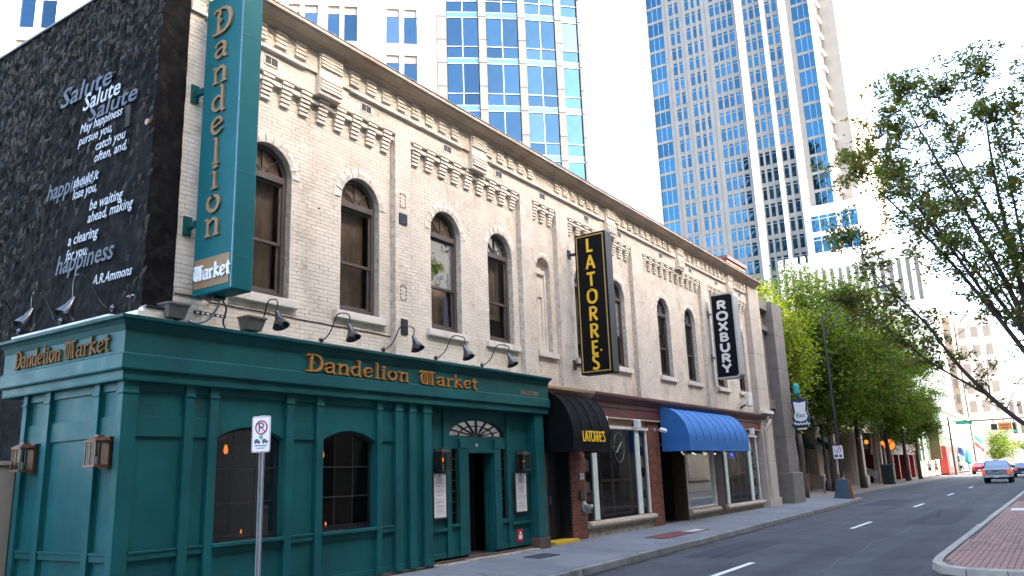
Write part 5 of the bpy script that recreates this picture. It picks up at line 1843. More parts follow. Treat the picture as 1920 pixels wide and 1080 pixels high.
mb.build("junction_box", 'black_metal', ts)

ls = thing("blade_sign", "black blade sign with yellow letters and a gold border line", "sign", (19.2, 0, 4.3))
LX0, LX1, LY0, LY1, LZa, LZb = 19.03, 19.42, -0.22, -1.16, 4.32, 8.22
mb = MB()
mb.box(LX0, LX1, LY1, LY0, LZa, LZb)
mb.build("cabinet", 'sign_black', ls, bevel=0.012)
mb = MB()
def rect_line(mb, x, ya, yb, za, zb, w, t):
    mb.box(x - t, x, yb, ya, za, za + w); mb.box(x - t, x, yb, ya, zb - w, zb)
    mb.box(x - t, x, ya - w, ya, za + w, zb - w); mb.box(x - t, x, yb, yb + w, za + w, zb - w)
rect_line(mb, LX0, LY0 - 0.045, LY1 + 0.045, LZa + 0.05, LZb - 0.05, 0.035, 0.008)
mb.build("border", 'signgold', ls)
mb = MB()
mb.box(LX0 + 0.02, LX1 - 0.02, LY1 - 0.012, LY1 + 0.002, LZa + 0.02, LZb - 0.02)
mb.build("return", 'dark_frame', ls)
for ch, zc in zip("LATORRE'S", (7.87, 7.39, 6.91, 6.43, 5.95, 5.48, 5.02, 4.86, 4.62)):
    mb = MB()
    s = 0.38 if ch != "'" else 0.24
    adv = SANS[ch][0] * s * 1.02
    yc = -0.69 if ch != "'" else -0.87
    glyph(mb, SANS, ch, 0, zc - s / 2 + (0.0 if ch not in "'" else -0.02), s, lambda u, v, d: (LX0 - d, yc + adv / 2 - u, v), -0.002, 0.028, weight=0.17, squeeze=1.02)
    mb.build("letter", 'sign_yellow', ls)
mb = MB()
for z in (7.72, 4.62):
    mb.box(18.97, 19.03 + 0.1, -0.04, -0.004, z - 0.13, z + 0.13)
    mb.box(19.08, 19.16, -0.22, -0.04, z - 0.035, z + 0.035)
each(mb, "bracket", 'black_metal', ls, bevel=0.008)

rs = thing("blade_sign", "black blade sign with pale letters and rounded silver edge near the grey stone wall", "sign", (30.0, 0, 5.0))
RX0, RX1, RYa, RYb, RZa, RZb = 29.75, 30.30, -0.20, -1.12, 5.05, 8.32
def rounded(ya, yb, za, zb, r, n=5):
    out = []
    out.append((ya, za)); out.append((ya, zb))
    for i in range(n + 1):
        a = pi / 2 * i / n
        out.append((yb + r - r * sin(a), zb - r + r * cos(a)))
    for i in range(n + 1):
        a = pi / 2 * i / n
        out.append((yb + r - r * cos(a), za + r - r * sin(a)))
    return out
mb = MB()
mb.prism(rounded(RYa, RYb, RZa, RZb, 0.16), lambda u, v, d: (d, u, v), RX0, RX1)
mb.build("cabinet", 'signgrey', rs, bevel=0.015)
mb = MB()
outer, inner = rounded(RYa, RYb, RZa, RZb, 0.16), rounded(RYa - 0.05, RYb + 0.06, RZa + 0.06, RZb - 0.06, 0.12)
n = len(outer)
mb.add([(RX0 - 0.012, u, v) for u, v in outer] + [(RX0 - 0.012, u, v) for u, v in inner], [(i, (i + 1) % n, n + (i + 1) % n, n + i) for i in range(n)])
mb.build("edge_trim", 'steel', rs)
mb = MB()
mb.prism(inner, lambda u, v, d: (d, u, v), RX0 - 0.008, RX0 - 0.001)
mb.build("face", 'sign_black', rs)
for ch, zc in zip("ROXBURY", (7.87, 7.44, 7.03, 6.62, 6.22, 5.81, 5.42)):
    mb = MB()
    s = 0.31
    adv = SANS[ch][0] * s * 1.75
    glyph(mb, SANS, ch, 0, zc - s / 2, s, lambda u, v, d: (RX0 - 0.008 - d, -0.63 + adv / 2 - u, v), -0.002, 0.03, weight=0.30, squeeze=1.75)
    mb.build("letter", 'tower_white', rs)
mb = MB()
for z in (7.6, 5.9):
    mb.box(29.85, 30.0, -0.04, 0.0, z - 0.14, z + 0.14)
    mb.box(29.9, 29.97, -0.20, -0.04, z - 0.04, z + 0.04)
each(mb, "bracket", 'greybox', rs, bevel=0.008)

es = thing("hanging_sign", "ornate hanging bar sign with pale shield and dark scroll on the grey stone pier", "sign", (39.9, -0.6, 3.4))
EX = 39.72
mb = MB()
mb.prism([(-0.30, 3.62), (-0.22, 3.50), (-0.96, 3.50), (-0.88, 3.62), (-1.02, 3.95), (-0.92, 4.25), (-1.0, 4.80), (-0.8, 4.86), (-0.62, 4.98), (-0.42, 4.86), (-0.22, 4.80), (-0.30, 4.25), (-0.2, 3.95)], lambda u, v, d: (d, u, v), EX, EX + 0.14)
mb.build("board", 'navy', es, bevel=0.012)
mb = MB()
mb.prism([(-0.36, 3.85), (-0.62, 3.78), (-0.86, 3.85), (-0.93, 4.02), (-0.85, 4.25), (-0.9, 4.72), (-0.62, 4.66), (-0.33, 4.72), (-0.38, 4.25), (-0.29, 4.02)], lambda u, v, d: (d, u, v), EX - 0.02, EX - 0.001)
mb.build("shield", 'white', es)
mb = MB()
mb.prism([(-0.18, 3.70), (-0.42, 3.80), (-0.62, 3.74), (-0.85, 3.80), (-1.06, 3.72), (-1.04, 3.54), (-0.85, 3.62), (-0.62, 3.56), (-0.40, 3.62), (-0.18, 3.52)], lambda u, v, d: (d, u, v), EX - 0.045, EX - 0.022)
mb.build("scroll", 'navy', es, bevel=0.006)
mb = MB()
mb.box(EX - 0.02, EX - 0.001, -0.84, -0.40, 3.40, 3.48)
mb.build("name_strip", 'shirt_pale', es)
print_text(es, "lettering", "East", 0.30, on_left(EX - 0.02, -0.40, 3.98), 0.004, 'navy', shear=0.2, bold=0.01, width=0.44)
mb = MB()
ribbon(mb, [(0.02, 0.06), (0.08, 0.15), (0.13, 0.03), (0.20, 0.10), (0.26, 0.02), (0.33, 0.10), (0.40, 0.02), (0.47, 0.10), (0.54, 0.03), (0.62, 0.16), (0.66, 0.02), (0.74, 0.10)], 0.042, on_left(EX - 0.045, -0.26, 3.605), 0.0, 0.006)
mb.build("script_lettering", 'white', es)
mb = MB()
for z in (4.35, 3.66):
    mb.box(EX + 0.03, EX + 0.10, -0.22, 0.12, z - 0.03, z + 0.03)
each(mb, "bracket", 'black_metal', es)
mb = MB()
mb.lathe([(0.0, 0.0), (0.13, 0.08), (0.17, 0.22), (0.12, 0.36), (0.16, 0.46), (0.1, 0.60), (0.0, 0.64)], (EX + 0.07, -0.52, 4.98), 10)
mb.build("finial", 'flagteal', es, smooth=True)

# ---- no-parking sign on its post
ns = thing("parking_sign", "white no-parking sign with a red circle on a steel post before the green front", "sign", (6.92, -2.16, 0.02))
th = radians(-73)
Rm = Matrix.Rotation(th, 3, 'Z')
c0 = Vector((6.92, -2.16, 0))
def on_sign(u, v, d):
    return tuple(c0 + Rm @ Vector((u, -0.045 - d, v)))
mb = MB()
mb.prism([(-0.025, 0), (0.025, 0), (0.025, 0.0), (0.025, 0.01), (-0.025, 0.01)], lambda u, v, d: tuple(c0 + Rm @ Vector((u, v, d))), 0.0, 2.62)
mb.prism([(-0.030, 0.0), (-0.024, 0.0), (-0.012, 0.034), (-0.018, 0.034)], lambda u, v, d: tuple(c0 + Rm @ Vector((u, v - 0.036, d))), 0.0, 2.62)
mb.prism([(0.024, 0.0), (0.030, 0.0), (0.018, 0.034), (0.012, 0.034)], lambda u, v, d: tuple(c0 + Rm @ Vector((u, v - 0.036, d))), 0.0, 2.62)
mb.build("post", 'steel', ns, bevel=0.002)
W_, H_ = 0.27, 0.455
ZS = 2.155
def rr(w, h, r, n=4):
    out = []
    for cx, cy, a0 in ((w / 2 - r, h / 2 - r, 0), (-w / 2 + r, h / 2 - r, pi / 2), (-w / 2 + r, -h / 2 + r, pi), (w / 2 - r, -h / 2 + r, 1.5 * pi)):
        for i in range(n + 1):
            a = a0 + pi / 2 * i / n
            out.append((cx + r * cos(a), cy + r * sin(a)))
    return out
zc = ZS + H_ / 2
mb = MB()
mb.prism([(u, v + zc) for u, v in rr(W_, H_, 0.025)], on_sign, 0.0, 0.004)
plate = mb.build("plate", 'white', ns)
mb = MB()
mb.tube([on_sign(0.082 * cos(a), zc + 0.085 + 0.082 * sin(a), 0.006) for a in [2 * pi * i / 24 for i in range(25)]], 0.009, 6, False)
mb.bar(on_sign(-0.058, zc + 0.143, 0.008), on_sign(0.058, zc + 0.027, 0.008), 0.016, 0.006)
o_, i_ = rr(W_ - 0.012, H_ - 0.012, 0.022), rr(W_ - 0.026, H_ - 0.026, 0.018)
n = len(o_)
mb.add([on_sign(u, v + zc, 0.0052) for u, v in o_] + [on_sign(u, v + zc, 0.0052) for u, v in i_], [(i, (i + 1) % n, n + (i + 1) % n, n + i) for i in range(n)])
mb.build("red_symbol", 'red_enamel', plate)
mb = MB()
ribbon(mb, [(-0.03, zc + 0.03), (-0.03, zc + 0.14)], 0.018, on_sign, 0.004, 0.0062, False)
ribbon(mb, [(-0.03, zc + 0.135), (0.01, zc + 0.135), (0.032, zc + 0.108), (0.01, zc + 0.082), (-0.03, zc + 0.082)], 0.016, on_sign, 0.004, 0.0068)
for u0 in (-0.095, 0.018):                       # tow truck and towed car
    mb.prism([(u0, zc - 0.105), (u0 + 0.085, zc - 0.105), (u0 + 0.085, zc - 0.085), (u0 + 0.06, zc - 0.08), (u0 + 0.05, zc - 0.06), (u0 + 0.015, zc - 0.06), (u0, zc - 0.085)], on_sign, 0.004, 0.0058)
    for du in (0.02, 0.065):
        mb.lathe([(0.013, -0.001), (0.013, 0.002)], on_sign(u0 + du, zc - 0.108, 0.007), 10, Rm @ Vector((0, -1, 0)))
ribbon(mb, [(-0.09, zc - 0.145), (0.09, zc - 0.145)], 0.012, on_sign, 0.004, 0.0056, False)
ribbon(mb, [(-0.06, zc - 0.175), (0.06, zc - 0.175)], 0.010, on_sign, 0.004, 0.0056, False)
mb.build("black_symbol", 'ink', plate)
mb = MB()
mb.lathe([(0.028, -0.001), (0.028, 0.003)], on_sign(0.0, zc - 0.035, 0.008), 6, Rm @ Vector((0, -1, 0)))
mb.build("sticker", 'palegreen', plate)
# ================================================================== RED BRICK SHOPFRONTS
sf = thing("red_shopfront", "red brick and maroon shopfront with white framed display windows under two awnings", "shopfront", (26, 0, 0.1))
FB = 0.02
def brick_pier(x0, x1, z0, z1, y0=-0.02, y1=0.30, faces=('f', 'l')):
    mb = MB()
    mb.box(x0 + 0.004, x1 - 0.004, y0 + 0.008, y1, z0, z1)
    p = mb.build("brick_pier", 'redmortar', sf)
    mb = MB()
    h = 0.075
    n = int((z1 - z0) / h)
    for k in range(n):
        za, zb = z0 + k * h + 0.005, z0 + (k + 1) * h - 0.005
        off = 0.11 if k % 2 else 0.0
        x = x0 - off
        while x < x1 - 0.02:
            a, b = max(x0, x + 0.005), min(x1, x + 0.215)
            if b - a > 0.03:
                j = rnd.uniform(0, 0.006)
                mb.add([(a, y0 - j, za), (b, y0 - j, za), (b, y0 - j, zb), (a, y0 - j, zb), (a, y0 + 0.012, za), (b, y0 + 0.012, za), (b, y0 + 0.012, zb), (a, y0 + 0.012, zb)],
                       [(0, 1, 2, 3), (0, 4, 5, 1), (3, 2, 6, 7), (0, 3, 7, 4), (1, 5, 6, 2)])
            x += 0.22
        y = y0 - off
        while y < y1 - 0.02:
            a, b = max(y0, y + 0.005), min(y1, y + 0.215)
            if b - a > 0.03:
                j = rnd.uniform(0, 0.005)
                mb.add([(x0 - j, a, za), (x0 - j, b, za), (x0 - j, b, zb), (x0 - j, a, zb), (x0 + 0.012, a, za), (x0 + 0.012, b, za), (x0 + 0.012, b, zb), (x0 + 0.012, a, zb)],
                       [(0, 1, 2, 3), (0, 4, 5, 1), (3, 2, 6, 7), (0, 3, 7, 4), (1, 5, 6, 2)])
            y += 0.22
    b = mb.build("brick", 'brick_red', p, fixn=False)
    b['kind'] = 'stuff'
    return p
brick_pier(16.86, 17.32, 0.0, 3.6)
brick_pier(18.52, 19.30, 0.0, 3.3)
brick_pier(23.46, 24.30, 0.0, 3.3)
mb = MB()
mb.box(29.15, 29.98, -0.02, 0.3, 0.06, 3.3)
mb.build("timber_pier", 'brownplinth', sf, bevel=0.01)
# black door in its recess, yellow step
mb = MB()
mb.box(17.325, 17.37, 0.0, 0.5, 0.05, 2.6); mb.box(18.47, 18.515, 0.0, 0.5, 0.05, 2.6)
mb.box(17.32, 18.52, 0.0, 0.5, 2.6, 3.6)
mb.build("door_frame", 'black_metal', sf)
mb = MB()
mb.box(17.375, 18.465, 0.30, 0.35, 0.1, 2.595)
for x in (17.45, 17.98):
    for z0, z1 in ((0.25, 1.1), (1.25, 2.45)):
        mb.box(x, x + 0.42, 0.285, 0.30, z0, z1)
d = mb.build("door", 'black_metal', sf, bevel=0.006)
mb = MB()
mb.tube([(17.88, 0.295, 1.02), (17.88, 0.24, 1.04), (17.88, 0.23, 1.12), (17.88, 0.24, 1.2), (17.88, 0.295, 1.22)], 0.012, 6)
mb.build("handle", 'steel', d)
mb = MB()
mb.box(17.34, 18.50, -0.20, 0.28, -0.05, 0.165)
mb.build("step", 'yellow_paint', sf, bevel=0.012)
# maroon fascia over everything, tan length over the black awning
def run(name, prof, x0, x1, mat, parent=sf, seg=1):
    mb = MB()
    mb.prism(prof, lambda u, v, d: (d, u, v), x0, x1)
    return mb.build(name, mat, parent, bevel=0.006)
crown = [(0.05, 3.70), (-0.10, 3.70), (-0.13, 3.76), (-0.20, 3.82), (-0.25, 3.86), (-0.26, 3.93), (-0.22, 3.95), (0.05, 4.02)]
run("fascia_crown", crown, 19.72, 35.6, 'maroon')
run("fascia_crown", [(u * 0.97, v - 0.004) for u, v in crown], 17.0, 19.715, 'tanfascia')
run("fascia", [(0.05, 3.30), (-0.06, 3.30), (-0.06, 3.55), (-0.085, 3.58), (-0.085, 3.697), (0.05, 3.697)], 19.31, 34.95, 'maroon')
run("fascia", [(0.05, 3.32), (-0.03, 3.32), (-0.03, 3.694), (0.05, 3.694)], 17.0, 19.30, 'tanfascia')
run("lower_moulding", [(0.02, 3.25), (-0.10, 3.25), (-0.10, 3.28), (-0.06, 3.298), (0.02, 3.298)], 19.31, 34.95, 'tanfascia')

def display_window(x0, x1, zs, zt, label, mull, woods, seed):
    w = thing("display_window", None, None)
    w.parent = sf
    w.matrix_parent_inverse = world_of(sf).inverted()
    y = 0.06
    # cream board over it
    mb = MB()
    mb.box(x0, x1, y - 0.02, y + 0.1, zt + 0.09, 3.245)
    mb.build("head_board", 'tanfascia', w, bevel=0.004)
    mb = MB()
    mb.box(x0 - 0.02, x1 + 0.05, y - 0.09, y + 0.06, zt, zt + 0.085)
    mb.build("head_rail", 'offwhite', w, bevel=0.006)
    # frames
    mb = MB()
    mb.box(x0, x0 + 0.07, y - 0.03, y + 0.06, zs, zt)
    mb.box(x1 - 0.10, x1, y - 0.05, y + 0.06, zs, zt)
    mb.build("frame", 'offwhite', w, bevel=0.006)
    for a, b in mull:
        mb = MB()
        mb.box(a, b, y - 0.035, y + 0.02, zs, zt - 0.003)
        each(mb, "mullion", 'palewood', w, bevel=0.004)
    # inner oak framing
    mb = MB()
    for a in woods:
        mb.box(a, a + 0.075, y + 0.03, y + 0.09, zs + 0.05, zt)
    for z in (zs + 0.05, 1.50, 2.42):
        mb.box(woods[0], woods[-1] + 0.075, y + 0.034, y + 0.086, z, z + 0.075)
    each(mb, "oak_frame", 'wood', w)
    mb = MB()
    mb.quad((x0 + 0.07, y, zs), (x1 - 0.10, y, zs), (x1 - 0.10, y, zt), (x0 + 0.07, y, zt))
    mb.build("pane", 'shopglass', w)
    # sandstone sill with a rounded nose on a recessed base
    mb = MB()
    mb.prism([(0.3, zs - 0.02), (-0.05, zs - 0.02), (-0.12, zs - 0.05), (-0.145, zs - 0.11), (-0.12, zs - 0.17), (-0.05, zs - 0.20), (0.3, zs - 0.20)], lambda u, v, d: (d, u, v), x0 - 0.04, x1 + 0.10)
    mb.build("sill", 'stonesill', w, smooth='auto')
    mb = MB()
    mb.box(x0 - 0.02, x1 + 0.06, -0.02, 0.3, -0.03, zs - 0.2)
    mb.build("sill_base", 'rubble', w)
    # framed notices on the side glass, shelf and back wall
    r = random.Random(seed)
    mb = MB(); mp = MB()
    for a, b in ((x0 + 0.12, mull[0][0] - 0.06), (mull[1][1] + 0.08, x1 - 0.14)):
        z = zs + 0.12
        while z < zt - 0.3:
            h = r.uniform(0.34, 0.5)
            mb.box(a, b, y + 0.04, y + 0.055, z, z + h)
            mp.box(a + 0.05, b - 0.05, y + 0.034, y + 0.038, z + 0.07, z + h - 0.06)
            z += h + r.uniform(0.1, 0.2)
    each(mb, "notice_frame", 'darkwood', w)
    each(mp, "notice", 'paper', w)
    return w
w1 = display_window(19.32, 23.44, 0.52, 2.97, "", [(19.84, 20.10), (22.62, 22.90)], [20.35, 21.1, 22.25], 3)
mb = MB()                                        # etched oval on the glass
mb.tube([(21.55 + 0.32 * cos(2 * pi * i / 24), 0.05, 2.45 + 0.42 * sin(2 * pi * i / 24)) for i in range(25)], 0.008, 5, False)
mb.bar((21.36, 0.05, 2.3), (21.74, 0.05, 2.62), 0.05, 0.008, (0, 1, 0))
mb.build("oval_decal", 'greengrey', w1)
w3 = display_window(30.02, 34.45, 0.45, 2.97, "", [(30.35, 30.65), (33.3, 33.62)], [31.2, 32.1, 32.9], 5)
t = thing("neon_sign", "small glowing blue open sign inside the window under the blue awning", "sign", (31.7, 0.3, 2.3))
mb = MB()
mb.box(31.45, 32.15, 0.25, 0.28, 2.12, 2.42)
mb.build("box", 'navy', t)
mb = MB()
mb.tube([(31.5, 0.24, 2.16), (32.1, 0.24, 2.16), (32.1, 0.24, 2.38), (31.5, 0.24, 2.38), (31.5, 0.24, 2.16)], 0.014, 6)
mb.bar((31.57, 0.24, 2.27), (32.03, 0.24, 2.27), 0.10, 0.012, (0, 1, 0))
mb.build("tube", 'bluescreen', t)
# open door bay and the dark fixed light beside it
mb = MB()
mb.box(24.30, 24.36, 0.0, 0.35, 0.06, 3.25); mb.box(26.36, 26.44, 0.02, 0.5, 0.06, 3.25)
mb.box(24.36, 26.36, 0.0, 0.35, 2.55, 2.62)
mb.build("door_frame", 'darkwood', sf, bevel=0.006)
mb = MB()
mb.box(24.42, 24.48, 0.36, 1.35, 0.1, 2.5)
mb.box(24.485, 24.50, 0.5, 1.2, 1.3, 2.3)
d2 = mb.build("door", 'darkwood', sf)
mb = MB()
mb.quad((24.36, 0.3, 2.62), (26.36, 0.3, 2.62), (26.36, 0.3, 3.25), (24.36, 0.3, 3.25))
mb.build("transom_pane", 'shopglass', sf)
w2 = thing("display_window", None, None)
w2.parent = sf
w2.matrix_parent_inverse = world_of(sf).inverted()
mb = MB()
mb.box(26.45, 26.52, 0.02, 0.12, 0.45, 3.25); mb.box(29.0, 29.14, -0.01, 0.12, 0.45, 3.25); mb.box(26.52, 29.0, 0.02, 0.12, 0.45, 0.52)
mb.build("frame", 'offwhite', w2, bevel=0.006)
mb = MB()
mb.quad((26.52, 0.06, 0.52), (29.0, 0.06, 0.52), (29.0, 0.06, 3.25), (26.52, 0.06, 3.25))
mb.build("pane", 'shopglass', w2)
mb = MB()
mb.prism([(0.3, 0.43), (-0.05, 0.43), (-0.12, 0.40), (-0.145, 0.34), (-0.12, 0.28), (-0.05, 0.25), (0.3, 0.25)], lambda u, v, d: (d, u, v), 26.42, 29.2)
mb.build("sill", 'stonesill', w2, smooth='auto')
mb = MB()
mb.box(26.44, 29.16, -0.02, 0.3, -0.03, 0.25)
mb.build("sill_base", 'rubble', w2)
# rooms
mb = MB()
mb.quad((19.2, 3.5, 0.1), (35, 3.5, 0.1), (35, 3.5, 3.3), (19.2, 3.5, 3.3))
mb.quad((17.0, 0.12, 3.29), (35, 0.12, 3.29), (35, 3.5, 3.29), (17.0, 3.5, 3.29))
mb.quad((17.0, 0.31, 0.12), (35, 0.31, 0.12), (35, 3.5, 0.12), (17.0, 3.5, 0.12))
for x in (19.25, 24.33, 26.50, 29.5, 34.8):
    mb.quad((x, 0.31, 0.1), (x, 3.5, 0.1), (x, 3.5, 3.3), (x, 0.31, 3.3))
mb.quad((24.34, 2.2, 0.13), (26.49, 2.2, 0.13), (26.49, 2.2, 3.28), (24.34, 2.2, 3.28))
mb.quad((26.51, 0.55, 0.13), (29.49, 0.55, 0.13), (29.49, 0.55, 3.28), (26.51, 0.55, 3.28))
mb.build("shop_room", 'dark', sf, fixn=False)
def room_thing(name, label, cat, boxes, mat):
    t = thing(name, label, cat, (boxes[0][0], boxes[0][2], 0.12))
    for nm, bx in zip(("carcass", "shelf", "back_panel", "shelf"), boxes):
        mb = MB()
        mb.box(*bx)
        mb.build(nm, mat, t)
room_thing("display_cabinet", "low wooden cabinet inside the first display window", "cabinet", [(20.4, 22.4, 1.2, 1.7, 0.12, 1.2), (20.35, 22.45, 1.15, 1.72, 1.2, 1.25)], 'wood')
room_thing("display_cabinet", "tan counter behind the last display window", "cabinet", [(31.0, 33.2, 1.3, 1.8, 0.12, 1.1), (30.95, 33.25, 1.25, 1.85, 1.1, 1.15)], 'wood')
room_thing("picture", "pale notice hung inside the dark open doorway", "picture", [(24.9, 25.35, 2.15, 2.18, 1.75, 2.3), (24.95, 25.3, 2.14, 2.149, 1.8, 2.25)], 'greengrey')
# small fittings on the front
print_text(sf, "number_lettering", "33", 0.23, on_front(18.96, -0.032, 1.60), 0.004, 'white', bold=0.03)
def fitting(name, label, cat, loc):
    return thing(name, label, cat, loc)
t = fitting("door_buzzer", "black entry buzzer panel on the brick pier under the number", "buzzer", (18.98, -0.03, 1.2))
mb = MB(); mb.box(18.90, 19.06, -0.065, -0.028, 1.08, 1.32); mb.build("housing", 'black_metal', t, bevel=0.006)
mb = MB()
for z in (1.14, 1.2, 1.26): mb.box(18.95, 19.01, -0.07, -0.064, z - 0.012, z + 0.012)
each(mb, "button", 'steel', t)
t = fitting("alarm_bell", "chrome siamese hose connection on the brick pier beside the first display window", "hose valve", (19.25, -0.03, 0.9))
mb = MB(); mb.lathe([(0.14, 0), (0.14, 0.02), (0.07, 0.05), (0.06, 0.16), (0.0, 0.17)], (19.12, -0.03, 0.90), 14, (0, -1, 0)); mb.build("flange", 'steel', t, smooth='auto')
for dx in (-0.07, 0.07):
    mb = MB(); mb.lathe([(0.04, 0), (0.045, 0.09), (0.055, 0.09), (0.055, 0.13), (0, 0.135)], (19.12, -0.14, 0.90), 12, (dx * 9, -0.7, 0.0)); mb.build("outlet", 'steel', t, smooth='auto')
def camera_box(label, x, y, z, s=1.0):
    t = thing("security_camera", label, "camera", (x, y, z))
    mb = MB(); mb.lathe([(0.06 * s, 0), (0.06 * s, 0.03), (0.02 * s, 0.04), (0.02 * s, 0.15 * s)], (x, y, z), 10, (0, -1, 0)); mb.build("mount", 'steel', t)
    mb = MB(); mb.lathe([(0.0, 0), (0.055 * s, 0.01), (0.06 * s, 0.16 * s), (0.05 * s, 0.19 * s), (0, 0.17 * s)], (x + 0.02, y - 0.15 * s, z + 0.02), 12, (0.7, -0.6, -0.25)); mb.build("body", 'white', t, smooth='auto')
camera_box("white security camera on the brick pier left of the blue awning", 23.95, -0.03, 3.0, 1.2)
def speaker_box(label, x, z):
    t = thing("wall_speaker", label, "speaker", (x, -0.05, z))
    mb = MB(); mb.box(x - 0.09, x + 0.09, -0.26, -0.10, z - 0.13, z + 0.13); mb.build("cabinet", 'white', t, bevel=0.02)
    mb = MB(); mb.box(x - 0.07, x + 0.07, -0.266, -0.26, z - 0.11, z + 0.11); mb.build("grille", 'offwhite', t)
    mb = MB(); mb.box(x - 0.03, x + 0.03, -0.10, 0.0, z - 0.03, z + 0.03); each(mb, "bracket", 'black_metal', t)
speaker_box("small white loudspeaker above the first display window beside the black awning", 20.25, 3.15)
speaker_box("small white loudspeaker above the first display window near the brick pier", 22.4, 3.13)
speaker_box("small white loudspeaker above the last display window beside the blue awning", 33.4, 3.18)
t = thing("floodlight", "white floodlight on the cream wall above the maroon fascia's end", "floodlight", (33.2, 0, 4.4))
mb = MB(); mb.box(33.0, 33.55, -0.30, -0.14, 4.2, 4.75); mb.build("housing", 'offwhite', t, bevel=0.03)
mb = MB(); mb.bar((33.2, -0.14, 4.3), (33.2, PY, 4.15), 0.06); each(mb, "bracket", 'black_metal', t)
t = thing("rain_spout", "white gutter outlet and elbow at the end of the maroon fascia", "downpipe", (35.5, -0.2, 3.8))
mb = MB(); mb.box(34.9, 36.1, -0.40, -0.10, 3.98, 4.12); mb.build("gutter_box", 'offwhite', t, bevel=0.01)
mb = MB(); mb.tube([(35.9, -0.25, 3.98), (35.9, -0.25, 3.75), (35.4, -0.22, 3.45), (35.3, -0.18, 3.3), (35.3, -0.17, 0.2)], 0.07, 8); mb.build("pipe", 'creamstone', t, smooth='auto')

# ================================================================== AWNINGS
def awning(name, label, x0, x1, zt, zb, dep, mat, nrib, curve_from, lettering=None, sag=0.0):
    t = thing(name, label, "awning", ((x0 + x1) / 2, 0, zb))
    prof = []
    N = 12
    for i in range(N + 1):                       # quarter-round hood, then a straight valance
        a = pi / 2 * i / N
        prof.append((-0.09 - (dep - 0.09) * sin(a), curve_from + (zt - curve_from) * cos(a)))
    nx = nrib * 4
    mb = MB()
    def P(i, k):
        x = x0 + (x1 - x0) * i / nx
        y, z = prof[k]
        s = -sag * sin(pi * (i % 4) / 4) * sin(pi * k / N)
        return (x, y - s * 0.6, z + s)
    for i in range(nx):
        for k in range(N):
            mb.quad(P(i, k), P(i + 1, k), P(i + 1, k + 1), P(i, k + 1))
    mb.build("hood", mat, t, smooth=True, fixn=False)
    mb = MB()
    for i in range(nx):
        xa, xb = x0 + (x1 - x0) * i / nx, x0 + (x1 - x0) * (i + 1) / nx
        mb.quad((xa, -dep - 0.002, curve_from), (xb, -dep - 0.002, curve_from), (xb, -dep + 0.004 * sin(i), zb), (xa, -dep + 0.004 * sin(i - 1), zb))
    mb.build("valance", mat, t, fixn=False)
    for x in (x0, x1):
        mb = MB()
        mb.add([(x, y, z) for y, z in prof] + [(x, -dep, zb), (x, -0.09, zb)], [tuple(range(N + 3))])
        mb.build("end_panel", mat, t)
    mb = MB()
    for i in range(nrib + 1):
        x = x0 + (x1 - x0) * i / nrib
        mb.tube([(x, y - 0.004, z + 0.004) for y, z in prof], 0.009, 5)
    mb.tube([(x0, -dep, zb), (x1, -dep, zb)], 0.012, 6)
    mb.tube([(x0, -0.09, zb), (x0, -dep, zb)], 0.012, 6); mb.tube([(x1, -0.09, zb), (x1, -dep, zb)], 0.012, 6)
    each(mb, "piping", mat, t, smooth=True)
    return t
a1 = awning("black_awning", "black canvas dome awning with gold lettering over the black door", 17.16, 19.12, 3.76, 2.28, 0.92, 'blackcloth', 4, 2.62, sag=0.012)
u = 0.0
for ch in "LATORRE'S":
    mb = MB()
    s = 0.26 if ch != "'" else 0.26
    # letters stand on the front valance and lean back with the hood
    fn = lambda a, b, d: (17.62 + a, -0.928 - d + 0.0 + (0.012 * (b > 0.2)), 2.52 + b)
    adv = glyph(mb, SANS, ch, u, 0, s, fn, -0.002, 0.012, weight=0.14, squeeze=0.92)
    mb.build("letter", 'sign_yellow', a1)
    u += adv * 0.93
a2 = awning("blue_awning", "long royal blue canvas dome awning over the open shop door", 24.34, 30.18, 3.72, 2.34, 1.02, 'bluecloth', 9, 2.66, sag=0.016)
fl = thing("fairy_lights", "string of tiny warm lights hanging under the blue awning", "string lights", (26, -0.4, 2.4))
for i in range(10):
    mb = MB()
    mb.lathe([(0, -0.03), (0.028, 0.0), (0, 0.03)], (24.8 + i * 0.34, -0.55 + 0.1 * sin(i * 2.1), 2.30 - 0.06 * abs(sin(i * 1.3))), 8)
    mb.build("bulb", 'fairy', fl)
mb = MB()
mb.tube([(24.6 + i * 0.17, -0.55 + 0.1 * sin(i * 1.05), 2.345 - 0.05 * abs(sin(i * 0.65))) for i in range(22)], 0.006, 5)
mb.build("wire", 'black_metal', fl)

# ================================================================== STONE BUILDING NEXT DOOR
sb = thing("stone_building", "grey stone building with a narrow window and heavy corner pier beside the cream brick", "building", (38, 2, 0.1))
def courses(x0, x1, y0, y1, z0, z1, n, mat, name="stone_block", gap=0.012):
    h = (z1 - z0) / n
    for k in range(n):
        mb = MB()
        mb.box(x0, x1, y0, y1, z0 + k * h + gap / 2, z0 + (k + 1) * h - gap / 2)
        mb.build(name, mat, sb, bevel=0.008)
courses(35.02, 36.55, -0.12, 0.5, 0.45, 9.70, 6, 'creamstone')
mb = MB(); mb.box(34.98, 36.6, -0.20, 0.5, 0.0, 0.445); mb.build("pier_base", 'creamstone', sb, bevel=0.015)
mb = MB()
mb.box(36.56, 38.35, 0.30, 0.8, 0.1, 4.6); mb.box(36.56, 37.05, 0.30, 0.8, 4.6, 8.3); mb.box(37.75, 38.35, 0.30, 0.8, 4.6, 8.3); mb.box(36.56, 38.35, 0.30, 0.8, 8.3, 9.4)
mb.build("wall", 'greystone', sb)
mb = MB()
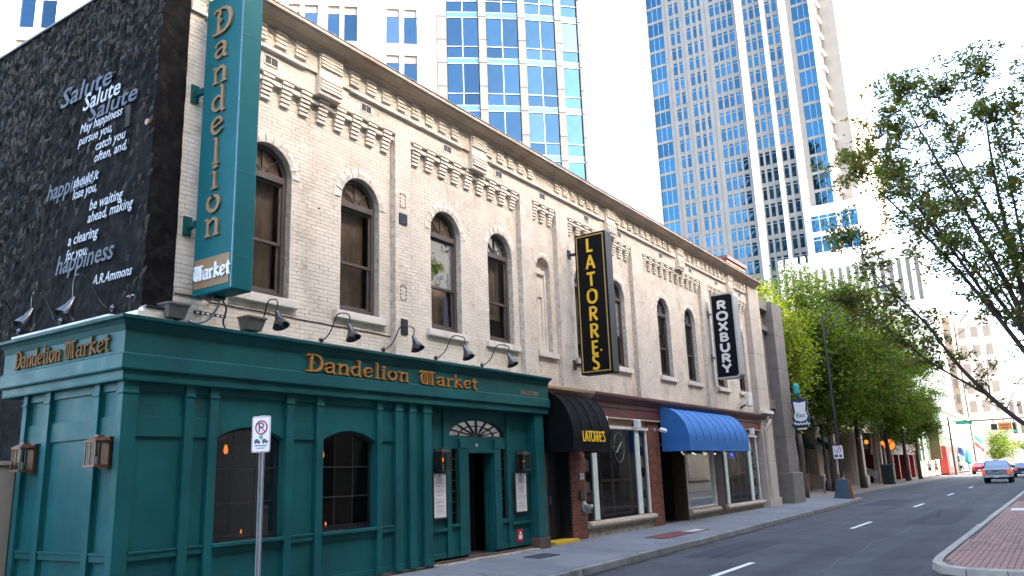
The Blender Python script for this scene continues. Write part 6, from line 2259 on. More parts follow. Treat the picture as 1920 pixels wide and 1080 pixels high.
mb.box(36.56, 38.35, 0.12, 0.34, 4.35, 4.75); mb.box(36.56, 38.35, 0.1, 0.34, 8.0, 8.25); mb.box(36.56, 38.35, 0.05, 0.34, 9.0, 9.45)
mb.box(36.9, 37.05, 0.2, 0.34, 4.75, 8.0); mb.box(37.75, 37.9, 0.2, 0.34, 4.75, 8.0)
each(mb, "band", 'greystone', sb, bevel=0.01)
mb = MB(); mb.quad((37.05, 0.55, 4.6), (37.75, 0.55, 4.6), (37.75, 0.55, 8.3), (37.05, 0.55, 8.3)); wn_ = mb.build("window", 'farwin', sb)
mb = MB()
for z in (5.8, 7.0): mb.box(37.05, 37.75, 0.51, 0.54, z, z + 0.05)
mb.box(37.38, 37.42, 0.51, 0.54, 4.6, 8.3)
each(mb, "bar", 'black_metal', wn_)
courses(38.36, 40.0, -0.18, 0.9, 1.46, 9.45, 5, 'greystone')
mb = MB(); mb.box(38.28, 40.12, -0.32, 0.95, 0.0, 1.45); mb.build("plinth", 'greystone', sb, bevel=0.03)
mb = MB(); mb.box(36.5, 40.0, 0.91, 12, 0.1, 9.3); mb.build("core", 'greystone', sb)
t = thing("brick_parapet", "small red brick parapet showing over the cream building's roof end", "parapet", (45, 3, 12))
mb = MB(); mb.box(42.2, 45.3, 3.0, 7.0, 9.0, 12.95); mb.build("wall", 'rustwall', t)
mb = MB(); mb.box(42.1, 45.4, 2.9, 7.1, 12.955, 13.15); mb.build("coping", 'maroon', t)
# grey wall and railing at the far left
t = thing("side_wall", "pale concrete wall at the photo's left edge behind the teal front", "wall", (6, 3.5, 0))
mb = MB(); mb.box(4.6, 6.38, 2.98, 3.25, 0.0, 2.18); mb.build("wall", 'beige', t, bevel=0.01)
mb = MB(); mb.box(4.55, 6.42, 2.94, 3.29, 2.182, 2.25); mb.build("coping", 'beige', t, bevel=0.01)
# ================================================================== OFFICE TOWERS
class Pieces:
    """alike pieces as single objects with shared meshes, up to a limit; the rest joined as one stuff part"""
    def __init__(s, name, mat, parent, limit=300):
        s.name, s.mat, s.parent, s.limit = name, mat, parent, limit
        s.items = []
    def add(s, p, ux, uz, un, w, h, d):
        s.items.append((Vector(p), ux, uz, un, w, h, d))
    def build(s, key=None):
        if key: s.items.sort(key=key)
        cache = {}
        rest = MB()
        geo = lambda c, ux, uz, un, w, h, d: [c + ux * a * w / 2 + uz * b * h / 2 + un * e for e in (0, d) for a, b in ((-1, -1), (1, -1), (1, 1), (-1, 1))]
        F = [(4, 5, 6, 7), (0, 1, 5, 4), (1, 2, 6, 5), (2, 3, 7, 6), (3, 0, 4, 7)]
        for k, (p, ux, uz, un, w, h, d) in enumerate(s.items):
            if k < s.limit:
                ck = (round(w, 2), round(h, 2), round(d, 3), tuple(round(q, 3) for q in (*ux, *un)))
                if ck not in cache:
                    mb = MB()
                    mb.add(geo(Vector((0, 0, 0)), ux, uz, un, w, h, d), F)
                    o = mb.build(s.name, s.mat, s.parent)
                    o.location = p
                    cache[ck] = o
                else:
                    linked(cache[ck], s.parent, p)
            else:
                rest.add(geo(p, ux, uz, un, w, h, d), F)
        if rest.v:
            rest.build(s.name, s.mat, s.parent)['kind'] = 'stuff'
UZ = Vector((0, 0, 1))

# ---- curved glass tower with its white wing, close behind the cream building
lt = thing("office_tower", "white stone office tower with curved blue glass bay behind the cream roofline", "tower", (51, 29, 0))
P0 = Vector((50.72, 28.83, 0))
UX = Vector((cos(radians(-48)), sin(radians(-48)), 0))
UN = Vector((cos(radians(-138)), sin(radians(-138)), 0))
def TP(u, d, z):
    return tuple(P0 + UX * u + UN * d + UZ * z)
def tbox(mb, u0, u1, d0, d1, z0, z1):
    mb.prism([(u0, d0), (u1, d0), (u1, d1), (u0, d1)], lambda a, b, z: TP(a, b, z), z0, z1)
FL = 4.5
Z0f = 37.1 - 4 * FL                                   # 19.1, a spandrel line
mb = MB()
tbox(mb, -50, -0.02, -26, -0.45, 0, 62)
tbox(mb, -0.018, 12.0, -26, -0.6, 0, 62)
mb.build("core", 'tower_white', lt)
# wing: white piers and spandrels between window pairs
PAIRS = [(-35.0, -33.75, -33.35, -32.1), (-28.9, -27.75, -27.4, -26.25), (-24.6, -23.45, -23.1, -21.95), (-19.0, -17.9, -17.55, -16.45), (-13.58, -12.54, -12.17, -11.0), (-10.22, -9.16, -8.83, -7.64), (-5.19, -4.03, -3.65, -2.48)]
piers = MB()
edges_ = [-50.0]
for a, b, c, d in PAIRS:
    edges_ += [a, d]
edges_.append(-2.0)
for i in range(0, len(edges_), 2):
    tbox(piers, edges_[i], edges_[i + 1], -0.45, 0.0, 10, 62)
each(piers, "pier", 'tower_white', lt)
sp = MB(); mu = MB()
panes = Pieces("pane", 'blueglass', lt)
hd = MB()
for k in range(0, 10):
    zs = Z0f + k * FL
    for i, (a, b, c, d) in enumerate(PAIRS):
        tbox(sp, a + 0.004, d - 0.004, -0.4, -0.06 if i == 6 else -0.01, zs + 0.65, zs + 1.80)
        tbox(mu, b, c, -0.45, -0.05, zs + 1.805, zs + 5.145)
        for p, q in ((a, b), (c, d)):
            z0, z1 = zs + 1.83, zs + 4.45
            panes.add(TP((p + q) / 2, -0.30, (z0 + z1) / 2), UX, UZ, UN, q - p - 0.06, z1 - z0, 0.03)
            tbox(hd, p + 0.02, q - 0.02, -0.36, -0.22, zs + 4.48, zs + 5.14)
each(sp, "spandrel", 'tower_stone', lt)
each(mu, "mullion", 'tower_white', lt)
each(hd, "blind_box", 'tower_stone', lt)
# bow of glass between granite ribs
BOW = [(0.12, 2.88), (3.6, 6.42), (7.13, 9.8), (10.46, 11.95)]
def bow_d(u):
    return 0.30 - 0.30 * ((u - 5.9) / 6.2) ** 2
ribs_ = MB(); joint = MB()
for a, b in ((-0.75, 0.08), (2.9, 3.58), (6.44, 7.11), (9.82, 10.44), (11.97, 12.25)):
    c = (a + b) / 2
    d = bow_d(c)
    for k in range(0, 20):
        z = Z0f + k * FL / 2
        tbox(ribs_, a, b, -0.6, d + 0.22, z + 0.03, z + FL / 2 - 0.03)
        tbox(joint, a + 0.04, b - 0.04, -0.6, d + 0.17, z - 0.03, z + 0.03)
    tbox(ribs_, a, b, -0.6, d + 0.22, 0, Z0f)
each(ribs_, "rib", 'tower_grey', lt)
each(joint, "rib_joint", 'dark_frame', lt)
band = MB(); mul = MB()
for a, b in BOW:
    da, db = bow_d(a), bow_d(b)
    A, B = Vector(TP(a, da, 0)), Vector(TP(b, db, 0))
    ux = (B - A).normalized()
    un = Vector((ux.y, -ux.x, 0))
    if un.dot(UN) < 0: un = -un
    L = (B - A).length
    cols = 2 if L > 2 else 1
    for k in range(0, 9):
        zs = Z0f + k * FL
        m = (A + B) / 2
        def bx(mbx, s0, s1, dd0, dd1, z0, z1):
            mbx.prism([(s0, dd0), (s1, dd0), (s1, dd1), (s0, dd1)], lambda s_, d_, z: tuple(A + ux * s_ + un * d_ + UZ * z), z0, z1)
        bx(band, 0, L, -0.15, 0.03, zs + 0.02, zs + 0.48)
        for z in (zs - 0.02, zs + 0.5, zs + 1.63):
            bx(mul, 0, L, -0.1, 0.06, z - 0.035, z + 0.035)
        for c in range(cols):
            w = L / cols
            for z0, z1 in ((zs + 0.55, zs + 1.58), (zs + 1.68, zs + 4.44)):
                panes.add(A + ux * (w * (c + 0.5)) - un * 0.05 + UZ * ((z0 + z1) / 2), ux, UZ, un, w - 0.08, z1 - z0, 0.03)
        if cols == 2:
            bx(mul, L / 2 - 0.04, L / 2 + 0.04, -0.1, 0.08, zs + 0.54, zs + 4.45)
each(band, "spandrel", 'tower_band', lt)
each(mul, "mullion", 'mullion', lt)
camp = Vector((0, -10.6, 1.75))
def visible_first(it):
    p = it[0]
    e = atan2(p.z - 1.75, (p.xy - camp.xy).length)
    return (0 if 0.40 < e < 0.66 else 1, (p - camp).length)
panes.build(visible_first)
# brown neighbour at the photo's top left corner
t = thing("office_block", "brown office block with dark windows at the photo's top left corner", "tower", (20, 60, 0))
mb = MB()
tbox(mb, -62, -35.7, -20, 0.3, 0, 60)
mb.build("core", 'fartan', t)
mb = MB()
for z in range(20, 58, 4):
    tbox(mb, -60, -36.6, 0.25, 0.42, z + 0.8, z + 3.2)
each(mb, "window_band", 'farwin', t)
mb = MB()
for u in (-36.55, -40.5, -44):
    tbox(mb, u, u + 0.5, 0.3, 0.8, 0, 60)
each(mb, "pier", 'tower_band', t)

# ---- tall tower beyond
rtw = thing("office_tower", "very tall pale granite tower with grid of narrow blue windows beyond the street", "tower", (182, 40, 0))
X0 = 180.0
FH = 4.2
mb = MB()
mb.box(X0 + 0.6, 226, 21.1, 62.7, 0, 175)
mb.box(X0 + 4.0, 226, 17.4, 21.0, 0, 175)
mb.build("core", 'tower_stone', rtw)
mb = MB()
mb.box(X0 + 3.5, 232, 62.8, 64.6, 0, 112)
mb.build("flank", 'tower_grey', rtw)
COLS = [(62.2, 58.0), (56.2, 55.1), (54.6, 53.6), (51.9, 50.8), (50.2, 49.3), (48.6, 47.8), (45.6, 44.5), (44.1, 43.0), (42.6, 41.6), (41.1, 39.95), (37.3, 36.4), (35.9, 34.9), (34.4, 33.4), (32.0, 31.0), (30.4, 29.4), (26.1, 22.15)]
pr = MB()
prev = 62.7
for a, b in COLS:
    if prev - a > 0.02:
        pr.box(X0, X0 + 0.62, a, prev, 20, 175)
    prev = b
pr.box(X0, X0 + 0.62, 21.1, prev, 20, 175)
each(pr, "pier", 'tower_stone', rtw)
# deep grooves that split the piers
mb = MB()
for y in (57.1, 52.8, 46.7, 38.9):
    mb.box(X0 - 0.06, X0 - 0.0, y - 0.06, y + 0.06, 20, 175)
each(mb, "groove", 'tower_grey', rtw)
mb = MB()
for a, b in ((39.0, 37.55), (33.05, 32.25), (28.8, 27.3), (22.1, 21.12)):
    mb.box(X0 - 0.9, X0 - 0.003, b, a, 24, 175)
each(mb, "fin", 'tower_white', rtw)
mb = MB()
mb.box(X0 - 0.5, X0 - 0.003, 62.25, 62.9, 20, 175)
mb.build("edge_fin", 'mullion', rtw)
tp = Pieces("pane", 'blueglass2', rtw)
spn = MB(); jn = MB()
NY = Vector((-1, 0, 0)); UYm = Vector((0, 1, 0))
for k in range(0, 36):
    zb = 32.2 + k * FH
    for ci, (a, b) in enumerate(COLS):
        wide = a - b > 2
        h = 3.5 if wide else 3.15
        tp.add((X0 + 0.28, (a + b) / 2, zb + h / 2), UYm, UZ, NY, a - b - 0.1, h - 0.06, 0.04)
        spn.box(X0 + 0.14, X0 + 0.6, b + 0.004, a - 0.004, zb + h, zb + FH)
        if wide:
            for q in (0.33, 0.66):
                jn.box(X0 + 0.2, X0 + 0.3, b + (a - b) * q - 0.04, b + (a - b) * q + 0.04, zb, zb + h)
        else:
            jn.box(X0 + 0.2, X0 + 0.3, b, a, zb + 2.5, zb + 2.58)
each(spn, "spandrel", 'tower_stone', rtw)
each(jn, "mullion", 'mullion', rtw)
tp.build(lambda it: (0 if 40 < it[0].z < 132 else 1, it[0].z))
# sunlit side, stepped corner balconies, tan return
mb = MB()
for k in range(0, 36):
    zb = 32.2 + k * FH
    for i in range(14):
        x = 186.5 + i * 2.8
        mb.box(x, x + 1.3, 17.36, 17.42, zb, zb + 2.6)
mb.build("side_window", 'fartan', rtw)['kind'] = 'stuff'
mb = MB()
for k in range(0, 36):
    zb = 32.2 + k * FH
    mb.box(X0 + 0.7, X0 + 3.9, 20.98, 21.09, zb, zb + 2.9)
each(mb, "corner_window", 'farwin', rtw)
mb = MB()
for k in range(0, 36):
    zb = 32.2 + k * FH
    mb.box(X0 + 0.7, X0 + 3.99, 20.5, 21.09, zb - 0.9, zb - 0.25)
each(mb, "corner_sill", 'tower_white', rtw)
mb = MB()
mb.box(X0 + 3.9, X0 + 3.99, 17.4, 20.9, 20, 175)
mb.build("return_wall", 'tower_stone', rtw)
# lower shoulders
pod = thing("tower_podium", "white stone podium with upright slots at the foot of the tall granite tower", "building", (165, 20, 0))
mb = MB()
mb.box(166, 179, 14.8, 25.4, 0, 52.5)
mb.prism([(166, 52.5), (178, 52.5), (178, 58), (166, 56)], lambda u, v, d: (u, d, v), 14.9, 16.0)
mb.prism([(166, 52.5), (178, 52.5), (178, 57), (166, 53.5)], lambda u, v, d: (u, d, v), 16.01, 25.3)
mb.build("shoulder", 'tower_white', pod)
mb = MB()
for z in (43.6, 48.0):
    for a, b in ((15.6, 18.8), (19.6, 24.6)):
        mb.box(165.9, 166.0, a, b, z, z + 3.3)
w_ = mb.build("window", 'blueglass2', pod)
mb = MB()
for z in (43.6, 48.0):
    for a, b in ((15.6, 18.8), (19.6, 24.6)):
        n = 3 if b - a > 4 else 2
        for i in range(n + 1):
            mb.box(165.82, 165.9, a + (b - a) * i / n - 0.09, a + (b - a) * i / n + 0.09, z, z + 3.3)
        mb.box(165.82, 165.9, a, b, z + 2.5, z + 2.66)
each(mb, "bar", 'mullion', w_)
mb = MB()
mb.box(158, 166, 4.0, 30.0, 0, 40)
y = 4.6
while y < 29.5:
    mb.box(157.3, 158.0, y, y + 0.7, 24, 41.2)
    y += 1.45
mb.build("base", 'tower_white', pod)
mb = MB()
y = 5.35
while y < 29.0:
    mb.box(157.9, 158.0, y + 0.06, y + 0.64, 30, 38)
    y += 1.45
each(mb, "slot", 'tower_stone', pod)
# dark block whose image shows in the tower's lower panes
t = thing("office_block", "dark office block standing farther up the side street, seen only in the tower's panes", "tower", (86, 55, 0))
mb = MB()
mb.box(80, 92, 42, 67, 0, 108)
mb.build("core", 'cardark', t)
mb = MB()
for z in range(6, 106, 4):
    mb.box(92.0, 92.2, 42, 67, z, z + 1.1)
for y in range(42, 67, 5):
    mb.box(92.0, 92.3, y, y + 0.7, 0, 107)
each(mb, "band", 'tower_stone', t)

# ================================================================== FAR END OF THE STREET
def block(name, label, cat, x0, x1, y0, y1, z1, mat, wins=None, wmat='farwin', front='y', z0=0.0, floors=(), nx=0, cornice=None):
    t = thing(name, label, cat, ((x0 + x1) / 2, (y0 + y1) / 2, 0))
    mb = MB()
    mb.box(x0, x1, y0, y1, z0, z1)
    mb.build("wall", mat, t)
    for za, zb in floors:
        for i in range(nx):
            mb = MB()
            if front == 'y':
                w = (x1 - x0) / nx
                a = x0 + w * i + w * 0.22
                mb.box(a, a + w * 0.56, y0 - 0.05, y0 + 0.02, za, zb)
                o = mb.build("window", wmat, t)
                mb = MB(); mb.box(a - 0.06, a + w * 0.56 + 0.06, y0 - 0.14, y0 - 0.01, za - 0.14, za - 0.005); mb.build("sill", mat, o)
            elif front == 'road':
                w = (x1 - x0) / nx
                a = x0 + w * i + w * 0.22
                mb.box(a, a + w * 0.56, y1 - 0.02, y1 + 0.05, za, zb)
                o = mb.build("window", wmat, t)
                mb = MB(); mb.box(a - 0.06, a + w * 0.56 + 0.06, y1 + 0.01, y1 + 0.14, za - 0.14, za - 0.005); mb.build("sill", mat, o)
            else:
                w = (y1 - y0) / nx
                a = y0 + w * i + w * 0.22
                mb.box(x0 - 0.05, x0 + 0.02, a, a + w * 0.56, za, zb)
                o = mb.build("window", wmat, t)
                mb = MB(); mb.box(x0 - 0.14, x0 - 0.01, a - 0.06, a + w * 0.56 + 0.06, za - 0.14, za - 0.005); mb.build("sill", mat, o)
    if cornice:
        mb = MB(); mb.box(x0 - 0.3, x1 + 0.3, y0 - 0.35, y1, z1 + 0.002, z1 + 0.5); mb.build("cornice", cornice, t)
    return t
# dim restaurant behind the first street trees
rb = thing("restaurant_building", "brown stone restaurant front with square piers and dark doorways behind the street trees", "building", (60, 6, 0))
mb = MB(); mb.box(40.2, 77.5, 5.6, 22, 0, 11); mb.build("wall", 'greystone', rb)
mb = MB()
for x in (44, 50, 56.6, 64.5, 70.2, 76.2):
    mb.box(x, x + 1.5, 4.7, 5.6, 0.0, 5.0); mb.box(x - 0.15, x + 1.65, 4.5, 5.6, 0.0, 1.0)
each(mb, "pier", 'creamstone', rb, bevel=0.03)
mb = MB(); mb.box(40.2, 77.5, 4.6, 5.6, 5.0, 5.7); mb.box(40.2, 77.5, 4.4, 5.6, 5.705, 5.95); each(mb, "band", 'creamstone', rb)
for a, b in ((45.6, 49.9), (51.6, 56.5), (58.2, 64.4), (66.1, 70.1), (71.8, 76.1)):
    mb = MB(); mb.box(a, b, 5.5, 5.59, 0.1, 4.6); o = mb.build("shop_window", 'farwin', rb)
    mb = MB()
    for q in (0.33, 0.66): mb.box(a + (b - a) * q - 0.06, a + (b - a) * q + 0.06, 5.44, 5.5, 0.1, 4.6)
    mb.box(a, b, 5.44, 5.5, 3.0, 3.1)
    mb.build("frame", 'black_metal', o)
for i, a in enumerate((42, 46, 50, 54, 58, 62, 66, 70, 74)):
    mb = MB(); mb.box(a, a + 1.6, 5.5, 5.59, 6.8, 9.2); each(mb, "window", 'farwin', rb)
def slant_awning(label, x0, x1, y, zt, zb, dep, mat):
    t = thing("slanted_awning", label, "awning", ((x0 + x1) / 2, y, zb))
    mb = MB(); mb.quad((x0, y, zt), (x1, y, zt), (x1, y - dep, zb), (x0, y - dep, zb)); mb.build("slope", mat, t)
    mb = MB(); mb.box(x0, x1, y - dep - 0.02, y - dep, zb - 0.3, zb + 0.01); mb.build("valance", mat, t)
    mb = MB()
    for x in (x0 + 0.005, x1 - 0.005): mb.add([(x, y, zt), (x, y - dep, zb), (x, y - dep, zb - 0.3), (x, y, zb - 0.05)], [(0, 1, 2, 3)])
    mb.build("end_panel", mat, t)
slant_awning("dark green sloping awning on the restaurant, nearer the hanging sign", 59.3, 62.2, 4.9, 3.95, 3.1, 1.3, 'greencloth')
slant_awning("dark green sloping awning on the restaurant, nearer the street lamp", 64.8, 68.0, 4.9, 3.95, 3.1, 1.3, 'greencloth')
hd_ = thing("entrance_hood", "stone pediment hood over the restaurant entrance behind the lamp post", "porch", (74, 4, 0))
mb = MB(); mb.prism([(71.0, 4.2), (80.5, 4.2), (80.5, 4.55), (75.7, 5.5), (71.0, 4.55)], lambda u, v, d: (u, d, v), 2.6, 4.65); mb.build("pediment", 'creamstone', hd_, bevel=0.03)
mb = MB()
for x in (71.4, 79.4): mb.box(x, x + 0.7, 2.8, 3.5, 0.8, 4.198); mb.box(x - 0.15, x + 0.85, 2.65, 3.65, 0.0, 0.799)
each(mb, "column", 'creamstone', hd_, bevel=0.03)
for x, lab in ((71.3, "glowing orange entrance lamp beside the restaurant hood, nearer the lamp post"), (78.6, "glowing orange entrance lamp beside the restaurant hood, farther along"),):
    t = thing("entrance_lamp", lab, "lamp", (x, 2.55, 3.3))
    mb = MB(); mb.lathe([(0, -0.16), (0.13, -0.1), (0.16, 0.05), (0.1, 0.18), (0, 0.2)], (x, 2.40, 3.4), 10); mb.build("globe", 'lampglow', t, smooth=True)
    mb = MB(); mb.bar((x, 2.45, 3.62), (x, 2.9, 3.62), 0.05); mb.bar((x, 2.40, 3.58), (x, 2.40, 3.64), 0.05); each(mb, "bracket", 'black_metal', t)
t = thing("lit_sign", "glowing amber round sign by the restaurant entrance", "sign", (83, 3, 3.2))
mb = MB(); mb.lathe([(0.5, 0), (0.5, 0.12)], (83.2, 2.6, 3.35), 16, (-1, -0.2, 0)); mb.build("face", 'lampglow', t)
mb = MB(); mb.lathe([(0.56, -0.02), (0.56, 0.10), (0.52, 0.10)], (83.22, 2.6, 3.35), 16, (-1, -0.2, 0)); mb.bar((83.3, 2.6, 3.4), (83.3, 3.6, 3.4), 0.08); mb.build("rim", 'darkwood', t)
# red shop
rs2 = thing("red_shop", "shop with a brown sign band and red posts behind the tree trunks", "shop", (91, 4, 0))
mb = MB(); mb.box(77.6, 104, 3.5, 20, 3.0, 12.5); mb.build("wall", 'palegreen', rs2)
mb = MB(); mb.box(77.6, 104, 3.2, 3.49, 3.0, 4.0); mb.build("sign_band", 'brownband', rs2)
mb = MB(); mb.box(77.6, 104, 4.4, 20, 0.0, 2.99); mb.build("shop_window", 'farwin', rs2)
mb = MB()
for x in (80, 84.5, 88.5, 92, 95.5, 98.5, 102): mb.box(x, x + 0.45, 3.3, 4.39, 0.0, 2.99)
each(mb, "post", 'redpaint', rs2)
mb = MB()
for x in (82, 90, 97): mb.box(x, x + 1.2, 4.3, 4.395, 0.4, 2.2)
each(mb, "poster", 'offwhite', rs2)
mb = MB(); mb.box(77.6, 104, 3.3, 4.39, 2.5, 2.99); each(mb, "head", 'maroon', rs2)
mb = MB()
for x in range(79, 103, 4): mb.box(x, x + 1.5, 3.44, 3.51, 5.4, 7.8)
each(mb, "window", 'farwin', rs2)
# grey-green wall with a tall bronze banner
gw = thing("grey_green_building", "low grey-green rendered wall with stone foot near the street corner", "building", (112, 4, 0))
mb = MB(); mb.box(104.05, 121.5, 3.0, 20, 1.8, 5.5); mb.build("wall", 'greengrey', gw)
mb = MB(); mb.box(104.05, 121.5, 2.9, 20, 0.0, 1.79); mb.build("stone_foot", 'stonesill', gw)
mb = MB()
for x in (104.3, 107.5, 112.4, 119.9): mb.box(x, x + 0.8, 2.75, 2.99, 1.8, 5.6)
each(mb, "pilaster", 'palegreen', gw)
t = thing("vertical_banner", "tall bronze banner sign with worn gold lettering on the grey-green wall", "banner", (115, 2.6, 1.8))
mb = MB(); mb.box(112.6, 112.9, 1.55, 2.7, 1.9, 5.6); mb.box(112.9, 118.8, 2.6, 2.74, 1.9, 5.6); mb.build("board", 'banner', t)
LETTER_STROKES = [([(0.35, 0), (0.35, 1)], 4.95), ([(0.25, 1), (0.40, 0.5), (0.38, 0)], 4.40), ([(0.10, 1), (0.65, 0)], 3.85), ([(0.20, 1), (0.55, 0)], 3.30), ([(0.55, 0.95), (0.18, 0.7), (0.52, 0.35), (0.15, 0.05)], 2.75), (SANS['O'][1][0][0], 2.15)]
for pts_, z in LETTER_STROKES:
    mb = MB(); ribbon(mb, [(a * 0.48, b * 0.48) for a, b in pts_], 0.08, lambda u, v, d: (114.2 + u * 4.5, 2.6 - d, v + z - 0.1), 0.0, 0.03); mb.build("letter", 'banner_letter', t)
# green two-storey building at the corner
gb = thing("green_building", "pale green two-storey building with red painted ground floor at the crossing", "building", (138, 3, 0))
mb = MB(); mb.box(121.6, 160, 2.0, 20, 3.6, 8.2); mb.build("wall", 'palegreen', gb)
mb = MB(); mb.box(121.6, 160, 1.6, 20, 8.2, 8.7); mb.box(121.6, 160, 1.7, 2.0, 4.6, 4.9); mb.build("cornice", 'palegreen', gb)
mb = MB()
for i in range(9): mb.box(127 + i * 3.4, 128.4 + i * 3.4, 1.95, 2.02, 5.6, 7.4)
each(mb, "window", 'offwhite', gb)
mb = MB(); mb.box(121.6, 133.5, 1.9, 20, 0.0, 3.55); mb.build("shopfront", 'redpaint', gb)
mb = MB(); mb.box(134, 160, 2.1, 20, 0.0, 3.55); mb.build("shopfront", 'farwin', gb)
mb = MB(); mb.box(123, 132.3, 1.85, 1.89, 0.9, 2.6); mb.build("mural_panel", 'bluegrey', gb)
for x, mat in ((135, 'streetgreen'), (139, 'flagblue'), (143, 'offwhite'), (148, 'flagblue')):
    mb = MB(); mb.box(x, x + 2.6, 1.7, 2.0, 0.2, 2.3); each(mb, "shop_board", mat, gb)
# buildings beyond the crossing
block("office_block", "tall white office block far down the street behind the tree branches", "building", 250, 285, -0.5, 8.4, 40, 'farwhite', floors=[(z, z + 3.0) for z in range(14, 38, 5)], nx=3, front='x', wmat='tower_stone')
block("office_block", "narrow tan office block far off beside the white one", "building", 240, 260, 8.6, 13.2, 39, 'fartan', floors=[(z, z + 2.4) for z in range(12, 36, 4)], nx=3, front='x')
block("low_building", "low white building far down the street beyond the crossing", "building", 255, 300, -8.0, -0.6, 19, 'farwhite', floors=[(8, 11), (13, 16.5)], nx=4, front='x')
block("low_building", "distant brown and white low building at the end of the road", "building", 300, 340, -40, -8.2, 15, 'beige', floors=[(4, 7), (9, 12)], nx=9, front='x')
block("footbridge", "pale flat overpass crossing the road in the distance", "bridge", 236, 240, -40, 0.5, 5.6, 'stonesill', z0=3.8)
# across the road, outside the frame: seen in the shop windows, and the shade on the street
block("office_block", "beige office block across the road that mirrors in the shop windows", "building", -42, 43, -34, -14, 19.8, 'beige', floors=[(1.0, 3.4), (5.2, 7.8), (9.4, 12.0), (13.6, 16.2)], nx=14, cornice='stonesill', front='road')
block("shop_row", "long tan shop row across the road beyond the beige block", "building", 43.2, 110, -30, -14, 19.5, 'beige', floors=[(1.0, 3.4), (5.6, 8.0), (9.4, 11.6), (13.4, 15.6)], nx=8, cornice='stonesill', front='road')
block("side_street_blocker", "unseen dull brown block added across the side street to shade the mural wall", "building", -60, -17, 3, 70, 6.5, 'beige', floors=[])  # added out of view to cut the sky light on the mural side
block("office_tower", "unseen grey blocker tower added across the road to shade the curved glass bay", "tower", 57, 73, -62, -45, 89, 'tower_grey', floors=[(z, z + 2.4) for z in range(30, 86, 5)], nx=5, front='road')  # unseen tower added to shade the bow of glass and nearby trees
# ================================================================== TREES
def leaf_quads(mb, pts, size, r, droop=0.25, aspect=0.5, up=0.4):
    """pointed leaf-shaped faces, one at each point"""
    for p in pts:
        s = size * r.uniform(0.65, 1.3)
        d = Vector((r.gauss(0, 1), r.gauss(0, 1), r.gauss(0, 0.6) - droop)).normalized()
        n = Vector((r.gauss(0, 0.8), r.gauss(0, 0.8), r.gauss(0, 0.8) + up)).normalized()
        w = d.cross(n)
        if w.length < 1e-3: continue
        w.normalize()
        w *= s * aspect * 0.5
        c = p + d * s * 0.45
        mb.add([p, c + w, p + d * s, c - w], [(0, 1, 2, 3)])

def bent(a, b, r, bow=0.12, n=6):
    """a limb line from a to b with a natural sway"""
    a, b = Vector(a), Vector(b)
    L = (b - a).length
    off = Vector((r.uniform(-1, 1), r.uniform(-1, 1), r.uniform(-0.2, 0.6))) * L * bow
    return [a.lerp(b, t) + off * (4 * t * (1 - t)) * 0.6 + Vector((r.uniform(-1, 1), r.uniform(-1, 1), 0)) * L * 0.012 * (0 < t < 1) for t in [i / n for i in range(n + 1)]]

def make_tree(name, label, cat, loc, h, crown_c, crown_r, fork_z, trunk_r, nl, leaf, leafmat, barkmat, seed, limbs=9, twigs=7, aspect=0.5, clump=0.55, group=None, lean=(0, 0), bare=0.0):
    """local: trunk foot at the origin; crown an ellipsoid of twig clumps"""
    r = random.Random(seed)
    t = thing(name, label, cat, loc, 0, group)
    wood = MB(); lv = MB(); limbmb = MB()
    top = Vector((lean[0], lean[1], h * 0.62))
    fork = Vector((lean[0] * 0.4, lean[1] * 0.4, fork_z))
    tl = bent((0, 0, -0.05), fork, r, 0.03, 5)
    wood.tube(tl, [trunk_r * (1.35 if i == 0 else 1.08 - 0.05 * i) for i in range(len(tl))], 9)
    lead = bent(fork, top, r, 0.05, 6)
    wood.tube(lead, [trunk_r * (0.80 - 0.1 * i) for i in range(len(lead))], 7)
    cc, cr = Vector(crown_c), Vector(crown_r)
    ends = []
    for k in range(limbs):
        for _ in range(40):
            d = Vector((r.gauss(0, 1), r.gauss(0, 1), r.gauss(0.1, 0.9))).normalized()
            p = cc + Vector((d.x * cr.x, d.y * cr.y, d.z * cr.z)) * r.uniform(0.55, 0.9)
            if all((p - e).length > min(cr) * 0.55 for e in ends): break
        ends.append(p)
        t0 = min(1.0, max(0.0, (p.z - fork_z) / max(0.1, top.z - fork_z) * 0.55 * r.uniform(0.5, 1.1)))
        st = fork.lerp(top, t0)
        ln = bent(st, p, r, 0.14, 7)
        limbmb.tube(ln, [trunk_r * (0.42 - 0.05 * i) for i in range(len(ln))], 6)
        for q in range(twigs):
            s = ln[r.randint(2, len(ln) - 1)]
            d = Vector((r.gauss(0, 1), r.gauss(0, 1), r.gauss(0.15, 0.8))).normalized()
            e = s + d * min(cr) * r.uniform(0.3, 0.62)
            v = e - cc
            k2 = sqrt((v.x / cr.x) ** 2 + (v.y / cr.y) ** 2 + (v.z / cr.z) ** 2)
            if k2 > 1.08: e = cc + v / k2 * r.uniform(0.92, 1.08)
            tw = bent(s, e, r, 0.15, 4)
            limbmb.tube(tw, [trunk_r * (0.11 - 0.018 * i) for i in range(len(tw))], 4, False)
            m = int(nl / (limbs * twigs) * r.uniform(0.6, 1.4))
            cl = clump * r.uniform(0.7, 1.3)
            pts = []
            for _ in range(m):
                b = tw[r.randint(1, len(tw) - 1)] if r.random() < 0.5 else tw[-1]
                pts.append(b + Vector((r.gauss(0, cl), r.gauss(0, cl), r.gauss(0, cl * 0.6))))
            if r.random() >= bare:
                leaf_quads(lv, pts, leaf, r, aspect=aspect)
    tr = wood.build("trunk", barkmat, t, smooth=True, local=True)
    limbmb.build("limb", barkmat, tr, smooth=True, local=True, fixn=False)
    lv.build("crown", leafmat, t, local=True, fixn=False)
    return t
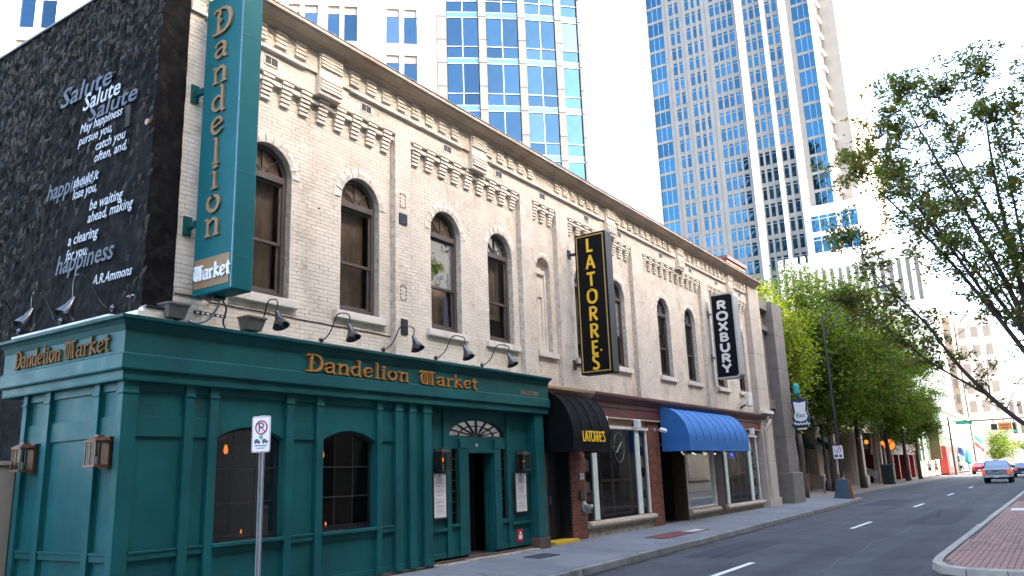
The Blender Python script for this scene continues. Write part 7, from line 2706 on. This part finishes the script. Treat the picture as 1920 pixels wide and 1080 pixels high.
make_tree("street_tree", "bright lime green street tree on the pavement nearest the grey stone pier", "tree", (46.1, 1.2, 0.05), 12.4, (0.8, 2.0, 8.3), (3.4, 2.7, 4.2), 3.4, 0.15, 24000, 0.22, 'leaf_lime', 'bark', 11, limbs=15, twigs=9, clump=0.5)
T2 = make_tree("street_tree", "mid green street tree whose dark trunk stands right behind the tall lamp post", "tree", (57.5, 2.1, 0.03), 16.4, (0.2, 0.2, 10.2), (4.5, 4.3, 6.2), 3.6, 0.22, 30000, 0.25, 'leaf', 'bark_dark', 21, limbs=17, twigs=9, clump=0.55)
T3 = make_tree("street_tree", "tall green street tree with a forked black trunk next to the green bin", "tree", (64.5, 1.7, 0.03), 17.0, (0.3, -0.3, 10.4), (4.6, 4.5, 6.4), 4.6, 0.20, 30000, 0.25, 'leaf', 'bark_dark', 33, limbs=17, twigs=9, clump=0.55)
for src, x, y, rz, s, lab in ((T2, 77.5, 1.9, 2.1, 0.98, "green street tree on the far pavement just past the green bin"), (T3, 84.5, 1.6, 4.0, 0.86, "green street tree on the far pavement before the red posted shop"),
                              (T2, 92.0, 1.5, 5.2, 0.76, "last green street tree before the crossing, leaning over the bronze banner"), (T3, 70.5, 6.8, 1.2, 1.0, "green tree rising behind the restaurant hood")):
    c = dup(src, (x, y, 0.03), rz, lab, s)
for o in list(bpy.data.objects):
    if o.name.startswith("street_tree"): o['group'] = "trees along the far pavement"
make_tree("roadside_tree", "small round tree standing past the crossing beside the flags", "tree", (152, -2.4, 0), 6.2, (0, 0, 3.9), (2.3, 2.3, 2.5), 1.6, 0.14, 5000, 0.26, 'leaf', 'bark', 44, limbs=10, twigs=6)
make_tree("roadside_tree", "shaded tree filling the gap under the footbridge", "tree", (200, -9, 0), 9, (0, 0, 5), (3.8, 6, 3.6), 1.6, 0.2, 5000, 0.4, 'leaf', 'bark', 46, limbs=10, twigs=6)

# ---- the oak on the right: many rising stems, thin backlit leaves
oak = thing("oak_tree", "open leafy tree with many rising stems reaching in from the right edge", "tree", (22, -11.0, 0))
r = random.Random(5)
wood = MB(); limb = MB(); lv = MB()
trunk = [(22.0, -11.15, -0.05), (22.0, -11.1, 0.9), (22.02, -10.95, 1.9), (22.0, -10.75, 2.9), (21.95, -10.55, 3.9)]
wood.tube(smooth_line(trunk, 4), [0.21 - 0.004 * i for i in range(17)], 10)
stems = [   # explicit stems, (points, start radius, leafiness)
    ([(22.0, -10.85, 2.0), (22.0, -9.95, 2.55), (22.0, -8.95, 3.85), (22.0, -8.3, 5.1), (21.9, -7.5, 6.2), (21.8, -6.9, 7.3)], 0.085, 1.0),
    ([(22.0, -10.6, 3.4), (21.8, -9.9, 4.9), (21.7, -9.0, 6.6), (21.6, -8.0, 8.2), (21.5, -7.3, 9.2)], 0.085, 1.0),
    ([(21.95, -10.55, 3.9), (21.9, -10.2, 5.6), (21.8, -9.6, 7.6), (21.7, -9.0, 9.6), (21.6, -8.6, 10.9)], 0.10, 1.0),
    ([(21.95, -10.55, 3.9), (22.1, -10.4, 6.2), (22.2, -10.3, 8.6), (22.2, -10.4, 11.3)], 0.11, 1.0),
    ([(22.0, -10.7, 3.2), (22.5, -11.0, 5.4), (22.9, -11.3, 8.0), (23.0, -11.5, 10.9)], 0.10, 1.0),
    ([(22.0, -10.8, 2.6), (23.2, -10.4, 4.6), (24.4, -9.8, 6.6), (25.2, -9.2, 8.6)], 0.08, 0.9),
    ([(22.0, -10.7, 3.0), (21.2, -10.6, 5.0), (20.3, -10.6, 7.2), (19.8, -10.5, 9.0)], 0.08, 0.9),
    ([(22.0, -10.7, 3.0), (22.4, -12.0, 5.0), (22.6, -13.2, 7.2), (22.6, -13.8, 9.2)], 0.09, 0.9),
    ([(21.95, -10.4, 4.4), (22.6, -9.6, 6.2), (23.0, -8.7, 7.9), (23.2, -8.0, 9.3)], 0.07, 1.0),
    ([(21.9, -9.9, 5.0), (21.2, -9.3, 6.4), (20.6, -8.6, 7.8), (20.2, -8.1, 9.4)], 0.06, 1.0),
    ([(22.0, -9.4, 3.2), (22.3, -8.3, 4.1), (22.4, -7.5, 5.0), (22.4, -6.6, 5.9)], 0.045, 0.9),
    ([(22.0, -10.75, 2.9), (22.3, -11.3, 4.2), (22.6, -11.7, 5.6), (22.6, -12.0, 7.2)], 0.06, 1.0),
    ([(22.0, -10.6, 3.6), (22.6, -10.6, 4.6), (23.4, -10.7, 5.6), (24.2, -10.9, 6.6)], 0.05, 1.0),
    ([(22.1, -10.35, 6.6), (22.6, -9.9, 8.2), (22.9, -9.5, 9.8), (23.0, -9.3, 11.2)], 0.06, 1.0),
]
for pts, rad, leafy in stems:
    ln = smooth_line(pts, 4)
    n = len(ln)
    rad *= 0.8
    limb.tube(ln, [max(0.007, rad * (1 - 0.93 * i / (n - 1))) for i in range(n)], 7)
    for q in range(42):
        i = min(n - 1, int(n * (0.24 + 0.76 * (q + r.random()) / 34)))
        s = ln[i]
        fwd = (ln[min(i + 1, n - 1)] - ln[max(0, i - 1)]).normalized()
        d = (fwd * 0.6 + Vector((r.gauss(0, 0.7), r.gauss(0, 0.7), r.gauss(0.15, 0.55)))).normalized()
        L = r.uniform(0.5, 1.25) * (1.25 - 0.5 * i / n)
        e = s + d * L
        tw = bent(s, e, r, 0.12, 5)
        limb.tube(tw, [0.012 - 0.0018 * k for k in range(len(tw))], 4, False)
        for m in range(3):
            s2 = tw[r.randint(1, 4)]
            e2 = s2 + (d * 0.5 + Vector((r.gauss(0, 0.7), r.gauss(0, 0.7), r.gauss(0.1, 0.5)))).normalized() * r.uniform(0.2, 0.5)
            limb.tube([s2, s2.lerp(e2, 0.5) + Vector((0, 0, 0.02)), e2], [0.006, 0.004, 0.002], 3, False)
            dens = 22 if i > n * 0.30 else 10
            pp = []
            for _ in range(int(dens * leafy)):
                b = s2.lerp(e2, r.uniform(0.25, 1.05))
                pp.append(b + Vector((r.gauss(0, 0.07), r.gauss(0, 0.07), r.gauss(0, 0.06))))
            leaf_quads(lv, pp, 0.12, r, aspect=0.45, droop=0.1)
tr = wood.build("trunk", 'bark_dark', oak, smooth=True)
limb.build("limb", 'bark_dark', tr, smooth=True, fixn=False)
lv.build("crown", 'leaf_oak', oak, fixn=False)
tg = MB()
for k in range(24):
    a = 2 * pi * k / 24
    b = 2 * pi * (k + 1) / 24
    tg.add([(22 + 0.35 * cos(a), -11.1 + 0.35 * sin(a), 0.006), (22 + 0.35 * cos(b), -11.1 + 0.35 * sin(b), 0.006), (22 + 0.8 * cos(b), -11.1 + 0.8 * sin(b), 0.006), (22 + 0.8 * cos(a), -11.1 + 0.8 * sin(a), 0.006)], [(0, 1, 2, 3)])
g = tg.build("tree_grate", 'iron')
tag(g, "round iron grate at the foot of the right-hand tree", "grate")
# ================================================================== STREET FURNITURE
t = thing("street_lamp", "tall black street lamp with a twin-tube arm rising through the trees", "street lamp", (45.7, -0.85, 0))
mb = MB(); mb.tube([(45.7, -0.85, 0), (45.7, -0.85, 0.6), (45.7, -0.85, 9.7)], [0.12, 0.10, 0.062], 10); mb.lathe([(0.2, 0), (0.18, 0.22), (0.12, 0.45), (0.105, 0.55)], (45.7, -0.85, 0), 12); mb.build("post", 'black_metal', t, smooth='auto')
mb = MB()
mb.tube(smooth_line([(45.7, -0.85, 9.35), (45.75, -1.7, 10.15), (45.85, -2.9, 10.75), (45.9, -3.9, 10.9)], 6), 0.036, 7)
mb.tube(smooth_line([(45.7, -0.85, 8.5), (45.75, -1.6, 9.5), (45.85, -2.8, 10.5), (45.9, -3.6, 10.84)], 6), 0.028, 7)
each(mb, "arm", 'black_metal', t, smooth=True)
mb = MB(); mb.add([tuple(Vector((45.9, -3.9, 10.9)) + Vector(p)) for p in ((-0.12, 0.1, -0.06), (0.12, 0.1, -0.06), (0.14, -0.65, -0.06), (-0.14, -0.65, -0.06), (-0.08, 0.1, 0.05), (0.08, 0.1, 0.05), (0.09, -0.6, 0.08), (-0.09, -0.6, 0.08))], [(0, 3, 2, 1), (4, 5, 6, 7), (0, 1, 5, 4), (1, 2, 6, 5), (2, 3, 7, 6), (3, 0, 4, 7)]); mb.build("lamp_head", 'black_metal', t, bevel=0.02)
t = thing("parking_sign", "small white no-parking sign strapped to the tall black lamp post", "sign", (45.55, -0.85, 2.0))
mb = MB()
for z in (2.2, 2.6): mb.box(45.54, 45.82, -0.88, -0.82, z, z + 0.05)
each(mb, "strap", 'steel', t)
mb = MB(); mb.box(45.51, 45.54, -1.09, -0.61, 2.03, 2.70); p = mb.build("plate", 'white', t, bevel=0.006)
mb = MB(); mb.tube([(45.505, -0.85 + 0.16 * cos(2 * pi * i / 20), 2.50 + 0.16 * sin(2 * pi * i / 20)) for i in range(21)], 0.016, 5, False)
mb.bar((45.505, -0.73, 2.40), (45.505, -0.97, 2.60), 0.03, 0.01, (1, 0, 0)); mb.build("red_symbol", 'red_enamel', p)
mb = MB(); mb.box(45.495, 45.509, -1.03, -0.89, 2.11, 2.23); mb.box(45.495, 45.509, -0.82, -0.66, 2.11, 2.25); mb.box(45.498, 45.509, -0.89, -0.86, 2.41, 2.59); mb.build("black_symbol", 'ink', p)
t = thing("sandwich_board", "navy folding pavement board with an orange side by the kerb corner", "sandwich board", (44.9, -1.15, 0))
for s, mat in ((-1, 'navy'), (1, 'orange_cloth')):
    mb = MB()
    b, tp_ = 45.0 + s * 0.42, 45.0 + s * 0.04
    mb.add([(b, -1.42, 0.0), (b, -0.58, 0.0), (tp_, -0.72, 0.98), (tp_, -1.28, 0.98), (b + s * 0.05, -1.42, 0.0), (b + s * 0.05, -0.58, 0.0), (tp_ + s * 0.05, -0.72, 0.98), (tp_ + s * 0.05, -1.28, 0.98)],
           [(0, 1, 2, 3), (4, 5, 6, 7), (0, 1, 5, 4), (1, 2, 6, 5), (2, 3, 7, 6), (3, 0, 4, 7)])
    mb.build("board", mat, t, bevel=0.01)
mb = MB(); mb.tube([(44.95, -1.1, 0.98), (45.0, -1.0, 1.06), (45.05, -0.9, 0.98)], 0.02, 6); mb.build("handle", 'steel', t)
# terrace screens
for k, (x, y) in enumerate(((51.6, 4.3), (53.9, 4.1), (56.2, 3.9))):
    t = thing("terrace_screen", ("dark red terrace screen nearest the grey stone pier", "dark red terrace screen in the middle with a pale motif", "dark red terrace screen nearest the first tree trunk")[k], "screen", (x, y, 0), 0, "terrace screens")
    mb = MB(); mb.box(x, x + 1.9, y - 0.02, y + 0.02, 0.12, 1.12); mb.build("panel", 'brownred', t)
    mb = MB()
    for q in (x - 0.05, x + 1.9): mb.box(q, q + 0.06, y - 0.04, y + 0.04, 0.0, 1.22)
    mb.box(x, x + 1.9, y - 0.035, y + 0.035, 1.125, 1.19)
    mb.build("frame", 'black_metal', t)
    if k == 1:
        mb = MB(); mb.lathe([(0.16, -0.002), (0.16, 0.004)], (x + 0.9, y - 0.022, 0.7), 10, (0, -1, 0)); mb.build("motif", 'tan', t)
def bollard(label, x, y):
    t = thing("bollard", label, "bollard", (x, y, 0), 0, "thin steel posts by the terrace")
    mb = MB(); mb.lathe([(0.07, 0), (0.05, 0.06), (0.045, 0.95), (0.06, 0.98), (0.05, 1.06), (0, 1.08)], (x, y, 0), 10); mb.build("post", 'greybox', t, smooth='auto')
    mb = MB(); mb.tube([(x, y - 0.05, 0.7), (x, y - 0.22, 0.85), (x, y - 0.05, 1.0)], 0.015, 6); mb.build("ring", 'steel', t)
bollard("grey bike post by the terrace, nearer the first tree trunk", 54.2, 2.1)
bollard("grey bike post by the terrace, nearer the lamp post", 55.6, 2.4)
def globe_lamp(label, x, y, h):
    t = thing("globe_lamp", label, "street lamp", (x, y, 0), 0, "globe lamps on the far pavement")
    mb = MB(); mb.lathe([(0.26, 0), (0.24, 0.3), (0.15, 0.5), (0.12, 0.9), (0.08, 1.0), (0.065, h - 0.75), (0.16, h - 0.6), (0.2, h - 0.52)], (x, y, 0), 12); mb.build("post", 'black_metal', t, smooth='auto')
    mb = MB(); mb.lathe([(0.14, h - 0.53), (0.3, h - 0.36), (0.36, h - 0.1), (0.27, h + 0.12), (0.1, h + 0.24), (0, h + 0.26)], (x, y, 0), 14); mb.build("globe", 'globe', t, smooth=True)
globe_lamp("black post lamp with a tan globe left of the tall street lamp", 58.8, 2.9, 5.0)
globe_lamp("black post lamp with a tan globe past the green bin", 79.5, 2.6, 4.9)
globe_lamp("black post lamp with a tan globe beside the bronze banner", 88.0, 2.0, 4.9)
t = thing("litter_bin", "dark green box litter bin with a pale lid under the trees", "bin", (73.4, 1.4, 0))
mb = MB(); mb.box(72.9, 73.9, 0.95, 1.85, 0.12, 1.45); mb.build("body", 'bin_green', t, bevel=0.03)
mb = MB(); mb.box(72.84, 73.96, 0.89, 1.91, 1.452, 1.62); mb.build("lid", 'bluegrey', t, bevel=0.04)
mb = MB(); mb.box(73.1, 73.7, 0.92, 0.95, 0.25, 1.3); mb.build("panel", 'greybox', t)
mb = MB()
for a in (72.95, 73.75): mb.box(a, a + 0.1, 1.0, 1.8, 0, 0.119)
each(mb, "foot", 'black_metal', t)
t = thing("weathered_pole", "pale peeling pole with lamp brackets before the red shop", "pole", (76.3, 2.6, 0))
mb = MB(); mb.tube([(76.3, 2.6, 0), (76.3, 2.6, 5.0)], 0.11, 8); mb.build("post", 'fartan', t)
mb = MB(); mb.bar((76.3, 1.9, 5.1), (76.3, 3.3, 5.1), 0.1); mb.lathe([(0.2, 0), (0.26, 0.3), (0.1, 0.5), (0, 0.52)], (76.3, 1.95, 5.15), 8); mb.lathe([(0.2, 0), (0.26, 0.3), (0.1, 0.5), (0, 0.52)], (76.3, 3.25, 5.15), 8); mb.build("lamp_bracket", 'shirt_pale', t)
# signals on their mast
t = thing("signal_mast", "traffic signal mast arm with street name plate and orange work sign over the crossing", "traffic signal", (112, 0.2, 0))
mb = MB(); mb.tube([(112, 0.2, 0), (112, 0.2, 6.9)], [0.17, 0.12], 10); mb.build("pole", 'dark_frame', t, smooth='auto')
mb = MB(); mb.tube([(112, 0.2, 6.3), (112, -3, 6.25), (112, -9.5, 6.3)], [0.09, 0.075, 0.06], 8); mb.build("arm", 'dark_frame', t, smooth='auto')
mb = MB(); mb.box(111.9, 111.96, -2.3, -0.6, 5.9, 6.35); nmp = mb.build("street_name_plate", 'streetgreen', t)
mb = MB(); mb.box(111.885, 111.899, -2.1, -0.8, 6.07, 6.18); mb.build("pale_strip", 'flagteal', nmp)
mb = MB(); mb.box(111.7, 112.0, -4.85, -4.2, 5.05, 5.75); mb.build("signal_back", 'black_metal', t, bevel=0.02)
mb = MB(); mb.box(111.85, 111.92, -6.3, -4.95, 5.0, 5.85); o = mb.build("work_sign", 'orange', t, bevel=0.02)
mb = MB(); mb.box(111.83, 111.85, -6.05, -5.2, 5.5, 5.62); mb.box(111.83, 111.85, -5.9, -5.3, 5.2, 5.32); mb.build("lettering", 'ink', o)
mb = MB(); mb.box(111.75, 112.0, -6.75, -6.4, 4.6, 5.75); sh_ = mb.build("signal_head", 'black_metal', t, bevel=0.03)
mb = MB(); mb.lathe([(0.15, 0), (0.12, 0.06), (0, 0.08)], (111.74, -6.57, 4.82), 12, (-1, 0, 0)); mb.build("green_lens", 'greenlight', sh_)
mb = MB(); mb.lathe([(0.13, 0), (0.1, 0.05), (0, 0.07)], (111.74, -6.57, 5.2), 12, (-1, 0, 0)); mb.lathe([(0.13, 0), (0.1, 0.05), (0, 0.07)], (111.74, -6.57, 5.55), 12, (-1, 0, 0)); mb.build("dark_lens", 'dark', sh_)
mb = MB()
for y, z in ((-4.5, 5.75), (-5.6, 5.85), (-6.57, 5.75)): mb.box(111.95, 112.0, y - 0.04, y + 0.04, z, 6.3)
each(mb, "hanger", 'dark_frame', t)
def flag(label, x, y, z, colors, w=1.6, h=1.5):
    t = thing("flag", label, "flag", (x, y, z))
    mb = MB(); mb.tube([(x, y + 0.2, z - 3.2), (x, y, z + h * 0.3)], 0.03, 6); mb.build("pole", 'dark_frame', t)
    n = len(colors)
    for k, m in enumerate(colors):
        mb = MB()
        for i in range(6):
            u0, u1 = i / 6, (i + 1) / 6
            def q(u, v): return (x + 0.12 * sin(u * 7 + k), y - u * w * 0.55 - 0.02, z - v * h - u * h * 0.75)
            mb.quad(q(u0, k / n), q(u1, k / n), q(u1, (k + 1) / n), q(u0, (k + 1) / n))
        mb.build("stripe", m, t, fixn=False)
flag("teal, white and red striped flag hanging by the far crossing", 138, -0.3, 5.3, ['flagteal', 'offwhite', 'flagred'], 1.9, 1.5)
flag("blue flag over the shop awnings beyond the crossing", 122, 0.6, 3.6, ['flagblue', 'flagblue'], 1.5, 1.0)
t = thing("cafe_umbrella", "folded pale teal umbrella on the pavement beyond the crossing", "umbrella", (126, -0.2, 0))
mb = MB(); mb.lathe([(0.0, 3.2), (0.35, 2.6), (0.5, 1.4), (0.25, 1.2)], (126, -0.2, 0), 10); mb.build("canopy", 'flagteal', t)
mb = MB(); mb.tube([(126, -0.2, 0), (126, -0.2, 3.3)], 0.04, 6); mb.build("pole", 'steel', t)

# ================================================================== VEHICLES (seen from behind)
def wheel(parent, x, y, r, w):
    o = MB(); o.lathe([(r * 0.55, -w / 2), (r * 0.93, -w / 2), (r, -w / 2 + 0.03), (r, w / 2 - 0.03), (r * 0.93, w / 2), (r * 0.55, w / 2)], (x, y, r), 20, (0, 1, 0))
    e = o.build("wheel", 'tyre', parent, smooth='auto', local=True)
    o = MB(); o.lathe([(0.02, -w * 0.42), (r * 0.55, -w * 0.46), (r * 0.57, -w * 0.3), (r * 0.57, w * 0.3), (r * 0.55, w * 0.46), (0.02, w * 0.42)], (x, y, r), 14, (0, 1, 0)); o.build("rim", 'steel', e, smooth='auto', local=True)
def hull(rows):
    """lofted body: rows of (x, half width, z bottom, z top, top half width)"""
    mb = MB()
    V = []
    for x, hw, z0, z1, tw in rows:
        V.append([(x, -hw, z0), (x, -hw * 1.0, z0 + (z1 - z0) * 0.55), (x, -tw, z1), (x, tw, z1), (x, hw * 1.0, z0 + (z1 - z0) * 0.55), (x, hw, z0)])
    mb.v = [p for row in V for p in row]
    for i in range(len(V) - 1):
        for k in range(6):
            k2 = (k + 1) % 6
            mb.f.append((i * 6 + k, i * 6 + k2, (i + 1) * 6 + k2, (i + 1) * 6 + k))
    mb.f.append(tuple(range(6))); mb.f.append(tuple(range((len(V) - 1) * 6, len(V) * 6)))
    return mb
def pickup(label, loc):
    t = thing("pickup_truck", label, "pickup truck", loc)
    hull([(0.0, 0.94, 0.52, 1.06, 0.92), (0.05, 0.96, 0.46, 1.10, 0.94), (2.0, 0.96, 0.42, 1.10, 0.93), (3.6, 0.97, 0.40, 1.10, 0.93), (5.0, 0.95, 0.42, 1.08, 0.88), (5.3, 0.88, 0.5, 0.95, 0.8)]).build("body", 'carsilver', t, local=True, bevel=0.03)
    hull([(1.95, 0.92, 1.09, 1.12, 0.9), (2.15, 0.90, 1.09, 1.74, 0.72), (2.5, 0.90, 1.09, 1.80, 0.72), (3.4, 0.90, 1.09, 1.78, 0.70), (4.3, 0.90, 1.09, 1.12, 0.86)]).build("cab", 'carsilver', t, local=True, bevel=0.03)
    mb = MB(); mb.add([(1.98, -0.78, 1.2), (1.98, 0.78, 1.2), (2.115, 0.66, 1.66), (2.115, -0.66, 1.66)], [(0, 1, 2, 3)]); mb.build("rear_window", 'carglass', t, local=True)
    mb = MB()
    for s in (-1, 1): mb.add([(2.35, s * 0.908, 1.2), (3.9, s * 0.908, 1.2), (3.4, s * 0.76, 1.68), (2.4, s * 0.76, 1.70)], [(0, 1, 2, 3)])
    mb.build("side_window", 'carglass', t, local=True)
    mb = MB(); mb.box(-0.03, 0.0, -0.74, 0.74, 0.62, 1.05); tg_ = mb.build("tailgate", 'carsilver', t, local=True, bevel=0.015)
    mb = MB(); mb.box(-0.05, -0.03, -0.14, 0.14, 0.88, 0.98); mb.build("handle", 'black_metal', tg_, local=True)
    mb = MB(); mb.box(-0.16, 0.06, -0.92, 0.92, 0.42, 0.60); bp = mb.build("bumper", 'steel', t, local=True, bevel=0.03)
    mb = MB(); mb.box(-0.18, -0.162, -0.16, 0.16, 0.44, 0.58); mb.build("number_plate", 'white', bp, local=True)
    for s in (-1, 1):
        mb = MB(); mb.box(-0.04, 0.12, s * 0.85 - 0.09, s * 0.85 + 0.09, 0.70, 1.03); mb.build("tail_lamp", 'tail', t, local=True, bevel=0.02)
        mb = MB(); mb.box(3.55, 3.75, s * 1.05 - 0.12, s * 1.05 + 0.12, 1.12, 1.3); mb.build("mirror", 'black_metal', t, local=True, bevel=0.02)
    mb = MB(); mb.box(2.16, 2.2, -0.2, 0.2, 1.73, 1.79); mb.build("brake_lamp", 'tail', t, local=True)
    for x in (1.05, 4.35):
        for s in (-1, 1): wheel(t, x, s * 0.83, 0.37, 0.24)
    mb = MB(); mb.box(0.3, 4.9, -0.7, 0.7, 0.3, 0.42); mb.build("underbody", 'tyre', t, local=True)
    return t
pickup("silver grey pickup truck with lit tail lamps, nearest vehicle on the road", (74.6, -6.15, -0.126))
def sedan(label, loc, mat, group=None, kind="car"):
    t = thing("parked_car" if kind == "parked" else "car", label, "car", loc, 0, group)
    hull([(0.0, 0.80, 0.42, 0.92, 0.76), (0.10, 0.88, 0.34, 0.98, 0.80), (1.2, 0.90, 0.28, 0.98, 0.82), (3.2, 0.90, 0.28, 0.94, 0.82), (4.3, 0.86, 0.30, 0.80, 0.74), (4.5, 0.76, 0.36, 0.66, 0.66)]).build("body", mat, t, local=True, bevel=0.04)
    hull([(0.55, 0.80, 0.96, 0.985, 0.78), (1.25, 0.78, 0.96, 1.38, 0.60), (1.9, 0.78, 0.96, 1.45, 0.60), (2.4, 0.78, 0.95, 1.42, 0.58), (3.3, 0.78, 0.93, 0.955, 0.74)]).build("cabin", mat, t, local=True, bevel=0.04)
    mb = MB(); mb.add([(0.66, -0.70, 1.02), (0.66, 0.70, 1.02), (1.19, 0.58, 1.36), (1.19, -0.58, 1.36)], [(0, 1, 2, 3)]); mb.build("rear_window", 'carglass', t, local=True)
    mb = MB()
    for s in (-1, 1): mb.add([(1.2, s * 0.79, 1.0), (3.0, s * 0.79, 0.99), (2.3, s * 0.645, 1.36), (1.35, s * 0.645, 1.36)], [(0, 1, 2, 3)])
    mb.build("side_window", 'carglass', t, local=True)
    for s in (-1, 1):
        mb = MB(); mb.box(-0.02, 0.14, s * 0.66 - 0.14, s * 0.66 + 0.14, 0.68, 0.88); mb.build("tail_lamp", 'tail', t, local=True, bevel=0.02)
    mb = MB(); mb.box(-0.08, 0.1, -0.80, 0.80, 0.36, 0.56); bp = mb.build("bumper", mat, t, local=True, bevel=0.03)
    mb = MB(); mb.box(-0.1, -0.082, -0.16, 0.16, 0.42, 0.54); mb.build("number_plate", 'white', bp, local=True)
    for x in (0.85, 3.6):
        for s in (-1, 1): wheel(t, x, s * 0.80, 0.32, 0.2)
    return t
sedan("dark blue car following behind the pickup truck's right side", (94.0, -7.3, -0.126), 'cardark')
sedan("dark blue car farthest right, cut by the photo's edge", (101.0, -8.1, -0.126), 'cardark')
sedan("dark red car with glowing tail lamps left of the pickup truck", (121.0, -1.6, -0.126), 'carred')
pc = sedan("white parked car half hidden behind the dark tree trunk", (80.0, 2.9, 0.03), 'carwhite', kind="parked")
pc.rotation_euler = (0, 0, 1.35)

# ================================================================== PEOPLE
def skin_mesh(name, mat, parent, verts, edges, radii, root=0):
    me = bpy.data.meshes.new(name)
    me.from_pydata(verts, edges, [])
    o = bpy.data.objects.new(name, me)
    col.objects.link(o)
    md = o.modifiers.new("skin", 'SKIN')
    md.use_smooth_shade = True
    if not me.skin_vertices:
        me.skin_vertices.new()
    for k, sv in enumerate(me.skin_vertices[0].data):
        rr_ = radii[k]
        sv.radius = rr_ if isinstance(rr_, tuple) else (rr_, rr_)
        sv.use_root = (k == root)
    sb_ = o.modifiers.new("round", 'SUBSURF')
    sb_.levels = sb_.render_levels = 2
    me.materials.append(MT[mat])
    o.parent = parent
    return o
def person(label, loc, rz, shirt, legs, stride=0.22, bag=None):
    """walker, local: facing +X, feet at z = 0"""
    t = thing("person", label, "person", loc, rz)
    s = stride
    V = [(0, 0, 0.95), (0, 0, 1.12), (0.01, 0, 1.32), (0.02, 0, 1.45), (0.03, 0, 1.53), (0.04, 0, 1.62), (0.045, 0, 1.70),
         (0.02, 0.17, 1.43), (-0.06, 0.22, 1.17), (0.06, 0.23, 0.93), (0.10, 0.23, 0.84),
         (0.02, -0.17, 1.43), (0.08, -0.22, 1.17), (0.22, -0.21, 0.98), (0.28, -0.20, 0.92),
         (0, 0.09, 0.90), (s * 0.6, 0.10, 0.50), (s, 0.10, 0.09), (s + 0.16, 0.11, 0.04),
         (0, -0.09, 0.90), (-s * 0.3, -0.10, 0.49), (-s, -0.10, 0.12), (-s + 0.13, -0.11, 0.04)]
    E = [(0, 1), (1, 2), (2, 3), (3, 4), (4, 5), (5, 6), (3, 7), (7, 8), (8, 9), (9, 10), (3, 11), (11, 12), (12, 13), (13, 14), (0, 15), (15, 16), (16, 17), (17, 18), (0, 19), (19, 20), (20, 21), (21, 22)]
    R = [0.13, 0.12, 0.145, 0.10, 0.052, 0.085, 0.075, 0.055, 0.043, 0.034, 0.036, 0.055, 0.043, 0.034, 0.036, 0.085, 0.058, 0.042, 0.035, 0.085, 0.058, 0.042, 0.035]
    skin_mesh("body", 'skin', t, V, E, R)
    sv = [V[0], V[1], V[2], V[3], V[7], tuple(Vector(V[7]).lerp(Vector(V[8]), 0.8)), V[11], tuple(Vector(V[11]).lerp(Vector(V[12]), 0.8))]
    skin_mesh("shirt", shirt, t, sv, [(0, 1), (1, 2), (2, 3), (3, 4), (4, 5), (3, 6), (6, 7)], [0.155, 0.14, 0.165, 0.115, 0.075, 0.065, 0.075, 0.065])
    lv_ = [V[0], V[15], tuple(Vector(V[15]).lerp(Vector(V[16]), 0.9)), V[19], tuple(Vector(V[19]).lerp(Vector(V[20]), 0.9))]
    skin_mesh("shorts", legs, t, lv_, [(0, 1), (1, 2), (0, 3), (3, 4)], [0.15, 0.105, 0.09, 0.105, 0.09])
    mb = MB(); mb.lathe([(0.0, 0.11), (0.06, 0.095), (0.098, 0.03), (0.095, -0.03), (0.07, -0.07)], (0.025, 0, 1.68), 12); mb.build("hair", 'hair', t, smooth=True, local=True)
    mb = MB()
    for q in (18, 22):
        x, y, z = V[q]; mb.box(x - 0.2, x + 0.09, y - 0.05, y + 0.05, 0.0, 0.07)
    each(mb, "shoe", 'dark_cloth', t, local=True, bevel=0.02)
    return t
person("person in a white shirt and dark shorts walking on the far pavement", (100.5, 1.6, 0.03), 0.35, 'shirt_white', 'dark_cloth')
person("person in a pale top and orange shorts walking by the grey-green wall", (102.8, 1.2, 0.03), 0.2, 'shirt_pale', 'orange_cloth', 0.2)
person("person in a white top beyond the crossing near the red car", (123.5, 0.6, 0.03), 2.8, 'shirt_white', 'dark_cloth', 0.15)
